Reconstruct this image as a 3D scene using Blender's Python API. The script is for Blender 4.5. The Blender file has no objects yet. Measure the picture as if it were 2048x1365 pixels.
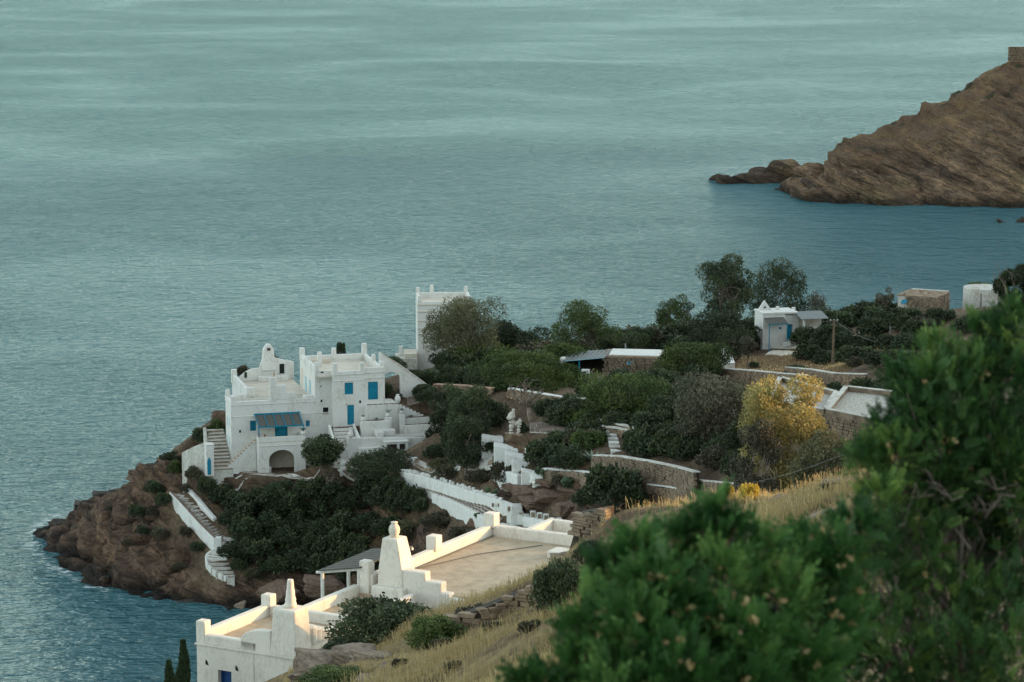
import bpy, bmesh, math, random
import numpy as np
from mathutils import Vector, Matrix

scene = bpy.context.scene
COL = scene.collection
R = math.radians

# ------------------------------------------------------------------ camera
CAM_H = 75.0
FPX = 5689.0                      # focal length in photograph pixels (100 mm lens, 36 mm sensor)
PITCH = R(9.5)
cam_d = bpy.data.cameras.new('camera')
cam_d.lens = 100.0
cam_d.sensor_width = 36.0
cam_d.clip_start = 0.1
cam_d.clip_end = 60000.0
cam_d.dof.use_dof = True
cam_d.dof.focus_distance = 210.0
cam_d.dof.aperture_fstop = 10.0
cam = bpy.data.objects.new('camera', cam_d)
cam.location = (0, 0, CAM_H)
cam.rotation_euler = (math.pi / 2 - PITCH, 0, 0)
COL.objects.link(cam)
scene.camera = cam

# ------------------------------------------------------------------ light
SUN_EL = R(9.5)
SUN_AZ = R(85.0)                  # clockwise from +Y: low over the land on the right
world = bpy.data.worlds.new('World')
scene.world = world
world.use_nodes = True
wn = world.node_tree.nodes
wl = world.node_tree.links
wn.clear()
w_out = wn.new('ShaderNodeOutputWorld')
w_bg = wn.new('ShaderNodeBackground')
w_sky = wn.new('ShaderNodeTexSky')
w_sky.sky_type = 'NISHITA'
w_sky.sun_disc = False
w_sky.sun_elevation = SUN_EL
w_sky.sun_rotation = SUN_AZ
w_sky.altitude = 60
w_sky.air_density = 1.0
w_sky.dust_density = 1.0
w_sky.ozone_density = 2.0
w_mul = wn.new('ShaderNodeMix')
w_mul.data_type = 'RGBA'
w_mul.blend_type = 'MULTIPLY'
w_mul.inputs['Factor'].default_value = 1.0
w_mul.inputs['B'].default_value = (0.895, 0.985, 0.935, 1)
w_hs = wn.new('ShaderNodeHueSaturation')          # pale, milky evening sky
w_hs.inputs['Saturation'].default_value = 0.34
wl.new(w_sky.outputs['Color'], w_hs.inputs['Color'])
wl.new(w_hs.outputs['Color'], w_mul.inputs['A'])
wl.new(w_mul.outputs['Result'], w_bg.inputs['Color'])
w_bg.inputs['Strength'].default_value = 0.15
wl.new(w_bg.outputs['Background'], w_out.inputs['Surface'])

sun_d = bpy.data.lights.new('sun', 'SUN')
sun_d.energy = 2.2
sun_d.angle = R(0.55)
sun_d.color = (1.0, 0.56, 0.22)
sun = bpy.data.objects.new('sun', sun_d)
SUN_S = Vector((math.sin(SUN_AZ) * math.cos(SUN_EL), math.cos(SUN_AZ) * math.cos(SUN_EL), math.sin(SUN_EL)))
sun.rotation_euler = SUN_S.to_track_quat('Z', 'Y').to_euler()
sun.location = (60, -30, 140)
COL.objects.link(sun)

vs = scene.view_settings
vs.view_transform = 'Standard'
vs.look = 'None'
vs.gamma = 1.0
vs.use_curve_mapping = False
vs.exposure = 2.05

# ------------------------------------------------------------------ survey: photograph pixel -> place
_s, _c = math.sin(PITCH), math.cos(PITCH)
def ray(px, py):
    u = (px - 1024) / FPX
    v = (py - 682.5) / FPX
    return u, _c - v * _s, -(_s + v * _c)
def PY(px, py, Y):
    u, d, e = ray(px, py)
    t = Y / d
    return Vector((u * t, Y, CAM_H + e * t))
def PZ(px, py, z):
    u, d, e = ray(px, py)
    t = (z - CAM_H) / e
    return Vector((u * t, d * t, z))

# ------------------------------------------------------------------ noise
def _hash(ix, iy, iz, seed):
    with np.errstate(over='ignore'):
        h = (ix.astype(np.uint32) * np.uint32(374761393) + iy.astype(np.uint32) * np.uint32(668265263)
             + iz.astype(np.uint32) * np.uint32(2147483647) + np.uint32(seed * 144665 + 12345))
        h = (h ^ (h >> np.uint32(13))) * np.uint32(1274126177)
        h = (h ^ (h >> np.uint32(16))) * np.uint32(2246822519)
        h = h ^ (h >> np.uint32(13))
    return h.astype(np.float64) / 4294967295.0
def vnoise(x, y, z=None, seed=0):
    x = np.asarray(x, float); y = np.asarray(y, float)
    z = np.zeros_like(x) if z is None else np.asarray(z, float)
    fx, fy, fz = np.floor(x), np.floor(y), np.floor(z)
    ix, iy, iz = fx.astype(np.int64), fy.astype(np.int64), fz.astype(np.int64)
    tx, ty, tz = x - fx, y - fy, z - fz
    tx = tx * tx * (3 - 2 * tx); ty = ty * ty * (3 - 2 * ty); tz = tz * tz * (3 - 2 * tz)
    r = 0
    for dx in (0, 1):
        for dy in (0, 1):
            for dz in (0, 1):
                w = (tx if dx else 1 - tx) * (ty if dy else 1 - ty) * (tz if dz else 1 - tz)
                r = r + w * _hash(ix + dx, iy + dy, iz + dz, seed)
    return r * 2 - 1
def fbm(x, y, z=None, octv=4, seed=0, gain=0.5):
    r = 0; a = 1.0; f = 1.0; n = 0
    for o in range(octv):
        r = r + a * vnoise(np.asarray(x) * f, np.asarray(y) * f, None if z is None else np.asarray(z) * f, seed + o * 17)
        n += a; a *= gain; f *= 2.03
    return r / n

# ------------------------------------------------------------------ objects
def tag(o, label=None, cat=None, group=None, kind=None):
    if label: o['label'] = label
    if cat: o['category'] = cat
    if group: o['group'] = group
    if kind: o['kind'] = kind
    return o

def np_mesh(name, V, Q, mat, attrs=None, smooth=False):
    """mesh from numpy vertices and one array of equal-sized faces"""
    V = np.asarray(V, np.float32); Q = np.asarray(Q, np.int32)
    me = bpy.data.meshes.new(name)
    me.vertices.add(len(V)); me.vertices.foreach_set('co', V.ravel())
    k = Q.shape[1]
    me.loops.add(Q.size); me.loops.foreach_set('vertex_index', Q.ravel())
    me.polygons.add(len(Q))
    me.polygons.foreach_set('loop_start', np.arange(0, Q.size, k, dtype=np.int32))
    if smooth:
        me.polygons.foreach_set('use_smooth', np.ones(len(Q), bool))
    me.update(calc_edges=True)
    for n, a in (attrs or {}).items():
        a = np.asarray(a, np.float32)
        if a.ndim == 1:
            at = me.attributes.new(n, 'FLOAT', 'POINT'); at.data.foreach_set('value', a)
        else:
            at = me.attributes.new(n, 'FLOAT_COLOR', 'POINT')
            if a.shape[1] == 3: a = np.concatenate([a, np.ones((len(a), 1), np.float32)], 1)
            at.data.foreach_set('color', a.ravel())
    if mat: me.materials.append(mat)
    return me

def add_obj(name, me, parent=None, loc=None):
    o = bpy.data.objects.new(name, me)
    COL.objects.link(o)
    if parent: o.parent = parent
    if loc is not None: o.location = loc
    return o

class Frame:
    """plan directions of a building: a runs along its front, b towards the viewer"""
    def __init__(s, ox, oy, e1, e2):
        s.o = (ox, oy); s.e1 = e1; s.e2 = e2
    def __call__(s, a, b, z):
        return (s.o[0] + s.e1[0] * a + s.e2[0] * b, s.o[1] + s.e1[1] * a + s.e2[1] * b, z)
WORLD = Frame(0, 0, (1, 0), (0, 1))

class MB:
    def __init__(s, fr=WORLD):
        s.fr = fr; s.v = []; s.f = []
    def add(s, vs, fs):
        n = len(s.v)
        s.v += [s.fr(*p) for p in vs]
        s.f += [tuple(i + n for i in f) for f in fs]
        return s
    def box(s, a0, a1, b0, b1, z0, z1, ta=0, tb=0):
        vs = [(a0, b0, z0), (a1, b0, z0), (a1, b1, z0), (a0, b1, z0),
              (a0 + ta, b0 + tb, z1), (a1 - ta, b0 + tb, z1), (a1 - ta, b1 - tb, z1), (a0 + ta, b1 - tb, z1)]
        return s.add(vs, [(0, 3, 2, 1), (4, 5, 6, 7), (0, 1, 5, 4), (1, 2, 6, 5), (2, 3, 7, 6), (3, 0, 4, 7)])
    def prism_b(s, poly, b0, b1):
        """outline in (a, z), extruded along b"""
        n = len(poly)
        vs = [(a, b0, z) for a, z in poly] + [(a, b1, z) for a, z in poly]
        fs = [tuple(range(n)), tuple(range(2 * n - 1, n - 1, -1))]
        fs += [(i, (i + 1) % n, n + (i + 1) % n, n + i) for i in range(n)]
        return s.add(vs, fs)
    def prism_a(s, poly, a0, a1):
        n = len(poly)
        vs = [(a0, b, z) for b, z in poly] + [(a1, b, z) for b, z in poly]
        fs = [tuple(range(n)), tuple(range(2 * n - 1, n - 1, -1))]
        fs += [(i, (i + 1) % n, n + (i + 1) % n, n + i) for i in range(n)]
        return s.add(vs, fs)
    def prism_z(s, poly, z0, z1):
        n = len(poly)
        zt = z1 if isinstance(z1, (list, tuple)) else [z1] * n
        zb = z0 if isinstance(z0, (list, tuple)) else [z0] * n
        vs = [(a, b, zb[i]) for i, (a, b) in enumerate(poly)] + [(a, b, zt[i]) for i, (a, b) in enumerate(poly)]
        fs = [tuple(range(n)), tuple(range(2 * n - 1, n - 1, -1))]
        fs += [(i, (i + 1) % n, n + (i + 1) % n, n + i) for i in range(n)]
        return s.add(vs, fs)
    def lathe(s, a, b, prof, n=14, sx=1.0):
        vs = []; fs = []
        for r, z in prof:
            for k in range(n):
                t = 2 * math.pi * k / n
                vs.append((a + r * math.cos(t) * sx, b + r * math.sin(t), z))
        m = len(prof)
        for i in range(m - 1):
            for k in range(n):
                fs.append((i * n + k, i * n + (k + 1) % n, (i + 1) * n + (k + 1) % n, (i + 1) * n + k))
        fs.append(tuple(range(n - 1, -1, -1))); fs.append(tuple((m - 1) * n + k for k in range(n)))
        return s.add(vs, fs)
    def tube(s, pts, rad, n=6):
        """pts through which a tapering round bar runs"""
        P = [Vector(s.fr(*p)) for p in pts]
        vs = []; fs = []
        for i, p in enumerate(P):
            d = (P[min(i + 1, len(P) - 1)] - P[max(i - 1, 0)]).normalized()
            u = d.cross(Vector((0, 0, 1)))
            if u.length < 1e-3: u = Vector((1, 0, 0))
            u.normalize(); w = d.cross(u)
            r = rad[i] if isinstance(rad, (list, tuple)) else rad
            for k in range(n):
                t = 2 * math.pi * k / n
                vs.append(p + u * (r * math.cos(t)) + w * (r * math.sin(t)))
        for i in range(len(P) - 1):
            for k in range(n):
                fs.append((i * n + k, i * n + (k + 1) % n, (i + 1) * n + (k + 1) % n, (i + 1) * n + k))
        fs.append(tuple(range(n - 1, -1, -1))); fs.append(tuple((len(P) - 1) * n + k for k in range(n)))
        m = len(s.v)
        s.v += [tuple(v) for v in vs]; s.f += [tuple(i + m for i in f) for f in fs]
        return s
    def grid_wall(s, a0, a1, z0, z1, b0, b1, holes):
        """upright slab between b0 and b1 with real rectangular openings (a0,a1,z0,z1)"""
        A = sorted({round(q, 3) for q in [a0, a1] + [h[i] for h in holes for i in (0, 1)]})
        Zs = sorted({round(q, 3) for q in [z0, z1] + [h[i] for h in holes for i in (2, 3)]})
        A = [q for q in A if a0 - 2e-3 <= q <= a1 + 2e-3]; Zs = [q for q in Zs if z0 - 2e-3 <= q <= z1 + 2e-3]
        na, nz = len(A), len(Zs)
        vs = [(a, b, z) for b in (b0, b1) for z in Zs for a in A]
        def I(k, i, j): return k * na * nz + j * na + i
        def solid(i, j):
            if i < 0 or j < 0 or i >= na - 1 or j >= nz - 1: return False
            ca = (A[i] + A[i + 1]) / 2; cz = (Zs[j] + Zs[j + 1]) / 2
            return not any(h[0] < ca < h[1] and h[2] < cz < h[3] for h in holes)
        fs = []
        for i in range(na - 1):
            for j in range(nz - 1):
                if not solid(i, j): continue
                for k in (0, 1): fs.append((I(k, i, j), I(k, i + 1, j), I(k, i + 1, j + 1), I(k, i, j + 1)))
                if not solid(i - 1, j): fs.append((I(0, i, j), I(1, i, j), I(1, i, j + 1), I(0, i, j + 1)))
                if not solid(i + 1, j): fs.append((I(0, i + 1, j), I(1, i + 1, j), I(1, i + 1, j + 1), I(0, i + 1, j + 1)))
                if not solid(i, j - 1): fs.append((I(0, i, j), I(1, i, j), I(1, i + 1, j), I(0, i + 1, j)))
                if not solid(i, j + 1): fs.append((I(0, i, j + 1), I(1, i, j + 1), I(1, i + 1, j + 1), I(0, i + 1, j + 1)))
        return s.add(vs, fs)
    def ribbon(s, pts, th):
        """wall along pts = (x, y, z_bottom, z_top) with thickness th"""
        n = len(pts); L = []
        for i in range(n):
            p, q = pts[max(i - 1, 0)], pts[min(i + 1, n - 1)]
            dx, dy = q[0] - p[0], q[1] - p[1]; l = math.hypot(dx, dy) or 1
            L.append((-dy / l * th / 2, dx / l * th / 2))
        vs = []
        for (x, y, z0, z1), (nx, ny) in zip(pts, L):
            vs += [(x + nx, y + ny, z0), (x + nx, y + ny, z1), (x - nx, y - ny, z1), (x - nx, y - ny, z0)]
        fs = []
        for i in range(n - 1):
            for k in range(4):
                fs.append((4 * i + k, 4 * i + (k + 1) % 4, 4 * i + 4 + (k + 1) % 4, 4 * i + 4 + k))
        fs += [(0, 1, 2, 3), (4 * n - 1, 4 * n - 2, 4 * n - 3, 4 * n - 4)]
        return s.add(vs, fs)

class Thing:
    def __init__(s, name, label, cat, loc, rotz=0.0, group=None):
        o = bpy.data.objects.new(name, None)
        COL.objects.link(o)
        o.empty_display_size = 0.5
        o.location = loc; o.rotation_euler = (0, 0, rotz)
        tag(o, label, cat, group)
        s.o = o
        s.inv = (Matrix.Translation(Vector(loc)) @ Matrix.Rotation(rotz, 4, 'Z')).inverted()
    def part(s, name, mb, mat, parent=None, bevel=0, smooth=False, kind=None, label=None, seg=2, keep=False):
        me = bpy.data.meshes.new(name)
        me.from_pydata([tuple(s.inv @ Vector(v)) for v in mb.v], [], mb.f)
        if not keep:
            bm = bmesh.new(); bm.from_mesh(me)
            bmesh.ops.recalc_face_normals(bm, faces=bm.faces[:])
            bm.to_mesh(me); bm.free()
        if smooth:
            me.polygons.foreach_set('use_smooth', np.ones(len(me.polygons), bool))
        me.materials.append(mat)
        o = add_obj(name, me, parent or s.o)
        if bevel:
            m = o.modifiers.new('bevel', 'BEVEL'); m.width = bevel; m.segments = seg; m.limit_method = 'ANGLE'; m.angle_limit = R(40)
        if kind: o['kind'] = kind
        if label: o['label'] = label
        return o

def single(name, mb, mat, label, cat, loc, group=None, bevel=0, smooth=False, kind=None):
    """a thing that is one mesh, its origin at loc"""
    me = bpy.data.meshes.new(name)
    L = Vector(loc)
    me.from_pydata([tuple(Vector(v) - L) for v in mb.v], [], mb.f)
    bm = bmesh.new(); bm.from_mesh(me); bmesh.ops.recalc_face_normals(bm, faces=bm.faces[:]); bm.to_mesh(me); bm.free()
    if smooth: me.polygons.foreach_set('use_smooth', np.ones(len(me.polygons), bool))
    me.materials.append(mat)
    o = add_obj(name, me, None, loc)
    if bevel:
        m = o.modifiers.new('bevel', 'BEVEL'); m.width = bevel; m.segments = 2; m.limit_method = 'ANGLE'; m.angle_limit = R(40)
    tag(o, label, cat, group, kind)
    return o

# ------------------------------------------------------------------ materials
def new_mat(name):
    m = bpy.data.materials.new(name); m.use_nodes = True
    nt = m.node_tree; nt.nodes.clear()
    out = nt.nodes.new('ShaderNodeOutputMaterial')
    b = nt.nodes.new('ShaderNodeBsdfPrincipled')
    nt.links.new(b.outputs[0], out.inputs[0])
    return m, nt, b, out
def N(nt, typ, **kw):
    n = nt.nodes.new(typ)
    for k, v in kw.items():
        if k in n.inputs: n.inputs[k].default_value = v
        else: setattr(n, k, v)
    return n
def ramp(nt, fac, stops):
    r = nt.nodes.new('ShaderNodeValToRGB')
    e = r.color_ramp.elements
    while len(e) > 1: e.remove(e[-1])
    for i, (p, c) in enumerate(stops):
        q = e[0] if i == 0 else e.new(p)
        q.position = p; q.color = (*c, 1) if len(c) == 3 else c
    nt.links.new(fac, r.inputs[0])
    return r.outputs[0]
def coords(nt, scale=(1, 1, 1), rot=(0, 0, 0)):
    g = nt.nodes.new('ShaderNodeNewGeometry')
    m = nt.nodes.new('ShaderNodeMapping')
    m.inputs['Scale'].default_value = scale; m.inputs['Rotation'].default_value = rot
    if any(rot):                      # turn first, then stretch
        m.vector_type = 'TEXTURE'; m.inputs['Scale'].default_value = tuple(1 / q for q in scale)
    nt.links.new(g.outputs['Position'], m.inputs['Vector'])
    return m.outputs[0]
def noise(nt, vec, scale, detail=4, rough=0.55, dist=0.0):
    n = nt.nodes.new('ShaderNodeTexNoise')
    n.inputs['Scale'].default_value = scale; n.inputs['Detail'].default_value = detail
    n.inputs['Roughness'].default_value = rough; n.inputs['Distortion'].default_value = dist
    nt.links.new(vec, n.inputs['Vector'])
    return n.outputs['Fac']
def mixc(nt, fac, a, b, blend='MIX'):
    m = nt.nodes.new('ShaderNodeMix'); m.data_type = 'RGBA'; m.blend_type = blend
    for sock, v in (('Factor', fac), ('A', a), ('B', b)):
        i = m.inputs[sock] if sock != 'Factor' else m.inputs['Factor']
        if hasattr(v, 'links') or hasattr(v, 'is_linked'): nt.links.new(v, i)
        elif sock == 'Factor': i.default_value = v
        else: i.default_value = (*v, 1)
    return m.outputs['Result']
def bump(nt, b, h, strength=0.3, dist=0.05):
    n = nt.nodes.new('ShaderNodeBump')
    n.inputs['Strength'].default_value = strength; n.inputs['Distance'].default_value = dist
    nt.links.new(h, n.inputs['Height']); nt.links.new(n.outputs[0], b.inputs['Normal'])

def plaster(name, base, stain, amt=0.5, rough=0.85, sc=1.0):
    m, nt, b, o = new_mat(name)
    v = coords(nt, (1, 1, 0.45))
    n1 = noise(nt, v, 0.9 * sc, 6, 0.65)
    n2 = noise(nt, v, 7.0 * sc, 4, 0.6)
    f = nt.nodes.new('ShaderNodeMath'); f.operation = 'MULTIPLY'
    nt.links.new(n1, f.inputs[0]); nt.links.new(n2, f.inputs[1])
    c = ramp(nt, f.outputs[0], [(0.07, stain), (0.09 + 0.16 * amt, tuple(0.6 * x + 0.4 * y for x, y in zip(base, stain))), (0.15 + 0.18 * amt, base)])
    nt.links.new(c, b.inputs['Base Color'])
    b.inputs['Roughness'].default_value = rough
    b.inputs['Specular IOR Level'].default_value = 0.25
    n3 = noise(nt, coords(nt), 3.0 * sc, 5, 0.6)
    bump(nt, b, n3, 0.35, 0.05)
    return m
def plain(name, col, rough=0.6, var=0.25, sc=4.0, metal=0.0):
    m, nt, b, o = new_mat(name)
    n1 = noise(nt, coords(nt), sc, 5, 0.6)
    c = ramp(nt, n1, [(0.3, tuple(x * (1 - var) for x in col)), (0.7, tuple(min(1, x * (1 + var)) for x in col))])
    nt.links.new(c, b.inputs['Base Color'])
    b.inputs['Roughness'].default_value = rough; b.inputs['Metallic'].default_value = metal
    b.inputs['Specular IOR Level'].default_value = 0.3
    return m
def foliage(name, dark, mid, light, trans=0.25):
    m, nt, b, o = new_mat(name)
    a = nt.nodes.new('ShaderNodeAttribute'); a.attribute_name = 'tint'
    oi = nt.nodes.new('ShaderNodeObjectInfo')
    c = ramp(nt, a.outputs['Fac'], [(0.0, dark), (0.5, mid), (1.0, light)])
    hs = nt.nodes.new('ShaderNodeHueSaturation')
    mr = nt.nodes.new('ShaderNodeMapRange'); mr.inputs['To Min'].default_value = 0.75; mr.inputs['To Max'].default_value = 1.25
    nt.links.new(oi.outputs['Random'], mr.inputs['Value']); nt.links.new(mr.outputs[0], hs.inputs['Value'])
    nt.links.new(c, hs.inputs['Color'])
    nt.links.new(hs.outputs[0], b.inputs['Base Color'])
    b.inputs['Roughness'].default_value = 0.55; b.inputs['Specular IOR Level'].default_value = 0.25
    t = nt.nodes.new('ShaderNodeBsdfTranslucent'); nt.links.new(hs.outputs[0], t.inputs[0])
    mx = nt.nodes.new('ShaderNodeMixShader'); mx.inputs[0].default_value = trans
    nt.links.new(b.outputs[0], mx.inputs[1]); nt.links.new(t.outputs[0], mx.inputs[2])
    nt.links.new(mx.outputs[0], o.inputs[0])
    return m

M = {}
M['white'] = plaster('whitewash', (0.63, 0.615, 0.575), (0.42, 0.38, 0.32), 0.55)
M['white_old'] = plaster('old whitewash', (0.55, 0.53, 0.48), (0.26, 0.22, 0.17), 0.9)
M['white_near'] = plaster('near whitewash', (0.67, 0.625, 0.55), (0.48, 0.43, 0.36), 0.6, sc=1.6)
M['cream'] = plaster('cream roof screed', (0.58, 0.52, 0.43), (0.38, 0.32, 0.24), 0.6)
M['deck'] = plaster('near roof screed', (0.46, 0.365, 0.255), (0.27, 0.21, 0.145), 0.8, sc=2.0)
M['blue'] = plain('blue paint', (0.004, 0.175, 0.270), 0.55, 0.22, 2.0)
M['navy'] = plain('dark blue paint', (0.012, 0.06, 0.20), 0.45, 0.12, 2.0)
M['pale_blue'] = plain('pale blue paint', (0.30, 0.46, 0.50), 0.5, 0.1)
M['dark'] = plain('dark interior', (0.012, 0.014, 0.014), 0.9, 0.2)
M['reed'] = plain('grey reed matting', (0.085, 0.085, 0.075), 0.9, 0.35, 9.0)
M['metal'] = plain('corrugated grey sheet', (0.16, 0.17, 0.165), 0.55, 0.25, 3.0)
M['wood'] = plain('weathered wood', (0.14, 0.095, 0.06), 0.8, 0.35, 5.0)
M['terracotta'] = plain('old terracotta', (0.42, 0.27, 0.18), 0.8, 0.2)
M['slate'] = plain('grey brown flagstone', (0.17, 0.125, 0.10), 0.85, 0.4, 1.3)
M['stone'] = plain('schist stone', (0.23, 0.165, 0.11), 0.9, 0.45, 1.7)
M['stone_warm'] = plain('warm schist stone', (0.20, 0.148, 0.103), 0.9, 0.45, 1.1)
M['stone_dark'] = plain('dark joint', (0.05, 0.04, 0.03), 0.95, 0.3)
M['statue'] = plaster('pale carved stone', (0.62, 0.58, 0.50), (0.30, 0.26, 0.20), 0.8, sc=3.0)
M['bark'] = plain('grey bark', (0.15, 0.12, 0.095), 0.95, 0.35, 6.0)
M['bark_pale'] = plain('pale bark', (0.30, 0.24, 0.19), 0.9, 0.3, 4.0)
M['wire'] = plain('wire', (0.10, 0.10, 0.09), 0.6, 0.1)
M['pine'] = foliage('pine needles', (0.030, 0.048, 0.016), (0.064, 0.094, 0.027), (0.140, 0.175, 0.048), 0.18)
M['scrub'] = foliage('dark evergreen scrub', (0.021, 0.033, 0.017), (0.046, 0.064, 0.029), (0.098, 0.118, 0.050), 0.15)
M['greyscrub'] = foliage('grey brown scrub', (0.046, 0.044, 0.027), (0.090, 0.082, 0.050), (0.155, 0.137, 0.085), 0.15)
M['euca'] = foliage('eucalyptus leaves', (0.050, 0.052, 0.028), (0.105, 0.102, 0.052), (0.190, 0.175, 0.085), 0.25)
M['gold'] = foliage('sunlit gum leaves', (0.12, 0.105, 0.040), (0.285, 0.240, 0.085), (0.48, 0.41, 0.165), 0.35)  # golden evening sunlight is put into the leaf colour of this gum
M['cypress'] = foliage('cypress', (0.022, 0.040, 0.022), (0.046, 0.075, 0.036), (0.085, 0.12, 0.052), 0.1)
M['mastic'] = foliage('mastic leaves', (0.016, 0.055, 0.014), (0.060, 0.158, 0.036), (0.210, 0.355, 0.095), 0.35)
M['mastic_dark'] = foliage('dark mastic leaves', (0.013, 0.038, 0.012), (0.045, 0.108, 0.028), (0.190, 0.280, 0.058), 0.3)
M['agave'] = foliage('agave', (0.07, 0.11, 0.085), (0.13, 0.18, 0.14), (0.20, 0.25, 0.19), 0.05)
M['cactus'] = foliage('prickly pear', (0.04, 0.075, 0.04), (0.08, 0.125, 0.06), (0.14, 0.19, 0.09), 0.02)
M['flower'] = foliage('dry flower heads', (0.30, 0.20, 0.08), (0.45, 0.33, 0.15), (0.60, 0.46, 0.24), 0.2)
M['straw'] = foliage('dry grass', (0.30, 0.21, 0.095), (0.52, 0.40, 0.19), (0.70, 0.58, 0.31), 0.35)
M['broom'] = foliage('yellow spurge', (0.28, 0.20, 0.03), (0.45, 0.34, 0.05), (0.60, 0.47, 0.08), 0.25)
# ------------------------------------------------------------------ terrain heights
CTRL = []
def g(px, py, Y): CTRL.append(tuple(PY(px, py, Y)))
def gz(px, py, z): CTRL.append(tuple(PZ(px, py, z)))
def gw(x, y, z): CTRL.append((x, y, z))
# shoreline of the promontory as seen, then the drop under water
shore = [(84, 1085), (100, 1110), (130, 1132), (200, 1168), (260, 1182), (330, 1196), (400, 1206), (470, 1216), (560, 1228), (650, 1240)]
for q in shore:
    gz(*q, 0.0); p = PZ(*q, 0.0); gw(p.x - 4, p.y - 9, -5)
# crest of the promontory against the sea, and the far drop
for px, py, Y in [(110, 1065, 314), (150, 1024, 319), (200, 988, 321), (245, 968, 318), (275, 944, 312), (330, 908, 308),
                  (400, 864, 307), (432, 830, 313), (452, 822, 316)]:
    g(px, py, Y); p = PY(px, py, Y); gw(p.x - 3, p.y + 6 + 0.35 * p.z, p.z * 0.15 - 1.5); gw(p.x - 6, p.y + 18 + 0.3 * p.z, -6)
gw(-62, 313, -5); gw(-70, 330, -8); gw(-70, 290, -8); gw(-60, 250, -8); gw(-45, 270, -7); gw(-80, 200, -8)
# face of the promontory
for q in [(130, 1075, 312), (200, 1060, 305), (250, 1040, 303), (250, 1110, 297), (280, 1000, 305), (300, 1110, 294), (340, 1050, 297),
          (370, 1120, 291), (300, 970, 306), (345, 945, 304), (385, 915, 304), (350, 990, 299), (395, 1040, 294), (440, 1090, 290),
          (460, 1165, 285.5), (440, 1000, 297.5), (520, 1150, 286), (600, 1140, 286), (560, 1060, 291), (520, 990, 296),
          (650, 1060, 291), (650, 1165, 283), (750, 1080, 284), (800, 1040, 284), (850, 1120, 270), (900, 1075, 266), (950, 1090, 258), (700, 985, 292), (780, 965, 290)]:
    g(*q)
# court, terraces and garden about the white house
for q in [(415, 952, 298.5), (440, 950, 299), (480, 955, 298.5), (540, 962, 296), (600, 955, 296), (680, 940, 296), (740, 950, 294.5),
          (800, 950, 289), (700, 848, 304), (650, 862, 304), (700, 906, 296), (800, 906, 294), (900, 906, 290), (880, 930, 286),
          (960, 1040, 268), (1040, 1062, 259), (1120, 1062, 252), (1000, 930, 275), (960, 900, 281), (1030, 868, 275), (1060, 960, 262), (1150, 1000, 255), (1220, 985, 249),
          (1100, 872, 272), (1120, 930, 263), (1190, 948, 256), (1395, 975, 244), (1300, 905, 257), (1395, 930, 250), (1300, 850, 272), (1150, 805, 290), (1000, 790, 300), (880, 790, 308),
          (800, 795, 307), (830, 745, 330), (1000, 722, 330), (1170, 742, 335), (1265, 738, 345), (1400, 700, 360),
          (1580, 692, 400), (1500, 720, 358), (1650, 742, 335), (1520, 748, 325), (1750, 742, 320), (1650, 762, 300), (1700, 722, 342),
          (1850, 625, 345), (1960, 622, 350), (1700, 645, 375), (1700, 862, 222), (1780, 872, 218), (1850, 760, 280), (1950, 700, 300), (1560, 976, 215), (1450, 944, 235), (1380, 885, 256),
          (1500, 860, 262), (1620, 800, 268), (1750, 775, 275), (1480, 790, 295)]:
    g(*q)
# behind the house, the far shore
gw(-28, 318, 15); gw(-20, 320, 16.5); gw(-12, 325, 16.5); gw(-30, 336, 3); gw(-18, 340, 4); gw(-5, 352, 8); gw(-30, 348, -5); gw(-15, 352, -5)
gw(-2, 368, -4); gw(8, 372, 11); gw(12, 395, -3); gw(20, 392, 10); gw(24, 415, -3); gw(35, 415, 4); gw(36, 436, -5); gw(55, 425, 4); gw(55, 446, -5)
gw(80, 430, 6); gw(80, 452, -5); gw(110, 440, 8); gw(110, 465, -5); gw(150, 445, 12); gw(150, 475, -5); gw(190, 490, -5)
for x in range(-60, 200, 40): gw(x, 520, -10)
for y in range(360, 500, 40): gw(-50, y, -10)
# the cove under the near house
for x, y, z in [(-22, 262, -4), (-10, 250, -2), (-2, 245, 3), (5, 236, 10), (-30, 225, -6), (-22, 205, -1), (-12, 215, 2), (-5, 200, 10), (-45, 180, -5), (-30, 175, 5), (-60, 140, -4),
                (-40, 135, 8), (-18, 180, 12), (-18, 140, 27), (-14.8, 118, 38.5), (-17, 112, 38.5), (-24, 112, 33), (-10, 125, 39), (-3, 140, 38.5), (6, 160, 33), (5, 190, 24), (-22, 90, 42), (-40, 90, 24), (-70, 90, -4), (-30, 60, 40), (-70, 40, 5)]:
    gw(x, y, z)
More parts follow.
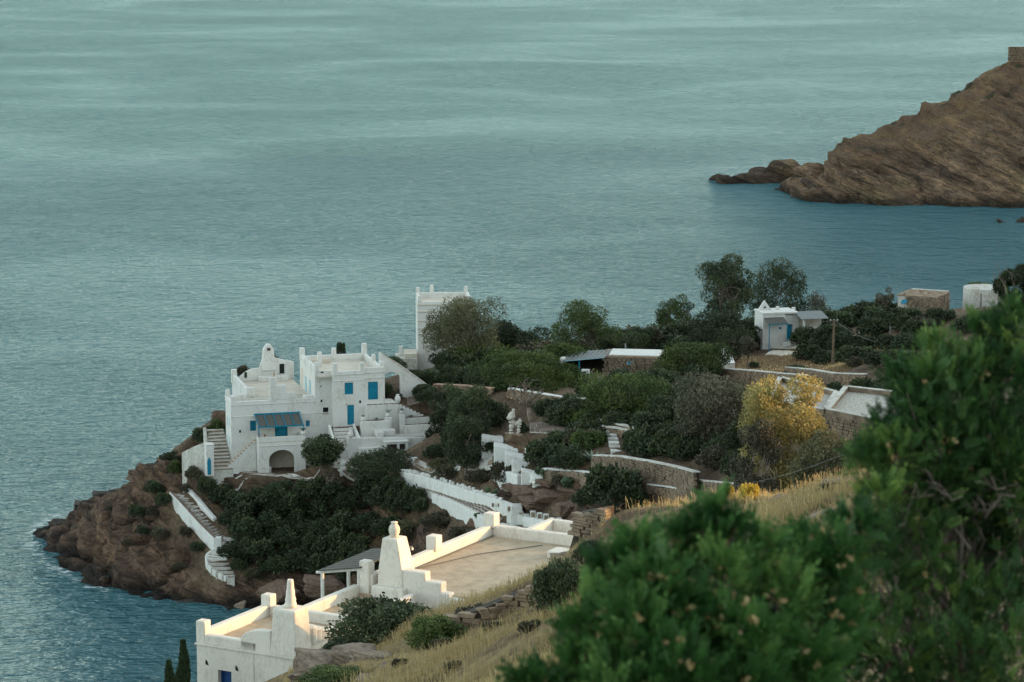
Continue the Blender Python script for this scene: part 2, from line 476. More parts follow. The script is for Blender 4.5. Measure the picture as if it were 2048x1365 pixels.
# near hillside
for q in [(620, 1372, 106), (700, 1335, 100), (800, 1320, 96), (950, 1345, 86), (860, 1235, 106), (960, 1205, 108), (1090, 1160, 112), (1000, 1260, 99), (1100, 1250, 95), (1135, 1150, 108),
          (1160, 1062, 112), (1240, 1018, 107), (1400, 994, 103), (1550, 1006, 97), (1640, 972, 96), (1720, 948, 92), (1900, 905, 85), (1300, 1150, 88), (1600, 1100, 80),
          (1700, 1025, 84), (750, 1420, 88), (1200, 1420, 70)]:
    g(*q)
for x, y, z in [(0, 0, 73.3), (-6, 2, 72.6), (6, 2, 74), (0, 6, 71.6), (2, 8, 71.2), (0, 15, 68.3), (0, 28, 63.5), (0, 42, 59.2), (0, 60, 54.4), (10, 30, 65), (14, 55, 60), (-12, 30, 60), (-15, 60, 50), (-30, 20, 56),
                (4.5, 118, 42.6), (6, 124, 41), (10, 130, 38), (14, 160, 34), (20, 185, 28), (30, 140, 38), (18, 112, 46), (30, 100, 54), (40, 200, 29), (60, 130, 42), (60, 60, 66), (40, 20, 76), (90, 100, 50), (90, 200, 36), (90, 300, 32), (70, 340, 24), (120, 380, 22), (140, 150, 48), (140, 260, 40), (190, 100, 56), (190, 300, 44), (60, 260, 34), (45, 300, 27), (48, 380, 14), (160, 0, 92), (60, -12, 82), (-40, -12, 62), (0, -12, 76.5)]:
    gw(x, y, z)
_cp = np.array(CTRL)
def _solve(P):
    n = len(P); S = 100.0
    X = P[:, :2] / S
    D = np.sqrt(((X[:, None] - X[None]) ** 2).sum(-1))
    A = np.zeros((n + 3, n + 3))
    A[:n, :n] = D - np.eye(n) * 0.004
    A[:n, n] = 1; A[:n, n + 1:] = X; A[n, :n] = 1; A[n + 1:, :n] = X.T
    b = np.concatenate([P[:, 2], np.zeros(3)])
    return X, np.linalg.solve(A, b)
_X, _W = _solve(_cp)
def smooth_height(x, y):
    x = np.asarray(x, float).ravel() / 100.0; y = np.asarray(y, float).ravel() / 100.0
    out = np.empty(len(x))
    n = len(_X)
    for i in range(0, len(x), 20000):
        xs, ys = x[i:i + 20000], y[i:i + 20000]
        D = np.sqrt((xs[:, None] - _X[None, :, 0]) ** 2 + (ys[:, None] - _X[None, :, 1]) ** 2)
        out[i:i + 20000] = D @ _W[:n] + _W[n] + xs * _W[n + 1] + ys * _W[n + 2]
    return out
# level pads under buildings and courts: frame, a0, a1, b0, b1, z, soft edge
HOUSE = Frame(-30.18, 300.0, (0.966, 0.259), (0.259, -0.966))
NEAR = Frame(-13.15, 114.9, (0.478, 0.878), (0.878, -0.478))       # a runs away to the right, b towards the right front
PADS = [(HOUSE, 0.3, 16.4, -17, -0.3, 11.2, 0.8), (HOUSE, 1.0, 9.6, 0, 4.2, 10.7, 0.8), (HOUSE, 10.9, 14.3, 0.4, 1.7, 15.05, 0.4), (HOUSE, 9.6, 24.0, 1.9, 6.2, 12.7, 0.7), (HOUSE, 8.5, 24.5, 6.4, 9.0, 12.3, 1.5),
        (NEAR, -0.3, 22.5, 0.6, 6.0, 39.5, 1.0), (NEAR, 10.5, 21.5, 2.5, 9.0, 40.5, 1.2)]
def _pads(x, y, z):
    for fr, a0, a1, b0, b1, zz, so in PADS:
        dx, dy = x - fr.o[0], y - fr.o[1]
        a = dx * fr.e1[0] + dy * fr.e1[1]; b = dx * fr.e2[0] + dy * fr.e2[1]
        d = np.maximum(np.maximum(a0 - a, a - a1), np.maximum(b0 - b, b - b1))
        w = np.clip(1 - d / so, 0, 1); w = w * w * (3 - 2 * w)
        z = z * (1 - w) + zz * w
    return z
def height(x, y):
    x = np.asarray(x, float).ravel(); y = np.asarray(y, float).ravel()
    z = smooth_height(x, y)
    k = np.clip((y - 20) / 60, 0, 1)
    z = z + k * (0.55 * fbm(x * 0.16, y * 0.16, octv=3, seed=3) + 0.18 * fbm(x * 0.9, y * 0.9, octv=2, seed=9))
    return _pads(x, y, z)
def G(px, py, ymin=150, ymax=440):
    """where the line of sight through a pixel first meets the land beyond ymin"""
    u, d, e = ray(px, py)
    Y = np.linspace(ymin, ymax, int((ymax - ymin) / 0.5) + 1); t = Y / d
    h = height(u * t, Y); z = CAM_H + e * t
    k = np.nonzero(z < h)[0]
    i = k[0] if len(k) else int(np.argmin(z - h))
    return Vector((u * t[i], Y[i], h[i]))
def ground(x, y):
    return float(height([x], [y])[0])

# ------------------------------------------------------------------ terrain mesh
def axis(parts):
    out = []
    for a, b, st in parts:
        out += list(np.arange(a, b - 1e-6, st))
    out.append(parts[-1][1])
    return np.array(out)
gx = axis([(-85, -58, 1.5), (-58, 6, 0.36), (6, 60, 0.75), (60, 200, 4)])
gy = axis([(-14, 70, 2.0), (70, 125, 0.6), (125, 235, 1.1), (235, 330, 0.36), (330, 440, 0.8), (440, 530, 4)])
XX, YY = np.meshgrid(gx, gy)
nx, ny = len(gx), len(gy)
x0, y0 = XX.ravel(), YY.ravel()
z0 = height(x0, y0)
ZZ = z0.reshape(ny, nx)
dzdy, dzdx = np.gradient(ZZ, gy, gx)
slope = np.sqrt(dzdx ** 2 + dzdy ** 2).ravel()
def sstep(e0, e1, v):
    t = np.clip((v - e0) / (e1 - e0), 0, 1); return t * t * (3 - 2 * t)
nrm = np.stack([-dzdx.ravel(), -dzdy.ravel(), np.ones(nx * ny)], 1)
nrm /= np.linalg.norm(nrm, axis=1)[:, None]
far = sstep(225, 245, y0)
low = 1 - sstep(8.5, 12.5, z0 + 1.2 * fbm(x0 * 0.2, y0 * 0.2, octv=2, seed=5))
gully = sstep(-10, -2, x0) * (1 - sstep(10, 18, x0)) * sstep(236, 244, y0) * (1 - sstep(268, 276, y0)) * sstep(0.35, 0.8, slope)
rockm = np.clip(far * (low * sstep(0.12, 0.4, slope + 0.25 * low) + sstep(0.75, 1.2, slope)) + gully, 0, 1)
inpad = np.zeros(nx * ny)
for fr, a0, a1, b0, b1, zz, so in PADS:
    dx, dy = x0 - fr.o[0], y0 - fr.o[1]
    a = dx * fr.e1[0] + dy * fr.e1[1]; b = dx * fr.e2[0] + dy * fr.e2[1]
    d = np.maximum(np.maximum(a0 - a, a - a1), np.maximum(b0 - b, b - b1))
    inpad = np.maximum(inpad, np.clip(1 - d / 1.5, 0, 1))
rockm *= 1 - inpad
for q in [(800, 950), (830, 962), (860, 975), (885, 990), (910, 1003), (935, 1015), (960, 1030), (985, 1045), (1010, 1040), (1040, 1045), (1075, 1055), (1110, 1055), (415, 1055), (440, 1090), (380, 1020), (445, 1130)]:
    g_ = G(*q, 220)
    rockm *= sstep(1.2, 4.0, np.hypot(x0 - g_.x, y0 - g_.y))
# bedded schist: ledges along a dipping bedding plane, blocks, clefts
bed = z0 * 1.0 + 0.28 * x0 - 0.12 * y0 + 0.8 * fbm(x0 * 0.1, y0 * 0.1, octv=2, seed=21)
ledge = vnoise(bed * 1.1, x0 * 0.10, y0 * 0.10, seed=31) * 0.6 + vnoise(bed * 2.7, x0 * 0.2, y0 * 0.2, seed=32) * 0.35
block = np.abs(fbm(x0 * 0.22, y0 * 0.22, z0 * 0.3, octv=3, seed=41))
cleft = -1.2 * np.exp(-(fbm(x0 * 0.13 + 3, y0 * 0.13, octv=2, seed=51) / 0.05) ** 2)
disp = rockm * (1.15 * ledge + 1.9 * (block - 0.25) + cleft + 0.5 * fbm(x0 * 0.8, y0 * 0.8, z0 * 0.8, octv=3, seed=61))
px_, py_, pz_ = x0 + nrm[:, 0] * disp, y0 + nrm[:, 1] * disp, z0 + nrm[:, 2] * disp
# colours of the ground itself
def mixv(c, m, col):
    return c * (1 - m[:, None]) + np.array(col)[None] * m[:, None]
n1 = fbm(x0 * 0.35, y0 * 0.35, octv=4, seed=71); n2 = fbm(x0 * 1.6, y0 * 1.6, octv=3, seed=72)
colr = np.tile(np.array([0.175, 0.120, 0.078]), (nx * ny, 1))
colr = mixv(colr, sstep(-0.2, 0.5, n1), (0.25, 0.18, 0.115))
near = (1 - sstep(135, 160, y0))
colr = mixv(colr, near, (0.44, 0.32, 0.165)); colr = mixv(colr, near * sstep(-0.05, 0.4, n1 + 0.4 * n2), (0.20, 0.125, 0.07))
fld = sstep(24, 27, x0) * (1 - sstep(42, 47, x0)) * sstep(296, 304, y0) * (1 - sstep(352, 360, y0))
colr = mixv(colr, fld, (0.27, 0.155, 0.075))
colr = mixv(colr, fld * sstep(0.0, 0.5, n2), (0.34, 0.22, 0.11))
rk = np.array([0.190, 0.124, 0.088])[None] * (1 + 0.30 * vnoise(bed * 2.1, x0 * 0.15, y0 * 0.15, seed=81)[:, None] + 0.22 * n1[:, None])
rk = rk * (1 - 0.35 * (sstep(0.1, 0.5, fbm(x0 * 0.12, y0 * 0.12, octv=2, seed=83)))[:, None] * np.array([0.9, 0.7, 0.6])[None])
colr = colr * (1 - rockm[:, None]) + rk * rockm[:, None]
moss = rockm * sstep(0.15, 0.5, fbm(x0 * 0.25, y0 * 0.25, octv=3, seed=91)) * sstep(3, 5, z0) * 0.7
colr = mixv(colr, moss, (0.20, 0.135, 0.06))
wet = 1 - sstep(0.25, 1.5, pz_ + 0.6 * n1)
colr = mixv(colr, wet * far, (0.028, 0.024, 0.020))
colr = np.clip(colr, 0.005, 1)

def land_mat():
    m, nt, b, o = new_mat('earth and schist')
    a = nt.nodes.new('ShaderNodeAttribute'); a.attribute_name = 'col'
    rkA = nt.nodes.new('ShaderNodeAttribute'); rkA.attribute_name = 'rock'
    v = coords(nt, (0.45, 0.45, 2.2), (R(6), R(18), 0))
    st = noise(nt, v, 1.0, 8, 0.72, 0.5)
    fine = noise(nt, coords(nt), 2.0, 8, 0.75)
    vo = nt.nodes.new('ShaderNodeTexVoronoi'); vo.feature = 'DISTANCE_TO_EDGE'; vo.inputs['Scale'].default_value = 0.5
    wv = nt.nodes.new('ShaderNodeVectorMath'); wv.operation = 'ADD'
    nv = nt.nodes.new('ShaderNodeTexNoise'); nv.inputs['Scale'].default_value = 0.6; nv.inputs['Detail'].default_value = 4
    vv = coords(nt, (0.30, 0.45, 2.6), (R(6), R(18), 0)); nt.links.new(vv, nv.inputs['Vector']); nt.links.new(vv, wv.inputs[0]); nt.links.new(nv.outputs['Color'], wv.inputs[1])
    nt.links.new(wv.outputs[0], vo.inputs['Vector'])
    crk = nt.nodes.new('ShaderNodeMapRange'); crk.inputs['From Max'].default_value = 0.07; nt.links.new(vo.outputs['Distance'], crk.inputs['Value'])
    c1 = ramp(nt, st, [(0.28, (0.32, 0.30, 0.30)), (0.42, (0.8, 0.78, 0.76)), (0.52, (1, 1, 1)), (0.62, (1.35, 1.28, 1.15)), (0.75, (1.9, 1.8, 1.6))])
    c1 = mixc(nt, 1.0, c1, ramp(nt, crk.outputs[0], [(0.0, (0.62, 0.60, 0.58)), (1.0, (1, 1, 1))]), 'MULTIPLY')
    st2 = noise(nt, coords(nt, (0.05, 0.05, 0.62), (R(4), R(19), 0)), 1.0, 7, 0.68, 0.7)
    c1 = mixc(nt, 1.0, c1, ramp(nt, st2, [(0.36, (0.34, 0.34, 0.35)), (0.46, (0.85, 0.85, 0.85)), (0.54, (1.08, 1.05, 1.0)), (0.64, (1.6, 1.52, 1.4))]), 'MULTIPLY')
    c2 = ramp(nt, fine, [(0.28, (0.45, 0.45, 0.45)), (0.52, (1, 1, 1)), (0.72, (1.6, 1.55, 1.4))])
    s1 = mixc(nt, rkA.outputs['Fac'], (1, 1, 1), c1)
    c = mixc(nt, 1.0, a.outputs['Color'], s1, 'MULTIPLY'); c = mixc(nt, 1.0, c, c2, 'MULTIPLY')
    nt.links.new(c, b.inputs['Base Color'])
    b.inputs['Roughness'].default_value = 0.9; b.inputs['Specular IOR Level'].default_value = 0.2
    h = nt.nodes.new('ShaderNodeMath'); h.operation = 'ADD'; nt.links.new(st, h.inputs[0]); nt.links.new(fine, h.inputs[1])
    h2 = nt.nodes.new('ShaderNodeMath'); h2.operation = 'MULTIPLY_ADD'; nt.links.new(crk.outputs[0], h2.inputs[0]); h2.inputs[1].default_value = 0.35; nt.links.new(h.outputs[0], h2.inputs[2])
    bump(nt, b, h2.outputs[0], 1.0, 0.9)
    return m
M['land'] = land_mat()
ii = (np.arange(ny - 1)[:, None] * nx + np.arange(nx - 1)[None]).ravel()
quads = np.stack([ii, ii + 1, ii + nx + 1, ii + nx], 1)
keep = (pz_[quads].max(1) > -3.0)
me = np_mesh('hillside', np.stack([px_, py_, pz_], 1), quads[keep], M['land'], {'col': colr, 'rock': rockm})
tag(add_obj('hillside', me), kind='structure')

# ------------------------------------------------------------------ headland across the bay
def headland():
    hx = np.concatenate([np.arange(38, 135, 0.6), np.arange(135, 330, 3.0)]); hy = np.concatenate([np.arange(560, 610, 1.2), np.arange(610, 720, 0.6), np.arange(720, 800, 3.0)])
    X, Y = np.meshgrid(hx, hy); x, y = X.ravel(), Y.ravel()
    # crest line seen against the sea: pixel -> place on a crest that swings away from the waterline
    cr = []
    for px, py, Yc in [(1588, 384, 648), (1606, 358, 650), (1640, 345, 652), (1660, 328, 655), (1672, 300, 660), (1688, 280, 663), (1735, 268, 668), (1800, 238, 676), (1860, 208, 682),
                       (1950, 162, 690), (1994, 138, 694), (2000, 126, 696), (2020, 120, 698), (2048, 112, 700), (2100, 80, 705)]:
        p = PY(px, py, Yc); cr.append((p.x, p.y, p.z))
    cr += [(160, 712, 46), (220, 725, 60), (330, 740, 85)]
    cr = np.array(cr)
    h = np.interp(x, cr[:, 0], cr[:, 2], left=-6); yc = np.interp(x, cr[:, 0], cr[:, 1], left=640)
    y_w = np.interp(x, [60, 66, 75, 90, 105, 120, 160, 330], [646, 641, 634, 631, 629, 627, 622, 610])
    y_w = y_w + 2.0 * fbm(x * 0.12, x * 0 + 3, octv=3, seed=5)
    y_b = yc + 14 + 0.9 * np.maximum(h, 0)
    t = (y - y_w) / np.maximum(yc - y_w, 1.0)
    prof = np.where(t < 1, np.sign(t) * np.abs(t) ** 0.62, 1 - ((y - yc) / np.maximum(y_b - yc, 1)) ** 1.3)
    z = np.where(t < 1, h * prof, np.where(y < y_b + 20, h * prof, -10))
    z = np.where(t < 0, -0.6 * (y_w - y), z)
    z = np.where(h < -1, -6, z); z = np.maximum(z, -8)
    for px_i, py_i, a_, b_, h_ in [(1490, 367, 6.5, 4, 2.4), (1525, 366, 6, 4, 2.3), (1562, 364, 7.5, 5, 4.4), (1588, 364, 5, 5, 3.4), (1425, 361, 3.0, 2.5, 1.1), (1610, 384, 6, 4, 1.6), (1640, 388, 7, 4, 2.2), (1630, 372, 6, 6, 5.0), (2044, 446, 4, 2.5, 1.0)]:
        c_ = PZ(px_i, py_i, 0.0); q_ = ((x - c_.x) / a_) ** 2 + ((y - c_.y - b_ * 0.6) / b_) ** 2
        z = np.maximum(z, np.where(q_ < 2.2, h_ * (1 - q_ ** 1.5 * 0.8), -8))
    Zg = z.reshape(len(hy), len(hx))
    dy_, dx_ = np.gradient(Zg, hy, hx)
    n = np.stack([-dx_.ravel(), -dy_.ravel(), np.ones(len(x))], 1); n /= np.linalg.norm(n, axis=1)[:, None]
    bd = z + 0.36 * x - 0.10 * y + 1.4 * fbm(x * 0.05, y * 0.05, octv=3, seed=2)      # bedding dips to the right
    up = sstep(0.45, 0.9, z / np.maximum(h, 1)) * sstep(6, 14, h)
    rm = np.clip(1.15 - 0.75 * up, 0, 1) * sstep(-2.5, 0.3, z)
    led = 1.3 * vnoise(bd * 0.55, x * 0.05, y * 0.05, seed=3) * 0.9 + vnoise(bd * 1.5, x * 0.08, y * 0.08, seed=4) * 0.5
    blk = np.abs(fbm(x * 0.10, y * 0.10, z * 0.10, octv=3, seed=6)) - 0.25
    cl = -1.6 * np.exp(-(fbm(x * 0.09, y * 0.03, octv=2, seed=8) / 0.05) ** 2) * sstep(2, 6, h) * (1 - sstep(8, 14, z))
    d = rm * (1.7 * led + 3.8 * blk + cl + 0.6 * fbm(x * 0.4, y * 0.4, z * 0.4, octv=3, seed=12)) + (1 - rm) * (1.3 * fbm(x * 0.2, y * 0.2, octv=4, seed=14) + 0.9 * led)
    d *= sstep(-4, 0.5, z)
    P = np.stack([x, y, z], 1) + n * d[:, None]
    m1 = fbm(x * 0.06, y * 0.06, octv=4, seed=22); m2 = fbm(x * 0.3, y * 0.3, octv=3, seed=23)
    c = np.tile(np.array([0.250, 0.166, 0.108]), (len(x), 1)) * (1 + 0.5 * vnoise(bd * 1.2, x * 0.06, y * 0.06, seed=24)[:, None] + 0.2 * m1[:, None])
    c = mixv(c, sstep(0.05, 0.5, m1) * rm * 0.7, (0.27, 0.21, 0.12))
    c = mixv(c, up * 0.85, (0.175, 0.105, 0.062)); c = mixv(c, up * sstep(0.1, 0.5, m2), (0.25, 0.16, 0.08))
    c = mixv(c, up * sstep(0.25, 0.55, -m2), (0.055, 0.055, 0.03))
    w = 1 - sstep(0.4, 2.6, P[:, 2] + 0.9 * m2)
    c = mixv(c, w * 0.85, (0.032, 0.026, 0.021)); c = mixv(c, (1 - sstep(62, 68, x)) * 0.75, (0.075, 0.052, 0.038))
    nx_, ny_ = len(hx), len(hy)
    i = (np.arange(ny_ - 1)[:, None] * nx_ + np.arange(nx_ - 1)[None]).ravel()
    q = np.stack([i, i + 1, i + nx_ + 1, i + nx_], 1)
    q = q[P[:, 2][q].max(1) > -2.5]
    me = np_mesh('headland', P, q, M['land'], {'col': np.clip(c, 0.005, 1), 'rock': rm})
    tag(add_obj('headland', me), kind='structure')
    return P
HEAD = headland()

# ------------------------------------------------------------------ unseen ridge on the right, shaped to keep the evening sun off most of the bay
def shade_ridge():
    S2 = np.array([math.sin(SUN_AZ), math.cos(SUN_AZ)]); W2 = np.array([-S2[1], S2[0]])
    s = np.arange(200, 470, 6.0); w = np.arange(-260, 780, 6.0)
    if W2[1] < 0: W2 = -W2
    Sg, Wg = np.meshgrid(s, w); sf, wf = Sg.ravel(), Wg.ravel()
    ridge = np.interp(wf, RIDGE_W, RIDGE_H)
    prof = np.where(sf < 300, sstep(200, 300, sf), 1 - 0.35 * sstep(310, 470, sf)) * (1 - sstep(715, 775, wf))
    z = -6 + (ridge + 6) * prof + (1.5 * fbm(sf * 0.03, wf * 0.03, octv=4, seed=7)) * np.clip((np.abs(sf - 300) - 12) / 30, 0, 1) * sstep(200, 240, sf)
    P = np.stack([S2[0] * sf + W2[0] * wf, S2[1] * sf + W2[1] * wf, z], 1)
    n_ = len(s); m_ = len(w)
    i = (np.arange(m_ - 1)[:, None] * n_ + np.arange(n_ - 1)[None]).ravel()
    q = np.stack([i, i + 1, i + n_ + 1, i + n_], 1)
    c = np.tile(np.array([0.16, 0.115, 0.07]), (len(P), 1))
    me = np_mesh('shade_ridge', P, q, M['land'], {'col': c, 'rock': np.zeros(len(P))}, smooth=True)
    tag(add_obj('shade_ridge', me), kind='structure')
_te = math.tan(SUN_EL)
def ridge_for(x, y, zsh):
    """ridge height at s = 300 that puts the shadow edge at height zsh over (x, y)"""
    sx, sy = math.sin(SUN_AZ), math.cos(SUN_AZ)
    wx, wy = -sy, sx
    if wy < 0: wx, wy = -wx, -wy
    s_ = x * sx + y * sy; w_ = x * wx + y * wy
    return w_, zsh + _te * (300 - s_)
_rp = sorted([ridge_for(0, 0, 82), ridge_for(0, 55, 66), ridge_for(5, 85, 51.5), ridge_for(-12, 104, 45.5), ridge_for(-12.5, 114.5, 43.15), ridge_for(-7, 122, 42.9), ridge_for(-2, 130, 43.2), ridge_for(2, 140, 44.0),
              ridge_for(8, 165, 38), ridge_for(21, 207, 32.6), ridge_for(23, 222, 33.2), ridge_for(24, 236, 42), ridge_for(-20, 300, 34), ridge_for(40, 360, 40), ridge_for(90, 650, 60), ridge_for(90, 1000, 60), ridge_for(0, -200, 110)])
RIDGE_W = [p[0] for p in _rp]; RIDGE_H = [p[1] for p in _rp]
shade_ridge()

# ------------------------------------------------------------------ sea
def sea():
    xs = axis([(-6000, -1000, 500), (-1000, -80, 40), (-80, 0, 0.8), (0, 200, 8), (200, 1000, 80), (1000, 6000, 500)])
    ys = axis([(-600, 100, 100), (100, 260, 8), (260, 335, 0.8), (335, 600, 8), (600, 1200, 40), (1200, 12000, 600), (12000, 40000, 4000)])
    X, Y = np.meshgrid(xs, ys); x, y = X.ravel(), Y.ravel()
    fo = np.zeros(len(x))
    m = (x > -80) & (x < 0) & (y > 260) & (y < 335)
    zz = smooth_height(x[m], y[m])
    f = np.exp(-((zz + 0.9) / 1.1) ** 2)
    tipw = 1 - sstep(-44, -36, x[m]) * (1 - 0.22)
    fo[m] = f * tipw
    n_ = len(xs)
    i = (np.arange(len(ys) - 1)[:, None] * n_ + np.arange(n_ - 1)[None]).ravel()
    q = np.stack([i, i + 1, i + n_ + 1, i + n_], 1)
    mt, nt, b, o = new_mat('sea water')
    v = coords(nt, (0.48, 1.0, 1.0), (0, 0, R(8)))
    big = noise(nt, coords(nt, (0.7, 1.0, 1.0), (0, 0, R(5))), 0.011, 3, 0.55, 0.9)      # wind lanes
    lane = nt.nodes.new('ShaderNodeMapRange'); lane.inputs['From Min'].default_value = 0.35; lane.inputs['From Max'].default_value = 0.66
    lane.inputs['To Min'].default_value = 0.62; lane.inputs['To Max'].default_value = 1.3
    nt.links.new(big, lane.inputs['Value'])
    n1 = noise(nt, v, 0.21, 2, 0.5, 0.3); n2 = noise(nt, v, 0.58, 3, 0.65, 0.2); n3 = noise(nt, v, 2.0, 3, 0.6)
    def mul(a, k):
        q_ = nt.nodes.new('ShaderNodeMath'); q_.operation = 'MULTIPLY'; nt.links.new(a, q_.inputs[0])
        if isinstance(k, (int, float)): q_.inputs[1].default_value = k
        else: nt.links.new(k, q_.inputs[1])
        return q_.outputs[0]
    def addn(a, c):
        q_ = nt.nodes.new('ShaderNodeMath'); q_.operation = 'ADD'; nt.links.new(a, q_.inputs[0]); nt.links.new(c, q_.inputs[1]); return q_.outputs[0]
    h = addn(addn(mul(n1, 1.25), mul(n2, 1.05)), mul(n3, 0.24))
    h = mul(h, lane.outputs[0])
    bm_ = nt.nodes.new('ShaderNodeBump'); bm_.inputs['Strength'].default_value = 1.0; bm_.inputs['Distance'].default_value = 3.3
    nt.links.new(h, bm_.inputs['Height'])
    fa = nt.nodes.new('ShaderNodeAttribute'); fa.attribute_name = 'foam'
    fn = noise(nt, coords(nt, (0.7, 1, 1)), 0.75, 7, 0.72, 0.5)
    fm = addn(mul(fa.outputs['Fac'], 0.34), fn)
    fr = nt.nodes.new('ShaderNodeMapRange'); fr.inputs['From Min'].default_value = 0.80; fr.inputs['From Max'].default_value = 0.98
    nt.links.new(fm, fr.inputs['Value'])
    nt.nodes.remove(b)
    # body of the water under a broken, partly self-masking wave surface
    body = nt.nodes.new('ShaderNodeBsdfDiffuse'); body.inputs['Color'].default_value = (0.034, 0.128, 0.148, 1)
    glo = nt.nodes.new('ShaderNodeBsdfGlossy'); glo.inputs['Roughness'].default_value = 0.12; glo.inputs['Color'].default_value = (0.90, 1.0, 1.0, 1)
    fre = nt.nodes.new('ShaderNodeFresnel'); fre.inputs['IOR'].default_value = 1.45
    for k_ in (body, glo, fre): nt.links.new(bm_.outputs[0], k_.inputs['Normal'])
    ff = mul(fre.outputs[0], 1.08)
    mx = nt.nodes.new('ShaderNodeMixShader'); nt.links.new(ff, mx.inputs[0]); nt.links.new(body.outputs[0], mx.inputs[1]); nt.links.new(glo.outputs[0], mx.inputs[2])
    foam = nt.nodes.new('ShaderNodeBsdfDiffuse'); foam.inputs['Color'].default_value = (0.62, 0.66, 0.64, 1)
    mf = nt.nodes.new('ShaderNodeMixShader'); nt.links.new(fr.outputs[0], mf.inputs[0]); nt.links.new(mx.outputs[0], mf.inputs[1]); nt.links.new(foam.outputs[0], mf.inputs[2])
    nt.links.new(mf.outputs[0], o.inputs[0])
    me = np_mesh('sea', np.stack([x, y, np.zeros(len(x))], 1), q, mt, {'foam': fo})
    tag(add_obj('sea', me), kind='structure')
sea()
# ------------------------------------------------------------------ small helpers for whitewashed buildings
def opening(T, fr, a0, a1, z0, z1, b, mat, name='shutter', leaves=1, frame=None, depth=0.10, parent=None, louvre=False):
    """joinery set into an opening whose outer face is at b: frame, leaves, battens"""
    f = T.part(name, MB(fr).box(a0 + 0.002, a1 - 0.002, b - depth - 0.06, b - depth, z0 + 0.002, z1 - 0.002), mat, parent)
    w = (a1 - a0) / leaves
    for k in range(leaves):
        m = MB(fr)
        x0, x1 = a0 + k * w + 0.015, a0 + (k + 1) * w - 0.015
        e = min(0.09, (x1 - x0) * 0.2)
        m.box(x0, x0 + e, b - depth, b - depth + 0.03, z0 + 0.01, z1 - 0.01).box(x1 - e, x1, b - depth, b - depth + 0.03, z0 + 0.01, z1 - 0.01)
        m.box(x0 + e, x1 - e, b - depth, b - depth + 0.03, z1 - 0.01 - e, z1 - 0.01).box(x0 + e, x1 - e, b - depth, b - depth + 0.03, z0 + 0.01, z0 + 0.01 + e)
        if z1 - z0 > 1.2: m.box(x0 + e, x1 - e, b - depth, b - depth + 0.03, (z0 + z1) / 2 - e / 2, (z0 + z1) / 2 + e / 2)
        T.part('leaf_frame', m, mat, f)
    return f
def cornice(T, fr, a0, a1, b, z, h=0.09, out=0.06, parent=None, name='string_course'):
    return T.part(name, MB(fr).box(a0, a1, b, b + out, z, z + h), M['white'], parent, bevel=0.02)
def post(T, fr, a, b, z0, z1, s=0.5, name='parapet_post', mat='white', parent=None, t=0.02):
    return T.part(name, MB(fr).box(a - s / 2, a + s / 2, b - s / 2, b + s / 2, z0, z1, t, t), M[mat], parent, bevel=0.05)
def hole(T, fr, a, b, z, w=0.2, h=0.28, parent=None, name='drain_hole'):
    """small dark weep hole with a stone spout under it"""
    T.part(name, MB(fr).box(a - w / 2, a + w / 2, b - 0.02, b + 0.012, z, z + h), M['dark'], parent)

# ------------------------------------------------------------------ the big white house on the promontory
H = HOUSE
hz = 11.0
T = Thing('white_house', 'large whitewashed stepped house with bright blue shutters on the sea cliff', 'house', H(0, 0, hz), R(15.0))
# lower left block
T.part('wall', MB(H).grid_wall(0.0, 9.2, 10.6, 17.75, -0.45, 0.0, [(2.05, 2.72, 14.88, 16.0), (4.75, 6.15, 14.0, 15.75), (8.15, 8.57, 15.05, 15.72)]), M['white'], label='plain white front wall with a small blue window')
T.part('wall', MB(H).box(0.0, 0.45, -3.6, -0.45, 10.6, 17.75), M['white'])
T.part('wall', MB(H).box(0.45, 9.2, -3.9, -3.6, 11.0, 17.7), M['white'])
T.part('roof_deck', MB(H).box(0.4, 9.2, -3.7, -0.4, 17.35, 17.55), M['cream'])
T.part('parapet', MB(H).box(0.0, 9.2, -0.35, -0.005, 17.75, 18.15), M['white'], bevel=0.04)
T.part('parapet', MB(H).box(0.0, 0.35, -3.6, -0.35, 17.75, 18.15), M['white'], bevel=0.04)
T.part('parapet', MB(H).box(0.0, 2.4, -3.95, -3.6, 17.6, 18.2), M['white'], bevel=0.04)
post(T, H, 0.27, -0.27, 17.75, 18.75, 0.52); post(T, H, 0.27, -3.6, 17.75, 18.85, 0.5)
st = MB(H).prism_b([(4.28, 18.15), (7.1, 18.15), (7.1, 18.9), (6.03, 18.9), (6.03, 19.72), (5.0, 19.72), (5.0, 20.6), (4.28, 20.6)], -0.36, 0.0)
T.part('stepped_gable', st, M['white'], bevel=0.04)
cornice(T, H, 0.0, 9.2, 0.0, 17.72); cornice(T, H, -0.02, 10.98, 0.0, 16.45)
opening(T, H, 2.05, 2.72, 14.88, 16.0, 0, M['blue'], 'window_shutter', 2)
d = opening(T, H, 4.75, 6.15, 14.0, 15.75, 0, M['blue'], 'balcony_door', 2)
for x in (5.08, 5.78): T.part('pane', MB(H).box(x - 0.17, x + 0.17, -0.085, -0.06, 15.2, 15.6), M['dark'], d)
opening(T, H, 8.15, 8.57, 15.05, 15.72, 0, M['blue'], 'window_shutter', 1)
for zz in (13.2, 15.2):                       # slit windows in the left flank
    for bb in (-1.1, -2.4):
        T.part('slit_window', MB(H).box(-0.012, 0.05, bb - 0.2, bb + 0.2, zz, zz + 0.9), M['pale_blue'])
hole(T, H, 0.95, 0.0, 14.75); hole(T, H, 9.9, 0.0, 17.65); hole(T, H, 9.85, 0, 19.35, 0.16, 0.12)
T.part('drain_box', MB(H).box(1.85, 2.25, 0.0, 0.05, 11.75, 12.0), M['stone_dark'])
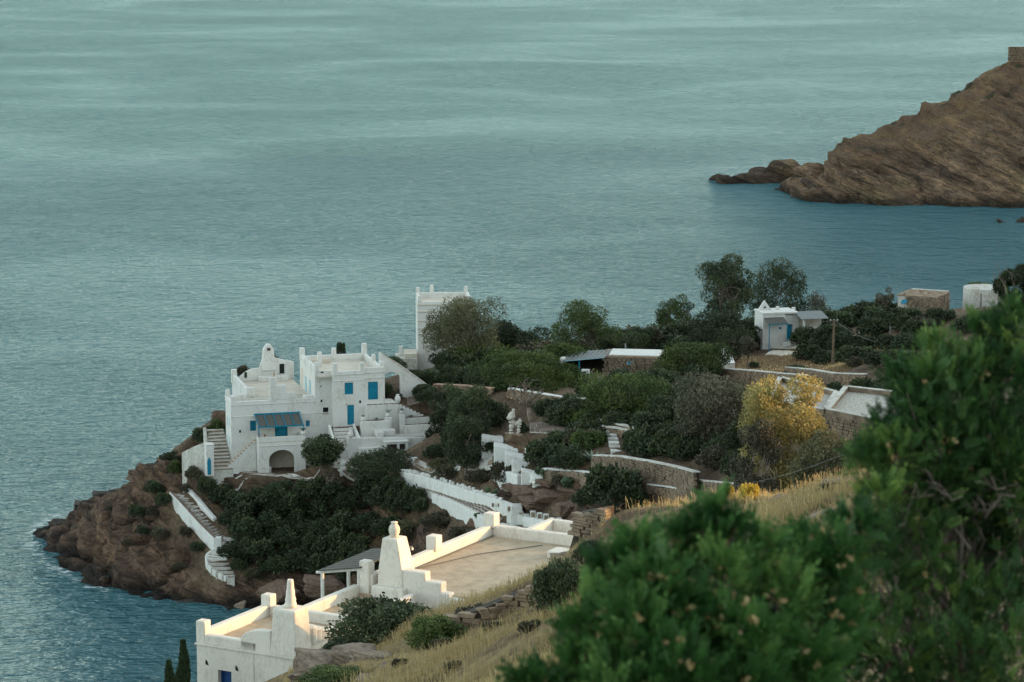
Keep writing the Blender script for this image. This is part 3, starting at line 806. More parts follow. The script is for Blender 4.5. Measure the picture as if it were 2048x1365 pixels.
# back roof terrace of the left block
T.part('wall', MB(H).box(2.4, 9.2, -13.6, -3.9, 11.0, 17.78), M['white'])
T.part('roof_deck', MB(H).box(2.7, 9.2, -13.3, -3.95, 17.78, 17.9), M['cream'])
T.part('parapet', MB(H).box(2.4, 2.75, -13.6, -4.4, 17.78, 18.75), M['white'], bevel=0.05)
T.part('parapet', MB(H).box(2.4, 3.3, -4.4, -3.95, 17.78, 18.9), M['white'], bevel=0.05)
post(T, H, 2.6, -13.4, 17.78, 19.3, 0.6)
T.part('parapet_step', MB(H).box(5.2, 8.6, -12.9, -12.2, 17.9, 18.5), M['white'], bevel=0.05)
sc = [(2.9, 17.9), (9.4, 17.9), (9.4, 19.9), (8.6, 20.05), (7.7, 20.3), (7.2, 20.45), (5.8, 20.3), (5.5, 19.35), (4.5, 19.25), (3.8, 18.9), (3.2, 18.4)]
T.part('curved_back_wall', MB(H).prism_b(sc, -13.65, -13.3), M['white'], bevel=0.05)
ch = T.part('chimney', MB(H).prism_b([(5.7, 19.0), (7.35, 19.0), (7.1, 21.45), (6.7, 22.0), (6.35, 22.0), (5.95, 21.45)], -13.9, -13.1), M['white'], bevel=0.08)
T.part('chimney_slot', MB(H).box(6.35, 6.7, -13.105, -13.06, 21.3, 21.6), M['stone_dark'], ch)
T.part('niche', MB(H).box(7.75, 8.3, -13.31, -13.27, 18.6, 19.7), M['dark'])
T.part('niche', MB(H).box(3.75, 4.05, -13.31, -13.27, 18.3, 18.95), M['scrub'])
T.part('roof_vent', MB(H).box(6.85, 7.0, -12.25, -12.1, 18.5, 19.0), M['terracotta'])
# upper right block: shallow left bay and projecting right bay
T.part('wall', MB(H).grid_wall(9.2, 11.0, 10.6, 20.95, -0.45, 0.0, [(10.05, 10.67, 16.37, 17.06)]), M['white'])
T.part('window_glass', MB(H).box(10.06, 10.66, -0.2, -0.15, 16.38, 17.05), M['dark'])
T.part('window_lintel', MB(H).prism_b([(10.0, 17.06), (10.72, 17.06), (10.6, 17.16), (10.36, 17.2), (10.12, 17.16)], 0.0, 0.03), M['white'])
T.part('window_sill', MB(H).box(9.98, 10.74, 0.0, 0.06, 16.30, 16.37), M['cream'])
T.part('wall', MB(H).grid_wall(11.0, 16.7, 14.0, 20.75, 0.55, 1.0, [(12.53, 13.28, 15.2, 17.38), (12.26, 13.2, 18.55, 19.85), (14.84, 15.94, 17.85, 19.82)]), M['white'], label='projecting white front wall with blue door and shutters')
T.part('wall', MB(H).box(11.0, 11.4, -0.45, 0.55, 12.0, 20.75), M['white'])
T.part('wall', MB(H).box(16.3, 16.7, -8.6, 0.55, 12.0, 20.75), M['white'])
T.part('wall', MB(H).box(9.2, 9.6, -8.6, -0.45, 16.5, 20.95), M['white'], label='white side wall of the upper storey')
T.part('wall', MB(H).box(9.6, 16.3, -8.6, -8.2, 12.0, 20.75), M['white'])
T.part('roof_deck', MB(H).box(9.5, 16.4, -8.3, 0.6, 20.45, 20.6), M['cream'])
T.part('parapet', MB(H).box(9.2, 9.55, -8.6, -0.35, 20.95, 21.55), M['white'], bevel=0.05)
T.part('parapet', MB(H).box(9.2, 11.0, -0.35, -0.004, 20.95, 21.05), M['white'], bevel=0.03)
T.part('parapet', MB(H).box(9.55, 16.7, -8.6, -8.25, 20.75, 21.35), M['white'], bevel=0.05)
T.part('parapet', MB(H).box(16.35, 16.7, -8.25, 0.65, 20.75, 21.3), M['white'], bevel=0.05)
T.part('parapet', MB(H).box(11.0, 14.45, 0.65, 0.996, 20.75, 21.1), M['white'], bevel=0.04)
T.part('parapet', MB(H).box(14.45, 16.7, 0.65, 0.996, 20.75, 21.38), M['white'], bevel=0.04)
for a, b, z1, s in [(9.45, -0.22, 22.05, 0.5), (9.42, -8.35, 22.3, 0.55), (13.0, -8.4, 22.1, 0.5), (16.45, -8.4, 22.45, 0.55), (16.5, -3.8, 22.0, 0.45), (16.5, 0.2, 21.9, 0.45),
                    (11.27, 0.72, 22.0, 0.55), (14.25, 0.72, 21.95, 0.5), (9.4, -4.5, 22.0, 0.4)]:
    post(T, H, a, b, 20.9, z1, s)
T.part('roof_flue', MB(H).box(10.6, 11.1, -5.9, -5.4, 20.6, 22.2, 0.03, 0.03), M['white'], bevel=0.04)
T.part('roof_bench', MB(H).box(10.2, 12.4, -8.2, -7.5, 20.6, 21.05), M['cream'], bevel=0.04)
cornice(T, H, 11.0, 14.5, 1.0, 20.02); cornice(T, H, 11.0, 14.5, 1.0, 20.72); cornice(T, H, 14.5, 16.7, 1.0, 20.2); cornice(T, H, 14.5, 16.7, 1.0, 20.8, 0.06); cornice(T, H, 9.2, 11.0, 0, 20.0)
opening(T, H, 12.26, 13.2, 18.55, 19.85, 1.0, M['blue'], 'window_shutter', 2)
opening(T, H, 14.84, 15.94, 17.85, 19.82, 1.0, M['blue'], 'terrace_door', 2)
opening(T, H, 12.53, 13.28, 15.2, 17.38, 1.0, M['blue'], 'front_door', 1)
T.part('door_lamp', MB(H).lathe(12.45, 1.12, [(0.02, 17.42), (0.07, 17.46), (0.07, 17.56), (0.02, 17.6)], 8), M['terracotta'])
hole(T, H, 13.95, 1.0, 17.55); hole(T, H, 10.0, 0.0, 20.85, 0.3, 0.18)
for bb, w in ((-2.9, 0.5), (-5.2, 0.5)):
    T.part('side_door', MB(H).box(9.17, 9.25, bb - w, bb + w, 17.95, 19.6), M['pale_blue'])
T.part('side_arch', MB(H).box(9.18, 9.25, -7.9, -6.9, 17.95, 20.2), M['cream'])
T.part('wall_patch', MB(H).box(8.2, 9.19, -2.0, -0.6, 17.55, 18.25), M['white'], bevel=0.05)
# arched porch with balcony and awning
arch = [(2.5, 10.3), (3.62, 10.3), (3.62, 12.1)] + [(5.0 - 1.38 * math.cos(t), 12.1 + 1.05 * math.sin(t)) for t in np.linspace(0.12, math.pi - 0.12, 14)] + [(6.38, 12.1), (6.38, 10.3), (7.6, 10.3), (7.6, 13.95), (2.5, 13.95)]
T.part('porch_arch', MB(H).prism_b(arch, 2.2, 2.6), M['white'], bevel=0.03)
T.part('porch_side', MB(H).box(2.5, 2.9, 0.0, 2.2, 10.3, 13.95), M['white'])
T.part('porch_side', MB(H).box(7.2, 7.6, 0.0, 2.2, 10.3, 13.95), M['white'])
T.part('balcony_floor', MB(H).box(2.52, 7.58, 0.0, 2.58, 13.95, 14.05), M['cream'])
T.part('parapet', MB(H).box(2.5, 7.6, 2.3, 2.6, 14.05, 14.62), M['white'], bevel=0.04)
T.part('parapet', MB(H).box(7.3, 7.6, 0.0, 2.3, 14.05, 14.55), M['white'], bevel=0.04)
T.part('parapet', MB(H).box(2.5, 2.8, 1.2, 2.3, 14.05, 14.55), M['white'], bevel=0.04)
cornice(T, H, 2.5, 7.6, 2.6, 13.62)
T.part('porch_back', MB(H).box(2.9, 7.2, 0.02, 0.06, 10.5, 13.6), M['cream'])
opening(T, H, 3.15, 4.05, 10.9, 13.1, 0.16, M['blue'], 'porch_door', 1)
T.part('porch_stub', MB(H).box(3.62, 3.9, 1.9, 2.3, 10.4, 11.3), M['white'], bevel=0.04)
aw = T.part('awning', MB(H).prism_a([(0.02, 16.55), (2.35, 15.72), (2.35, 15.78), (0.02, 16.62)], 2.55, 7.45), M['reed'], label='grey reed awning on blue rails over the balcony')
for k in range(6):
    x = 2.6 + k * 0.96
    T.part('rail', MB(H).prism_a([(0.0, 16.63), (2.42, 15.79), (2.42, 15.86), (0.0, 16.70)], x - 0.04, x + 0.04), M['blue'], aw)
T.part('rail', MB(H).box(2.5, 7.5, 0.0, 0.1, 16.6, 16.76), M['blue'], aw)
T.part('rail', MB(H).box(2.5, 7.5, 2.38, 2.46, 15.64, 15.78), M['blue'], aw)
for x in (2.58, 7.42): T.part('awning_post', MB(H).box(x - 0.05, x + 0.05, 2.36, 2.46, 14.6, 15.65), M['blue'], aw)
# outside stair on the front wall with stepped balustrade, and its treads
n = 11
pf = [(2.45, 10.5), (2.45, 14.0)]
for k in range(n):
    x = 2.45 - (k + 0.0) * 0.30; z = 14.0 - k * 0.27
    pf += [(x, z), (x - 0.30, z)]
pf += [(2.45 - n * 0.30, 10.5)]
T.part('stair_wall', MB(H).prism_b(pf[1:] + [pf[0]], 0.9, 1.15), M['white'])
for k in range(n):
    x = 2.45 - k * 0.30; z = 13.85 - k * 0.27
    T.part('stair_step', MB(H).box(x - 0.30, x, 0.0, 0.9, z - 0.26, z), M['cream'])
    if k % 1 == 0: T.part('stair_cap', MB(H).box(x - 0.22, x - 0.04, 0.88, 1.17, z + 0.16, z + 0.24), M['terracotta'])
T.part('stair_fill', MB(H).prism_b([(2.45, 10.5), (2.45, 13.5), (-0.6, 10.7), (-0.6, 10.5)], 0.02, 0.88), M['white'])

# planted pots standing on the balcony parapet
def agave_mesh(name, n, L, seed, mat, w=0.09, up=0.6):
    rg = np.random.default_rng(seed); V = []; Q = []; ti = []
    for k in range(n):
        t = 2 * math.pi * k / n * 1.618 * 2; el = up * rg.uniform(0.5, 1.4); l = L * rg.uniform(0.7, 1.1)
        d = np.array([math.cos(t) * math.cos(el), math.sin(t) * math.cos(el), math.sin(el)]); s = np.array([-math.sin(t), math.cos(t), 0])
        u = np.array([0, 0, 1.0])
        b = len(V)
        mid = d * l * 0.45 + u * 0.03 * L; tip = d * l - u * 0.12 * l
        V += [d * 0.02 - s * w * 0.5, d * 0.02 + s * w * 0.5, mid + s * w * 0.6, mid - s * w * 0.6, tip + s * 0.008, tip - s * 0.008, mid - u * 0.03]
        Q += [(b, b + 1, b + 2, b + 3), (b + 3, b + 2, b + 4, b + 5)]; ti += [rg.uniform(0, 1)] * 7
    return np_mesh(name, V, Q, mat, {'tint': ti})
AGAVE = [agave_mesh('agave_leaves', 15, 0.75, 1, M['agave']), agave_mesh('agave_leaves', 18, 0.95, 2, M['agave'], 0.12, 0.75), agave_mesh('red_leaves', 14, 0.5, 3, M['greyscrub'], 0.08, 0.9)]
def potted(label, p, r, h, ag, sc=1.0, group='planted white pots', mat='white'):
    t = Thing('plant_pot', label, 'plant pot', p, 0, group)
    t.part('pot', MB().lathe(p[0], p[1], [(r * 0.6, p[2]), (r, p[2] + h * 0.45), (r * 0.95, p[2] + h * 0.75), (r * 0.7, p[2] + h * 0.88), (r * 0.82, p[2] + h)], 14), M[mat], smooth=True)
    o = add_obj('leaves', AGAVE[ag], t.o); o.location = (0, 0, h * 0.95); o.scale = (sc, sc, sc)
    return t
potted('round white pot of spiky agave on the right end of the balcony parapet', H(7.35, 2.45, 14.62), 0.26, 0.5, 1, 0.75)
potted('small pot of reddish plant on the left end of the balcony parapet', H(2.6, 2.3, 14.58), 0.16, 0.25, 2, 0.8, mat='terracotta')
potted('little pot with drooping plant beside the balcony corner', H(3.2, 2.44, 14.62), 0.13, 0.14, 2, 0.7, mat='terracotta')

# ------------------------------------------------------------------ terrace in front of the blue front door
zt = 14.4
T2 = Thing('terrace', 'white walled garden terrace with benches and built in barbecue right of the house', 'terrace', H(14.0, 4.0, 12.6), R(15))
# polygon floor and the two front walls
T2.part('terrace_floor', MB(H).box(11.7, 22.3, 2.8, 5.68, 12.4, 14.35), M['white_old'], bevel=0.03)
T2.part('front_wall', MB(H).prism_b([(11.5, 12.2), (22.1, 12.2), (22.1, 14.30), (17.0, 14.55), (11.5, 14.78)], 5.7, 6.02), M['white'], bevel=0.05)
for k in range(16):
    x = 12.3 + k * 0.6
    T2.part('edge_stone', MB(H).box(x, x + 0.5, 5.3, 5.66, 14.35, 14.40), M['slate'])
T2.part('lower_bench', MB(H).box(12.6, 15.6, 6.02, 6.7, 11.9, 13.75), M['white'], bevel=0.06)
T2.part('barbecue', MB(H).grid_wall(15.4, 17.9, 11.9, 14.25, 6.1, 6.95, [(15.6, 16.75, 13.35, 14.05), (16.95, 17.65, 13.35, 14.05)]), M['white'])
T2.part('barbecue_recess', MB(H).box(15.6, 17.65, 6.35, 6.45, 13.35, 14.05), M['stone_dark'])
T2.part('barbecue_top', MB(H).box(15.3, 18.0, 6.05, 7.0, 14.25, 14.33), M['white'], bevel=0.03)
T2.part('low_wall', MB(H).box(17.9, 22.3, 6.1, 6.4, 11.9, 13.55), M['white'], bevel=0.05)
T2.part('bench', MB(H).box(15.0, 17.2, 3.05, 3.9, 14.35, 15.0), M['white'], bevel=0.08)
T2.part('bench', MB(H).box(15.0, 15.8, 3.9, 4.5, 14.35, 14.95), M['white'], bevel=0.08)
T2.part('planter', MB(H).box(13.6, 16.9, 2.3, 3.0, 13.0, 15.85), M['white'], bevel=0.06)
T2.part('planter_edge', MB(H).box(14.3, 16.2, 2.35, 2.6, 15.85, 15.92), M['slate'])
T2.part('planter', MB(H).box(16.35, 17.05, 2.2, 2.9, 13.0, 16.15), M['white'], bevel=0.06)
T2.part('stub_wall', MB(H).box(21.2, 22.4, 4.3, 4.6, 14.35, 15.25), M['white'], bevel=0.05)
T2.part('upper_wall', MB(H).box(18.4, 23.8, 1.75, 2.1, 13.0, 15.85), M['white'], bevel=0.05)
T2.part('upper_edge', MB(H).box(18.6, 23.6, 1.8, 2.05, 15.85, 15.92), M['slate'])
T2.part('middle_wall', MB(H).box(18.4, 23.2, 2.5, 2.85, 13.0, 15.2), M['white'], bevel=0.05)
T2.part('middle_edge', MB(H).box(18.5, 23.1, 2.52, 2.7, 15.2, 15.26), M['slate'])
T2.part('upper_terrace', MB(H).box(14.5, 18.0, -1.6, 1.75, 12.6, 17.4), M['white'], bevel=0.05)
T2.part('planter', MB(H).box(18.0, 18.6, 1.9, 2.5, 13.2, 16.35), M['white'], bevel=0.06)
for k in range(7):
    a = 18.0 + k * 0.4; z = 17.3 - k * 0.2
    T2.part('step', MB(H).box(a, a + 0.4, 0.4, 1.7, 13.0, z), M['white'], bevel=0.02)
    T2.part('tread', MB(H).box(a + 0.03, a + 0.38, 0.45, 1.66, z, z + 0.03), M['slate'])
# entrance steps down from the front door
for k in range(7):
    b = 1.75 + k * 0.58; z = 15.1 - k * 0.27
    x0_, x1_ = 10.75 - 0.06 * k, 12.9 - 0.19 * k
    T2.part('step', MB(H).box(x0_, x1_, b, b + 0.58, 11.8, z), M['white'], bevel=0.03)
    rg = random.Random(k)
    x = x0_ + 0.1
    while x < x1_ - 0.4:
        w = rg.uniform(0.3, 0.5)
        T2.part('tread_stone', MB(H).box(x, x + w - 0.06, b + 0.06, b + 0.48, z, z + 0.02), M['slate'])
        x += w
T2.part('stair_kerb', MB(H).prism_a([(1.75, 15.5), (5.9, 13.6), (5.9, 12.4), (1.75, 14.4)], 10.25, 10.5), M['white'], bevel=0.05)
T2.part('stair_kerb', MB(H).prism_a([(1.75, 15.5), (5.6, 14.3), (5.6, 12.4), (1.75, 14.4)], 12.95, 13.15), M['white'], bevel=0.05)
for x in np.arange(14.6, 17.9, 0.62):
    T2.part('edge_stone', MB(H).box(x, x + 0.52, 1.32, 1.73, 17.4, 17.44), M['slate'])
ld = T2.part('ladder', MB(H).box(18.2, 20.6, 6.42, 6.48, 13.35, 13.40).box(18.2, 20.6, 6.75, 6.8, 12.95, 13.0), M['wood'], label='wooden ladder lying along the low wall')
for x in np.arange(18.3, 20.6, 0.24): T2.part('rung', MB(H).box(x, x + 0.03, 6.43, 6.79, 12.97, 13.38), M['wood'], ld)
potted('tall white planter pot of agave left of the terrace bench', H(13.9, 2.65, 15.85), 0.25, 0.5, 2, 0.8)
potted('white pot with long leaved agave on the terrace planter', H(16.7, 2.55, 16.15), 0.26, 0.5, 1, 0.75)
potted('white pot with agave on the post beside the terrace steps', H(18.3, 2.2, 16.35), 0.24, 0.4, 0, 0.8)
o = add_obj('agave', AGAVE[0], None, H(15.4, 2.6, 15.92)); o.scale = (0.9, 0.9, 0.8); tag(o, 'low agave growing on the terrace planter edge between two pots', 'agave')
o = add_obj('agave', AGAVE[0], None, H(19.4, 1.9, 15.92)); o.scale = (0.8, 0.8, 0.7); tag(o, 'low agave growing on the long upper terrace wall', 'agave')
def urn(label, p, r, h, group='white urns on the garden walls', name='urn', mat='white'):
    m = MB().lathe(p[0], p[1], [(r * 0.55, p[2]), (r * 0.6, p[2] + h * 0.06), (r * 0.95, p[2] + h * 0.3), (r, p[2] + h * 0.5), (r * 0.85, p[2] + h * 0.72), (r * 0.5, p[2] + h * 0.86), (r * 0.62, p[2] + h)], 14)
    return single(name, m, M[mat], label, 'urn', p, group, smooth=True)
urn('white urn at the right end of the upper terrace ledge', H(18.0, 1.5, 17.44), 0.32, 0.95)
urn('round white urn at the foot of the entrance steps, left side', H(9.75, 5.9, 13.1), 0.38, 1.0)
urn('white urn on the terrace corner right of the entrance steps', H(11.85, 5.86, 14.76), 0.32, 0.8)
urn('slim white urn on the pillar among bushes below the steps', H(10.3, 9.0, 12.35), 0.28, 0.75)
single('pillar', MB(H).box(9.9, 10.7, 8.6, 9.4, 9.5, 12.35, 0.08, 0.08), M['white'], 'short white pillar carrying an urn among bushes below the steps', 'pillar', H(10.3, 9.0, 10.0), bevel=0.06)

# garden wall right of the house, falling to the right, with an arched gateway
T3 = Thing('garden_wall', 'sloping white garden wall with arched gateway joining the right side of the house', 'wall', H(16.8, -1.0, 15.0), R(15))
gw_ = [(16.72, 15.2), (17.0, 15.2), (17.0, 19.6)] + [(18.0 - 1.0 * math.cos(t), 19.6 + 0.7 * math.sin(t)) for t in np.linspace(0.2, math.pi - 0.2, 9)] + [(19.0, 19.6), (19.0, 15.2), (23.5, 15.2), (23.5, 17.6), (21.5, 19.2), (19.0, 21.1), (16.72, 22.6)]
T3.part('wall', MB(H).prism_b(gw_, -2.1, -1.7), M['white'])
for k in range(8):
    t = k / 8; a = 17.2 + t * 6; z = 22.25 - t * 4.55
    T3.part('coping_stone', MB(H).add([(a, -2.15, z), (a + 0.6, -2.15, z - 0.44), (a + 0.6, -1.65, z - 0.44), (a, -1.65, z), (a, -2.15, z + 0.08), (a + 0.6, -2.15, z - 0.36), (a + 0.6, -1.65, z - 0.36), (a, -1.65, z + 0.08)],
            [(0, 1, 2, 3), (4, 5, 6, 7), (0, 1, 5, 4), (1, 2, 6, 5), (2, 3, 7, 6), (3, 0, 4, 7)]), M['terracotta'])
# ------------------------------------------------------------------ near house below the hill: three roof levels
Nf = NEAR
W_ = M['white_near']
T = Thing('roof_house', 'near white house seen from above with parapets, two chimneys and flat roofs', 'house', Nf(0, 0, 39.0), R(61.4 - 90))
# left room
T.part('wall', MB(Nf).prism_z([(0, 0), (0.35, 0), (0.35, 4.9), (0, 4.9)], 38.0, 40.6), W_)
hw = MB(Nf)
# front wall (facing the lower left of the photograph) with its blue window: slab across b at a = 0
class _Sw:                                         # swap plan axes so grid_wall can run along b
    def __call__(s, a, b, z): return Nf(b, a, z)
SW = _Sw()
T.part('wall', MB(SW).grid_wall(0, 4.9, 40.6, 43.0, 0.0, 0.35, [(1.05, 1.72, 40.6, 42.0)]), W_, label='white front wall with a dark blue window')
T.part('window_shutter', MB(SW).box(1.06, 1.71, 0.26, 0.31, 40.6, 41.99), M['navy'])
T.part('shutter_frame', MB(SW).box(1.06, 1.14, 0.22, 0.26, 40.6, 41.99).box(1.63, 1.71, 0.22, 0.26, 40.6, 41.99).box(1.14, 1.63, 0.22, 0.26, 41.9, 41.99), M['navy'])
T.part('wall', MB(Nf).box(0.35, 5.3, 0, 0.35, 38.0, 43.0), W_)
T.part('wall', MB(Nf).box(0.35, 10.2, 4.55, 4.9, 38.0, 43.0), W_, label='white right hand wall half hidden by scrub')
T.part('roof_deck', MB(Nf).box(0.3, 5.3, 0.3, 4.6, 42.9, 43.05), M['deck'])
ph = 43.52
T.part('parapet', MB(Nf).box(0.0, 5.3, 0.0, 0.34, 43.0, ph), W_, bevel=0.05)
T.part('parapet', MB(Nf).box(0.0, 0.34, 0.34, 3.0, 43.0, 43.42), W_, bevel=0.05)
T.part('parapet', MB(Nf).box(4.96, 5.3, 0.34, 4.56, 43.0, 43.5), W_, bevel=0.05)
T.part('parapet', MB(Nf).box(0.34, 9.7, 4.56, 4.9, 43.0, 43.5), W_, bevel=0.05)
T.part('parapet_post', MB(Nf).box(-0.02, 0.44, -0.02, 0.44, 43.0, 43.98), W_, bevel=0.05)
T.part('parapet_post', MB(Nf).box(4.9, 5.4, -0.05, 0.45, 43.4, 43.97), W_, bevel=0.06)
crv = [(2.2, 43.0), (3.7, 43.0), (3.7, 44.0), (3.45, 43.98)] + [(3.45 - 1.25 * math.sin(t), 43.98 - 0.55 * (1 - math.cos(t))) for t in np.linspace(0.15, math.pi / 2, 8)]
T.part('curved_parapet', MB(SW).prism_b(crv, 0.0, 0.34), W_, bevel=0.04)
# chimney on the corner: battered block, shouldered stepping down the right hand parapet, turned pot on top
c1 = T.part('chimney', MB(Nf).box(-0.03, 1.22, 3.66, 4.93, 43.0, 44.95, 0.10, 0.10), W_, bevel=0.07)
pot = [(0.24, 44.95), (0.25, 45.1), (0.21, 45.2), (0.23, 45.28), (0.19, 45.4), (0.185, 45.6), (0.15, 45.75), (0.145, 45.95), (0.125, 46.05), (0.12, 46.12), (0.07, 46.13), (0.07, 46.0)]
T.part('chimney_pot', MB(Nf).lathe(0.6, 4.3, pot, 16), W_, c1, smooth=True)
for k, (a0, a1, z1) in enumerate([(1.2, 1.6, 44.05), (1.6, 1.95, 43.9), (1.95, 2.3, 43.78), (2.3, 2.75, 43.66), (2.75, 3.2, 43.58)]):
    T.part('scalloped_step', MB(Nf).lathe((a0 + a1) / 2, 4.72, [(0.3, 43.3), (0.3, z1 - 0.08), (0.22, z1)], 12), W_, bevel=0.0, smooth=False)
def ncourse(p0, p1, z, nm='string_course'):
    pass
T.part('string_course', MB(Nf).box(-0.07, 0.0, -0.07, 4.97, 42.95, 43.03), W_, bevel=0.015)
T.part('string_course', MB(Nf).box(0.0, 9.0, 4.9, 4.97, 42.95, 43.03), W_, bevel=0.015)
for bq, zz in ((0.5, 42.15), (2.0, 42.1), (4.15, 41.85)):
    T.part('rain_spout', MB(SW).prism_b([(bq - 0.07, zz), (bq + 0.09, zz - 0.03), (bq + 0.02, zz + 0.16), (bq - 0.06, zz + 0.2)], -0.012, 0.02), M['dark'])
for bq in (2.85,):
    T.part('crack_line', MB(SW).box(bq, bq + 0.012, -0.006, 0.0, 40.7, 43.35), M['stone_dark'])
# middle roof
T.part('wall', MB(Nf).box(5.3, 9.7, 1.6, 1.95, 38.0, 43.0), W_)
T.part('roof_deck', MB(Nf).box(5.3, 9.8, 1.9, 4.6, 42.9, 43.06), M['deck'])
T.part('parapet', MB(Nf).box(5.3, 9.9, 1.6, 1.95, 43.0, 43.52), W_, bevel=0.05)
for k in range(3):
    T.part('roof_step', MB(Nf).box(9.7 + 0.28 * k, 10.6, 1.95, 3.3, 42.95, 43.20 + 0.15 * k), M['deck'], bevel=0.02)
# right roof
T.part('wall', MB(Nf).box(9.9, 21.2, 2.2, 2.55, 38.0, 43.45), W_)
T.part('roof_deck', MB(Nf).prism_z([(10.3, 2.5), (21.0, 2.5), (21.0, 9.5), (14.0, 12.5), (10.3, 9.5)], 43.3, 43.5), M['deck'])
T.part('parapet', MB(Nf).box(9.9, 21.2, 2.2, 2.55, 43.45, 44.02), W_, bevel=0.05)
T.part('parapet', MB(Nf).box(20.85, 21.2, 2.55, 8.2, 43.45, 44.02), W_, bevel=0.05)
T.part('parapet_post', MB(Nf).box(9.75, 10.2, 1.95, 2.45, 42.8, 44.65), W_, bevel=0.06)
T.part('parapet_post', MB(Nf).box(15.35, 15.95, 2.1, 2.65, 43.9, 44.62), W_, bevel=0.06)
T.part('parapet_post', MB(Nf).box(20.75, 21.35, 2.1, 2.7, 43.9, 44.60), W_, bevel=0.06)
T.part('parapet', MB(Nf).box(21.2, 23.6, 4.2, 4.55, 43.2, 44.02), W_, bevel=0.05)
T.part('parapet', MB(Nf).box(23.25, 23.6, 4.55, 8.2, 43.2, 44.02), W_, bevel=0.05)
T.part('roof_deck', MB(Nf).box(21.2, 23.3, 4.5, 8.2, 43.0, 43.2), M['cream'])
T.part('roof_step', MB(Nf).box(18.2, 19.2, 6.9, 8.0, 43.5, 43.85), W_, bevel=0.05)
T.part('wall', MB(Nf).box(10.2, 21.0, 9.0, 9.3, 38.0, 43.3), W_)
# broad chimney with an urn, on the wall between the roofs, and the wall stepping down to the right
c2 = T.part('chimney', MB(Nf).add([(9.95, 2.75, 43.0), (11.05, 2.75, 43.0), (11.05, 4.1, 43.0), (9.95, 4.1, 43.0), (9.95, 2.8, 44.2), (11.05, 2.8, 44.2), (11.05, 4.08, 44.2), (9.95, 4.08, 44.2),
        (10.0, 3.0, 45.75), (10.85, 3.0, 45.75), (10.85, 3.78, 45.75), (10.0, 3.78, 45.75)],
        [(0, 1, 2, 3), (0, 1, 5, 4), (1, 2, 6, 5), (2, 3, 7, 6), (3, 0, 4, 7), (4, 5, 9, 8), (5, 6, 10, 9), (6, 7, 11, 10), (7, 4, 8, 11), (8, 9, 10, 11)]), W_, bevel=0.07)
T.part('chimney_foot', MB(Nf).box(9.6, 10.3, 2.6, 4.3, 42.9, 43.62, 0.05, 0.05), W_, bevel=0.06)
T.part('soot_hole', MB(SW).box(3.2, 3.36, 9.63, 9.66, 43.3, 43.42), M['dark'])
ur = [(0.16, 45.75), (0.17, 45.8), (0.235, 45.95), (0.25, 46.08), (0.23, 46.2), (0.17, 46.3), (0.12, 46.35), (0.16, 46.40), (0.15, 46.43), (0.09, 46.43)]
T.part('chimney_urn', MB(Nf).lathe(10.4, 3.4, ur, 18), M['statue'], c2, smooth=True)
sw = [(3.9, 42.4), (8.6, 42.4), (8.6, 43.35), (7.7, 43.35), (6.4, 43.45), (6.4, 43.62), (6.0, 43.62), (6.0, 44.05), (5.2, 44.05), (5.2, 44.42), (4.0, 44.42)]
T.part('stepped_wall', MB(SW).prism_b(sw, 10.0, 10.5), W_, bevel=0.06)
# pipe lying across the roof
T.part('roof_pipe', MB(Nf).tube([(13.5, 2.75, 43.56), (17.2, 3.8, 43.55), (20.2, 5.6, 43.55)], 0.022, 6), M['wire'])
T.part('roof_pipe', MB(Nf).tube([(13.2, 2.66, 43.56), (20.8, 2.66, 43.56)], 0.025, 6), M['wire'])

# pergola behind the parapet
q = Thing('pergola', 'grey slatted pergola roof on white posts behind the near chimney', 'pergola', Nf(10.5, 0.6, 41.6), R(61.4 - 90))
for k in range(9):
    a = 9.6 + k * 0.52
    q.part('slat', MB(Nf).add([(a, -0.1, 43.95), (a + 0.42, -0.1, 43.95), (a + 0.42, 2.1, 44.35), (a, 2.1, 44.35), (a, -0.1, 44.0), (a + 0.42, -0.1, 44.0), (a + 0.42, 2.1, 44.4), (a, 2.1, 44.4)],
           [(0, 1, 2, 3), (4, 5, 6, 7), (0, 1, 5, 4), (1, 2, 6, 5), (2, 3, 7, 6), (3, 0, 4, 7)]), M['reed'])
for a in (9.8, 12.0, 14.1):
    q.part('beam', MB(Nf).tube([(a, -0.3, 43.83), (a, 2.15, 44.28)], 0.07, 8), M['white'])
    q.part('post', MB(Nf).tube([(a, 0.0, 41.0), (a, 0.0, 43.85)], 0.08, 8), M['white'])
    q.part('post', MB(Nf).tube([(a, 1.9, 41.0), (a, 1.9, 44.2)], 0.07, 8), M['white'])
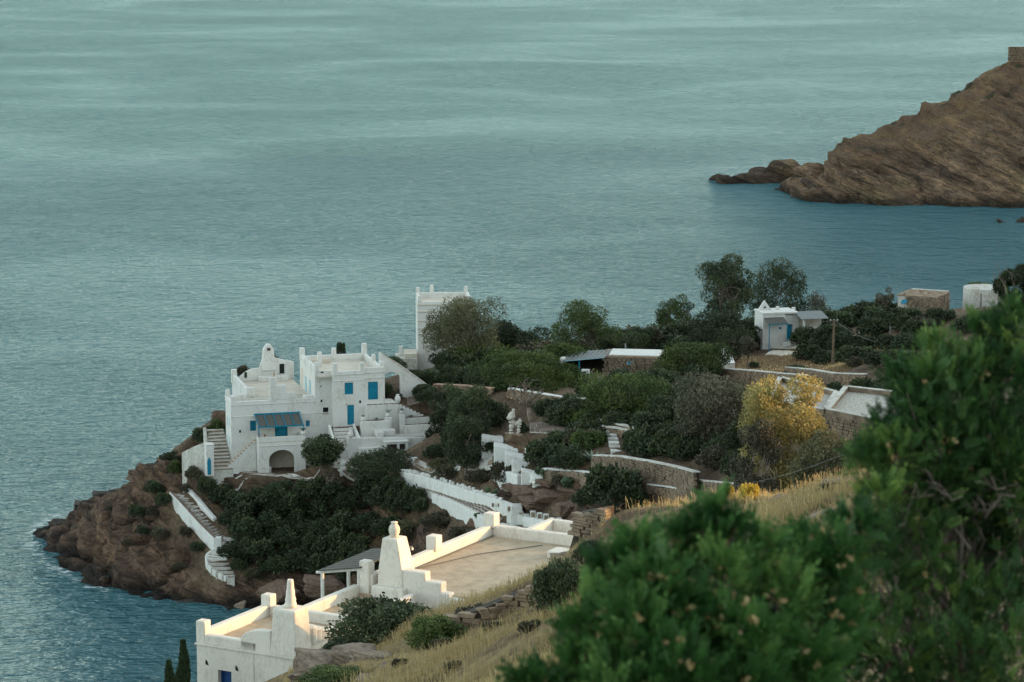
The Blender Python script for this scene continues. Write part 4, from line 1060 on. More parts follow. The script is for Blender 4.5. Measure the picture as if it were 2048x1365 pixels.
# ------------------------------------------------------------------ loose stone walls
def stone_box(mb, c, d, n, l, h, t, rg, j=0.18):
    """one rough block: centre c, along d, outward n, length, height, thickness"""
    vs = []
    for sx in (-1, 1):
        for sn in (-1, 1):
            for sz in (-1, 1):
                p = Vector(c) + d * (sx * l / 2 * (1 - rg.uniform(0, j))) + n * (sn * t / 2 * (1 - rg.uniform(0, j))) + Vector((0, 0, sz * h / 2 * (1 - rg.uniform(0, j * 1.4))))
                p += d * rg.uniform(-0.04, 0.04) * l
                vs.append(tuple(p))
    mb.add(vs, [(0, 1, 3, 2), (4, 6, 7, 5), (0, 4, 5, 1), (2, 3, 7, 6), (0, 2, 6, 4), (1, 5, 7, 3)])
def masonry(T, pts, sl, sh, th, mat, seed, single_parts=False, core=True, coping=None, cw=0.5, name='stone', facing=-1):
    """wall along pts=(x,y,z0,z1): dark core, faced with courses of rough stones (each its own part, or one mesh), optional coping"""
    rg = random.Random(seed)
    if core:
        T.part('wall_core', MB().ribbon([(x, y, a, b - 0.03) for x, y, a, b in pts], th * 0.8), M['stone_dark'])
    allm = MB(); cnt = 0
    for (xa, ya, a0, a1), (xb, yb, b0, b1) in zip(pts[:-1], pts[1:]):
        d = Vector((xb - xa, yb - ya, 0)); L = d.length; d.normalize(); nn = Vector((d.y, -d.x, 0)) * (1 if facing < 0 else -1)
        zlo, zhi = min(a0, b0), max(a1, b1); z = zlo
        while z < zhi:
            h = sh * rg.uniform(0.6, 1.4); x = rg.uniform(-0.5, 0) * sl
            while x < L:
                l = sl * rg.uniform(0.5, 1.6); t = min(max((x + l / 2) / L, 0), 1)
                bot = a0 + (b0 - a0) * t; top = a1 + (b1 - a1) * t
                if bot - h < z and z + h * 0.5 < top:
                    c = Vector((xa, ya, 0)) + d * (x + l / 2) + nn * (th * 0.42 + rg.uniform(-0.05, 0.05)); c.z = z + h / 2
                    m = MB() if single_parts else allm
                    stone_box(m, c, d, nn, l * 0.96, h * 0.94, th * 0.35 + 0.1, rg)
                    cnt += 1
                    if single_parts: T.part(name, m, M[mat])
                x += l
            z += h
    if not single_parts:
        T.part('stone_facing', allm, M[mat], kind='stuff')
    if coping:
        T.part('coping', MB().ribbon([(x, y, b, b + 0.12) for x, y, a, b in pts], cw), M[coping], bevel=0.03)
    return cnt
def wall_pts(qs, h, sink=0.6, from_top=True):
    """qs = (px, py, Y) along the top edge; h height"""
    out = []
    for q in qs:
        p = PY(*q[:3]); hh = q[3] if len(q) > 3 else h
        out.append((p.x, p.y, min(p.z - hh, ground(p.x, p.y)) - sink * 0.6, p.z))
    return out
def wthing(name, label, cat, pts, group=None):
    x, y, z0, z1 = pts[len(pts) // 2]
    return Thing(name, label, cat, (x, y, z0), 0, group)

def WB(px, pt, pb, ymin=220, dy=0.0, ymax=440):
    """upright face seen between rows pt (top) and pb (foot): stands where the foot meets the land"""
    q = G(px, pb, ymin, ymax); y = q.y + dy; t = PY(px, pt, y)
    return (t.x, y, q.z - 0.9, t.z)

# ------------------------------------------------------------------ gate by the left corner, stair beside the house, sea stair
gt = Thing('gate_pillar', 'narrow white gate tower with pointed blue door left of the house', 'gate', H(-2.0, 2.0, 10.4), R(15))
P0 = PY(413, 950, 297.5); gtf = Frame(P0.x, P0.y, (0.966, 0.259), (0.259, -0.966)); zb = P0.z - 0.2
gt.part('wall', MB(gtf).box(0, 0.85, -1.2, 0, zb, zb + 3.35), M['white'], bevel=0.05)
gt.part('door', MB(gtf).prism_b([(0.12, zb + 0.2), (0.5, zb + 0.2), (0.5, zb + 1.7), (0.31, zb + 2.15), (0.12, zb + 1.7)], 0.0, 0.03), M['blue'])
gt.part('lintel', MB(gtf).box(-0.03, 0.88, -1.22, 0.03, zb + 3.35, zb + 3.47), M['white'], bevel=0.03)
ls = Thing('side_stair', 'whitewashed rough stone stair climbing beside the left wall of the house', 'stairs', H(-1.2, -1.0, 11.0), R(15))
for k in range(12):
    b = 1.2 - k * 0.55; z = 11.25 + k * 0.27
    w0 = -2.6 + 0.07 * k
    ls.part('step', MB(H).box(w0, -0.03, b - 0.58, b, 9.8, z), M['white_old'], bevel=0.03)
    ls.part('riser_stones', MB(H).box(w0 + 0.1, -0.1, b - 0.02, b + 0.03, z - 0.2, z - 0.08), M['stone'])
bal = [H(-2.7 + 0.06 * k, 1.2 - k * 0.62, 0) for k in range(4, 11)]
ls.part('balustrade', MB().ribbon([(p[0], p[1], 10.5, 12.75 + 0.30 * k) for k, p in enumerate(bal)], 0.35), M['white_old'], bevel=0.08)
ls.part('low_wall', MB().ribbon([(*PY(366, 905, 301)[:2], 8, PY(366, 905, 301).z), (*PY(390, 893, 300)[:2], 8, PY(390, 893, 300).z), (*PY(412, 885, 299)[:2], 8, PY(412, 885, 299).z)], 0.5), M['white_old'], bevel=0.08)

ss = Thing('sea_stair', 'white walled stone stair going down the cliff to the sea', 'stairs', tuple(G(440, 1090, 220)))
ow = [WB(*q) for q in [(342, 984, 996), (360, 1002, 1026), (380, 1024, 1050), (400, 1046, 1076), (420, 1066, 1098), (432, 1077, 1108)]]
ss.part('outer_wall', MB().ribbon(ow, 0.42), M['white'], bevel=0.06)
for i in range(24):
    t0, t1 = i / 24, (i + 0.86) / 24
    def aw_(t):
        k = min(int(t * 5), 4); f_ = t * 5 - k; return tuple(a + (b - a) * f_ for a, b in zip(ow[k], ow[k + 1]))
    u0, u1 = aw_(t0), aw_(t1)
    ss.part('cap_stone', MB().ribbon([(u0[0], u0[1], u0[3], u0[3] + 0.05), (u1[0], u1[1], u1[3], u1[3] + 0.05)], 0.3), M['slate'])
e_ = ow[-1]
ss.part('end_post', MB().box(e_[0] - 0.1, e_[0] + 0.62, e_[1] - 0.35, e_[1] + 0.4, e_[2], e_[3] + 0.15, 0.05, 0.05), M['white'], bevel=0.06)
iw = [WB(*q) for q in [(378, 976, 986), (396, 996, 1008), (414, 1018, 1030), (430, 1036, 1048)]]
ss.part('inner_wall', MB().ribbon(iw, 0.5), M['white'], bevel=0.1)
def lerp3(a, b, t): return tuple(x + (y - x) * t for x, y in zip(a, b))
def step_poly(A_, B_, dn, w0, w1): return [(A_.x + dn.x * w0, A_.y + dn.y * w0), (B_.x + dn.x * w0, B_.y + dn.y * w0), (B_.x + dn.x * w1, B_.y + dn.y * w1), (A_.x + dn.x * w1, A_.y + dn.y * w1)]
rg = random.Random(5)
for k in range(18):                                     # straight flight between the walls
    t = k / 17; i0 = aw_(t * 0.98)
    A_ = Vector((i0[0] + 0.3, i0[1] + 0.1, 0)); gB = G(*lerp3((392, 988), (462, 1070), t), 220); B_ = Vector((gB.x, gB.y, 0))
    z = max(ground(A_.x, A_.y), (ground(A_.x, A_.y) + gB.z) / 2) + 0.10
    z = min(z, i0[3] - 0.25)
    dv = A_ - B_; dn = Vector((dv.y, -dv.x, 0)).normalized()
    if dn.y > 0: dn = -dn
    ss.part('step', MB().prism_z(step_poly(A_, B_, dn, -0.35, 0.35), z - 0.8, z), M['white_old'], bevel=0.03)
    for j in range(4):
        u0, u1 = j / 4 + 0.03, (j + 1) / 4 - 0.03 - rg.uniform(0, .05)
        ss.part('tread_stone', MB().prism_z(step_poly(A_.lerp(B_, u0), A_.lerp(B_, u1), dn, -0.28, 0.24), z, z + 0.03), M['slate'] if rg.random() < 0.7 else M['stone'])
fan = [((447, 1083), (474, 1078)), ((440, 1092), (472, 1088)), ((432, 1100), (468, 1098)), ((424, 1108), (462, 1108)), ((416, 1117), (458, 1116)), ((414, 1127), (456, 1122)), ((416, 1137), (460, 1128)), ((422, 1146), (464, 1135)), ((432, 1152), (468, 1142)), ((444, 1160), (470, 1150)), ((455, 1166), (470, 1160))]
kb = []
for k, (qa, qb) in enumerate(fan):
    A_ = G(*qa, 220); B_ = G(*qb, 220); z = (A_.z + B_.z) / 2 + 0.15; kb.append((A_.x - 0.1, A_.y, z - 0.9, z + 0.08))
    A_.z = B_.z = 0; dv = A_ - B_; dn = Vector((dv.y, -dv.x, 0)).normalized()
    if dn.y > 0: dn = -dn
    ss.part('step', MB().prism_z(step_poly(A_, B_, dn, -0.3, 0.4), z - 0.9, z), M['white'] if k < 6 else M['white_old'], bevel=0.04)
    ss.part('tread_stone', MB().prism_z(step_poly(A_.lerp(B_, 0.08), A_.lerp(B_, 0.92), dn, -0.25, 0.22), z, z + 0.025), M['slate'])
ss.part('kerb', MB().ribbon(kb[3:], 0.22), M['white'], bevel=0.04)

# ------------------------------------------------------------------ long white walls of the path below the garden
ptw = [WB(*q) for q in [(792, 941, 952), (840, 950, 974), (880, 961, 987), (930, 977, 1005), (975, 992, 1020), (1010, 1003, 1032), (1030, 1010, 1038)]]
pw = Thing('path_wall', 'long white path wall topped with a row of white stones below the garden', 'wall', (ptw[3][0], ptw[3][1], ptw[3][2] + 0.9))
pw.part('wall', MB().ribbon(ptw, 0.5), M['white'], bevel=0.06)
rg = random.Random(11)
for i in range(52):
    t = i / 51 * 0.80; k = min(int(t * (len(ptw) - 1)), len(ptw) - 2); f_ = t * (len(ptw) - 1) - k
    p = Vector((ptw[k][0], ptw[k][1], ptw[k][3])).lerp(Vector((ptw[k + 1][0], ptw[k + 1][1], ptw[k + 1][3])), f_)
    if rg.random() < 0.12: continue
    w = rg.uniform(0.22, 0.38); h = rg.uniform(0.24, 0.46)
    m = MB(); stone_box(m, (p.x + rg.uniform(-.03, .03), p.y, p.z + h / 2 - 0.02), Vector((0.8, -0.6, 0)), Vector((0.6, 0.8, 0)), w, h, 0.3, rg, 0.3)
    pw.part('stone', m, M['white'], bevel=0.03)
e_ = ptw[-1]
pw.part('end_block', MB().box(e_[0] - 0.5, e_[0] + 0.8, e_[1] - 0.9, e_[1] + 0.5, e_[2], e_[3] + 0.08, 0.1, 0.1), M['white'], bevel=0.12)
for a, w in ((986, 0.24), (999, 0.36)):
    k = WB(a, 1003, 1026)
    pw.part('niche', MB().box(k[0] - w / 2, k[0] + w / 2, k[1] - 0.42, k[1] - 0.1, k[3] - 0.45, k[3] - 0.15), M['stone'])
lw2 = [WB(*q) for q in [(868, 988, 1003), (900, 999, 1021), (930, 1013, 1036), (960, 1029, 1052), (988, 1046, 1066)]]
p2 = Thing('ramp_wall', 'lower white ramp wall under the paved path, flush with scrub', 'wall', (lw2[2][0], lw2[2][1], lw2[2][2] + 0.9))
p2.part('wall', MB().ribbon(lw2, 0.5), M['white'], bevel=0.06)
p3 = Thing('stepped_path', 'stepped path of brown flagstones with white joints between white walls', 'path', (lw2[1][0], lw2[1][1], lw2[1][3]))
rg = random.Random(3)
def along(L, t):
    k = min(int(t * (len(L) - 1)), len(L) - 2); f_ = t * (len(L) - 1) - k
    return tuple(a + (b - a) * f_ for a, b in zip(L[k], L[k + 1]))
inner = [(q[0] - 0.1, q[1] - 0.3, q[2] + 0.9) for q in ptw[:-1]]
outer = []
for q in [(800, 962), (835, 980)]:
    g_ = G(*q, 220); outer.append((g_.x, g_.y, g_.z + 0.1))
outer += [(q[0], q[1] + 0.25, q[3]) for q in lw2]
NS = 30
for k in range(NS):
    a0, a1 = along(inner, k / NS), along(inner, (k + 1) / NS); b0, b1 = along(outer, k / NS), along(outer, (k + 1) / NS)
    z = max((b0[2] + b1[2]) / 2, (a0[2] + a1[2]) / 2 - 0.3) + 0.05
    p3.part('step', MB().prism_z([a0[:2], a1[:2], b1[:2], b0[:2]], z - 1.0, z), M['white_old'])
    nseg = 3
    for j in range(nseg):
        u0, u1 = j / nseg + 0.04, (j + 1) / nseg - 0.04
        def mixq(P_, Q_, t): return (P_[0] + (Q_[0] - P_[0]) * t, P_[1] + (Q_[1] - P_[1]) * t)
        l0, l1 = mixq(a0, a1, 0.08), mixq(a0, a1, 0.9); r0, r1 = mixq(b0, b1, 0.08), mixq(b0, b1, 0.9)
        p3.part('flagstone', MB().prism_z([mixq(l0, r0, u0 + rg.uniform(0, .05)), mixq(l1, r1, u0 + rg.uniform(0, .05)), mixq(l1, r1, u1 - rg.uniform(0, .05)), mixq(l0, r0, u1 - rg.uniform(0, .05))], z, z + 0.03), M['slate'])
# little white walls with niches near the end of the path
nb = [WB(*q) for q in [(1016, 1022, 1040), (1050, 1032, 1048), (1090, 1040, 1056), (1130, 1046, 1060)]]
nw = Thing('niche_wall', 'row of small white block niches at the lower end of the path', 'wall', (nb[1][0], nb[1][1], nb[1][2] + 0.9))
nw.part('base_wall', MB().ribbon(nb, 0.6), M['white'], bevel=0.08)
for k in range(9):
    p = along(nb, (k + 0.3) / 9.2); h = [0.55, 0.5, 0.3, 0.2, 0.6, 0.55, 0.55, 0.3, 0.35][k]
    nw.part('niche_block', MB().box(p[0] - 0.28, p[0] + 0.28, p[1] - 0.22, p[1] + 0.28, p[3] - 0.1, p[3] + h, 0.02, 0.02), M['white'], bevel=0.04)
    if h > 0.28: nw.part('niche', MB().box(p[0] - 0.16, p[0] + 0.16, p[1] - 0.24, p[1] - 0.2, p[3] + 0.08, p[3] + h - 0.08), M['stone'])
nl_ = [WB(*q) for q in [(1000, 1046, 1062), (1030, 1052, 1068), (1062, 1062, 1078)]]
nw.part('lower_wall', MB().ribbon(nl_, 0.5), M['white'], bevel=0.1)

# white stepped shoulder under the statue
sh_ = Thing('shoulder_wall', 'white stepped wall zigzagging down the bank below the statue', 'wall', tuple(G(1040, 935, 230)))
for px, pt, pb, w, dpt in [(985, 874, 900, 2.2, 1.2), (1012, 892, 925, 2.4, 1.4), (1030, 908, 940, 2.0, 1.2), (1042, 926, 952, 1.8, 1.2), (1060, 942, 962, 1.7, 1.0), (1082, 949, 964, 1.6, 0.9)]:
    q = WB(px, pt, pb)
    v_ = [(q[0] - w / 2, q[1] - dpt / 2), (q[0] + w / 2, q[1] - dpt / 2 - 0.4), (q[0] + w / 2, q[1] + dpt / 2), (q[0] - w / 2, q[1] + dpt / 2)]
    sh_.part('step', MB().prism_z(v_, q[2], [q[3] + 0.2, q[3] - 0.25, q[3] - 0.15, q[3] + 0.25]), M['white'], bevel=0.1)
wl_ = [WB(*q) for q in [(992, 936, 962), (1015, 942, 968), (1040, 950, 972)]]
sh_.part('lower_wall', MB().ribbon(wl_, 0.6), M['white'], bevel=0.1)
wl_ = [WB(*q) for q in [(1088, 936, 944), (1120, 938, 946), (1160, 941, 950), (1195, 946, 954)]]
sh_.part('ledge', MB().ribbon(wl_, 0.6), M['white'], bevel=0.06)

# ------------------------------------------------------------------ flagstone patches with painted joints
def paving(label, pts, size, seed, group='paved garden patches', lift=0.06, name='paving', cat='paving', base_mat='white_old', mat='slate', pale=0.0):
    """pts: quad corners in the photograph with depth; slabs of irregular outline on a pale bed"""
    C4 = [G(q[0], q[1], q[2] - 35, q[2] + 45) for q in pts]
    L = max((C4[1] - C4[0]).length, (C4[2] - C4[3]).length); Wd = max((C4[3] - C4[0]).length, (C4[2] - C4[1]).length)
    nu, nv = max(2, round(L / size)), max(2, round(Wd / size))
    rg = random.Random(seed)
    def at_(u, v):
        p = C4[0].lerp(C4[1], u).lerp(C4[3].lerp(C4[2], u), v)
        return (p.x, p.y)
    GR = [[(min(1, max(0, (i + (rg.uniform(-.28, .28) if 0 < i < nu else 0)) / nu)), min(1, max(0, (j + (rg.uniform(-.28, .28) if 0 < j < nv else 0)) / nv))) for i in range(nu + 1)] for j in range(nv + 1)]
    c = at_(0.5, 0.5); zc = sum(q.z for q in C4) / 4
    T = Thing(name, label, cat, (c[0], c[1], zc), 0, group)
    V = []; F = []
    allp = [at_(*GR[j][i]) for j in range(nv + 1) for i in range(nu + 1)]
    hs = height([p[0] for p in allp], [p[1] for p in allp])
    def plane(u, v):
        return (C4[0].lerp(C4[1], u).lerp(C4[3].lerp(C4[2], u), v)).z
    zz = [h + lift for h in hs]
    hd = [G_ for G_ in zz]
    m = MB(); m.v = [(p[0], p[1], z) for p, z in zip(allp, zz)] + [(p[0], p[1], z - 0.16) for p, z in zip(allp, zz)]
    K = (nu + 1) * (nv + 1)
    for j in range(nv):
        for i in range(nu):
            a = j * (nu + 1) + i; m.f.append((a, a + 1, a + nu + 2, a + nu + 1))
    edge = [i for i in range(nu + 1)] + [j * (nu + 1) + nu for j in range(1, nv + 1)] + [nv * (nu + 1) + i for i in range(nu - 1, -1, -1)] + [j * (nu + 1) for j in range(nv - 1, 0, -1)]
    for a, b in zip(edge, edge[1:] + edge[:1]): m.f.append((a, b, b + K, a + K))
    T.part('mortar_bed', m, M[base_mat])
    for j in range(nv):
        for i in range(nu):
            ids = [j * (nu + 1) + i, j * (nu + 1) + i + 1, (j + 1) * (nu + 1) + i + 1, (j + 1) * (nu + 1) + i]
            P = [Vector((*allp[k], zz[k])) for k in ids]; ce = sum(P, Vector()) / 4
            sk = rg.uniform(0.86, 0.94)
            P = [ce + (q - ce) * sk for q in P]
            mm = MB(); mm.v = [tuple(q + Vector((0, 0, -0.04))) for q in P] + [tuple(q + Vector((0, 0, 0.03))) for q in P]
            mm.f = [(0, 1, 2, 3), (4, 5, 6, 7), (0, 1, 5, 4), (1, 2, 6, 5), (2, 3, 7, 6), (3, 0, 4, 7)]
            T.part('flagstone', mm, M['white_old'] if rg.random() < pale else M[mat])
    return T
paving('flagged court in front of the arched porch', [(470, 962, 297), (610, 962, 295.5), (640, 940, 298), (520, 945, 299.5)], 0.9, 1, pale=0.45)
paving('flagged path left of the gate pillar, close to the cliff stair', [(430, 975, 297), (500, 972, 296.8), (500, 955, 298.4), (430, 958, 298.6)], 0.8, 2, pale=0.45)
paving('flagged landing between the dark round bush and the entrance steps', [(655, 935, 296), (740, 960, 293), (760, 912, 296), (665, 905, 297.5)], 0.85, 3, pale=0.45)
paving('broken whitewashed paving below the terrace front wall', [(790, 925, 290.5), (985, 940, 278), (985, 915, 281), (800, 908, 293)], 0.95, 4, mat='stone', base_mat='white_old', pale=0.55)
paving('curved garden path with white joints behind the terrace', [(872, 812, 302), (950, 800, 302), (955, 772, 309), (880, 770, 311)], 1.1, 5)
paving('flagged slope right of the sloping garden wall', [(815, 812, 303), (862, 818, 301), (870, 792, 306), (815, 790, 307)], 0.9, 6)
paving('paved ring with white edge right of the statue', [(1060, 868, 273), (1130, 868, 271), (1130, 850, 276), (1060, 848, 277)], 1.0, 7)
paving('whitewashed paving among bushes left of the statue', [(940, 900, 282), (1000, 915, 278), (1010, 880, 281), (950, 872, 286)], 0.9, 8, pale=0.6)
paving('pale paved bend of the lane below the far white house', [(1530, 712, 352), (1640, 718, 346), (1610, 702, 360), (1545, 703, 362)], 1.4, 9, base_mat='cream', mat='cream')
paving('pale paved forecourt of the far white house', [(1545, 700, 372), (1600, 700, 370), (1600, 684, 392), (1560, 684, 394)], 1.4, 10, base_mat='cream', mat='cream')

# ------------------------------------------------------------------ dovecote tower
tp = PY(836, 742, 330); TF = Frame(tp.x, tp.y, (0.9976, 0.07), (0.07, -0.9976))
T = Thing('dovecote_tower', 'tall white dovecote tower with triangular lattice rows and corner pinnacles', 'tower', (tp.x, tp.y, tp.z - 0.5), R(4))
zb = tp.z - 1.0; w = 6.3; zt_ = PY(838, 605, 330).z
def tz(py): return PY(850, py, 330).z
T.part('wall', MB(TF).grid_wall(0, w, zb, zt_, -0.4, 0, [(0.95, 5.3, tz(657), tz(646)), (0.95, 5.3, tz(642), tz(631))]), M['white'], label='white tower wall with two lattice bands')
T.part('wall', MB(TF).box(0, 0.4, -6, -0.4, zb, zt_), M['white']); T.part('wall', MB(TF).box(w - 0.4, w, -6, -0.4, zb, zt_), M['white']); T.part('wall', MB(TF).box(0.4, w - 0.4, -6, -5.6, zb, zt_), M['white'])
T.part('roof_deck', MB(TF).box(0.3, w - 0.3, -5.7, -0.3, zt_ - 0.5, zt_ - 0.35), M['cream'])
for a, b in ((0, 0.35), (w - 0.35, w)): T.part('parapet', MB(TF).box(a, b, -6, 0, zt_, zt_ + 0.28), M['white'], bevel=0.04)
T.part('parapet', MB(TF).box(0.35, w - 0.35, -6, -5.65, zt_, zt_ + 0.3), M['white'], bevel=0.04)
for a, b, h in ((0.25, -0.25, 0.75), (w - 0.25, -0.25, 0.7), (1.9, -5.8, 1.2), (w - 0.3, -5.8, 1.0), (0.25, -5.8, 0.9), (w - 1.6, -0.25, 0.5)):
    post(T, TF, a, b, zt_, zt_ + h, 0.45)
for py in (611, 625, 643.5, 659, 670): T.part('ledge', MB(TF).box(-0.05, w + 0.05, 0.0, 0.09, tz(py), tz(py) + 0.12), M['cream'], bevel=0.02)
for z0_, z1_ in ((tz(657), tz(646)), (tz(642), tz(631))):
    T.part('lattice_recess', MB(TF).box(0.95, 5.3, -0.38, -0.3, z0_, z1_), M['dark'])
    nseg = 9; dw = 4.35 / nseg
    for k in range(nseg):
        x = 0.95 + k * dw
        for p_, q_ in (((x, z0_), (x + dw / 2, z1_)), ((x + dw / 2, z1_), (x + dw, z0_)), ((x, z1_), (x + dw / 2, z0_))):
            T.part('lattice_slab', MB(TF).add([(p_[0] - 0.035, -0.25, p_[1]), (p_[0] + 0.035, -0.25, p_[1]), (q_[0] + 0.035, -0.25, q_[1]), (q_[0] - 0.035, -0.25, q_[1]), (p_[0] - 0.035, 0.01, p_[1]), (p_[0] + 0.035, 0.01, p_[1]), (q_[0] + 0.035, 0.01, q_[1]), (q_[0] - 0.035, 0.01, q_[1])],
                   [(0, 1, 2, 3), (4, 5, 6, 7), (0, 1, 5, 4), (1, 2, 6, 5), (2, 3, 7, 6), (3, 0, 4, 7)]), M['white'])
hole(T, TF, 0.85, 0.0, tz(667), 0.18, 0.2); hole(T, TF, 1.9, 0, tz(702), 0.14, 0.3)
T = Thing('outbuilding', 'low white outbuilding with planted top left of the dovecote tower', 'building', tuple(PY(822, 740, 334)))
p = PY(806, 715, 334)
T.part('wall', MB(TF).box(-2.6, -0.05, -3.0, 1.2, zb, PY(815, 708, 332).z), M['white_old'], bevel=0.06)
T.part('ledge', MB(TF).box(-1.6, -0.06, -2.6, 0.8, PY(815, 708, 332).z, PY(815, 700, 332).z), M['cream'], bevel=0.05)
T.part('stub', MB(TF).box(-2.2, -1.75, -1.5, -1.0, PY(815, 708, 332).z, PY(815, 690, 332).z), M['white'], bevel=0.06)

# ------------------------------------------------------------------ statue: pale carved stone figures, a tall one and a shorter one joined by a slab
sp = PY(1028, 868, 275)
def blob_col(seed, pts, rad, n=9, amp=0.14):
    rg = np.random.default_rng(seed); V = []; F = []
    m = MB()
    P = []; Rr = []
    for (p0, r0), (p1, r1) in zip(zip(pts[:-1], rad[:-1]), zip(pts[1:], rad[1:])):
        for t in np.linspace(0, 1, 4, endpoint=False):
            P.append(tuple(a + (b - a) * t + rg.uniform(-amp, amp) * 0.3 for a, b in zip(p0, p1))); Rr.append((r0 + (r1 - r0) * t) * rg.uniform(1 - amp * 2, 1 + amp * 2))
    P.append(pts[-1]); Rr.append(rad[-1])
    m.tube(P, Rr, n)
    return m
T = Thing('statue', 'weathered pale stone sculpture of two joined upright figures under the pine', 'statue', tuple(sp))
x, y, z = sp
T.part('plinth', MB().box(x - 0.9, x + 0.9, y - 0.5, y + 0.5, z - 0.6, z + 0.05), M['stone'])
T.part('tall_figure', blob_col(1, [(x - 0.25, y, z), (x - 0.3, y, z + 0.6), (x - 0.2, y, z + 1.2), (x - 0.3, y, z + 1.7), (x - 0.12, y, z + 2.1), (x - 0.05, y, z + 2.45)], [0.24, 0.22, 0.30, 0.40, 0.22, 0.12], 9), M['statue'])
T.part('head_block', blob_col(2, [(x - 0.62, y, z + 1.62), (x - 0.3, y, z + 1.85), (x - 0.1, y, z + 1.8)], [0.16, 0.32, 0.26], 8), M['statue'])
T.part('short_figure', blob_col(3, [(x + 0.42, y, z - 0.05), (x + 0.45, y, z + 0.5), (x + 0.5, y, z + 1.0), (x + 0.6, y, z + 1.5)], [0.20, 0.17, 0.26, 0.13], 8), M['statue'])
T.part('arm', blob_col(4, [(x - 0.2, y, z + 1.1), (x + 0.15, y, z + 1.0), (x + 0.5, y, z + 1.1)], [0.2, 0.22, 0.2], 7), M['statue'])

# ------------------------------------------------------------------ stone hut with white roof and lean-to
HY = G(1262, 744, 300).y; hp_ = PY(1208, 738, HY); HF = Frame(hp_.x, hp_.y, (0.99, -0.14), (-0.14, -0.99)); hb = hp_.z
def hz_(py): return PY(1260, py, HY).z
T = Thing('stone_hut', 'low stone hut with whitewashed flat roof among the trees', 'hut', HF(3.5, 0, hb), R(-8))
hutw = 6.9; ht = hz_(715)
T.part('wall', MB(HF).box(0.05, hutw - 0.05, -4.5, -0.05, hb - 0.6, ht), M['stone_dark'])
masonry(T, [(*HF(0, -0.1, 0)[:2], hb - 0.6, ht), (*HF(hutw, -0.1, 0)[:2], hb - 0.6, ht)], 0.55, 0.24, 0.4, 'stone_warm', 4, core=False)
T.part('roof', MB(HF).prism_z([(-0.1, 0.15), (hutw + 0.15, 0.15), (hutw + 0.15, -4.7), (-0.1, -4.7)], ht, ht + 0.18), M['stone'], bevel=0.03)
T.part('roof_skin', MB(HF).box(0.5, hutw - 0.6, -4.3, -0.25, ht + 0.18, ht + 0.30), M['white'], bevel=0.05)
T.part('window', MB(HF).box(2.6, 3.4, 0.08, 0.14, hz_(728), hz_(721)), M['pale_blue']); T.part('window_pane', MB(HF).box(2.68, 3.32, 0.141, 0.15, hz_(727.3), hz_(721.7)), M['blue'])
T.part('door', MB(HF).box(5.7, 6.5, 0.08, 0.14, hz_(732), hz_(724)), M['blue'])
T.part('flue', MB(HF).box(1.9, 2.05, -4.4, -4.2, ht, hz_(700)), M['metal'])
T = Thing('lean_to', 'dark corrugated lean-to roof with blue post left of the stone hut', 'shelter', HF(-2, 0, hb), R(-8))
T.part('roof', MB(HF).add([(-4.6, 0.6, hz_(723)), (0.2, 1.0, hz_(712)), (0.6, -4.0, hz_(712)), (-4.3, -3.2, hz_(716)), (-4.6, 0.6, hz_(722)), (0.2, 1.0, hz_(711)), (0.6, -4.0, hz_(711)), (-4.3, -3.2, hz_(715))],
       [(0, 1, 2, 3), (4, 5, 6, 7), (0, 1, 5, 4), (1, 2, 6, 5), (2, 3, 7, 6), (3, 0, 4, 7)]), M['metal'])
for k in range(10):
    t = (k + 0.5) / 10
    T.part('ridge', MB(HF).tube([(-4.6 + 4.8 * t, 0.6 + 0.4 * t, hz_(722 - 11 * t) + 0.03), (-4.3 + 4.9 * t, -3.2 - 0.8 * t, hz_(715 - 4 * t) + 0.03)], 0.05, 5), M['metal'])
T.part('fascia', MB(HF).add([(-4.6, 0.66, hz_(724)), (0.2, 1.06, hz_(713)), (0.2, 1.06, hz_(711.5)), (-4.6, 0.66, hz_(722.5)), (-4.6, 0.6, hz_(724)), (0.2, 1.0, hz_(713)), (0.2, 1.0, hz_(711.5)), (-4.6, 0.6, hz_(722.5))],
       [(0, 1, 2, 3), (4, 5, 6, 7), (0, 1, 5, 4), (1, 2, 6, 5), (2, 3, 7, 6), (3, 0, 4, 7)]), M['pale_blue'])
T.part('post', MB(HF).box(-2.8, -2.65, 0.5, 0.65, hb - 0.8, hz_(719)), M['blue'])
T.part('back_wall', MB(HF).box(-4.6, 0.0, -3.6, -3.4, hb - 0.8, hz_(720)), M['stone_dark'])
T.part('side_wall', MB(HF).box(-5.0, -4.4, -1.0, 0.4, hb - 0.8, hz_(718)), M['white_old'], bevel=0.15)
T = Thing('white_block', 'small whitewashed block oven standing in front of the lean-to', 'oven', HF(-2.0, 1.6, hb - 1), R(-8))
T.part('body', MB(HF).box(-2.4, -1.4, 1.2, 2.0, hz_(752), hz_(735), 0.05, 0.05), M['white'], bevel=0.08)
T.part('mouth', MB(HF).box(-2.1, -1.8, 2.0, 2.02, hz_(741), hz_(738)), M['stone_dark'])

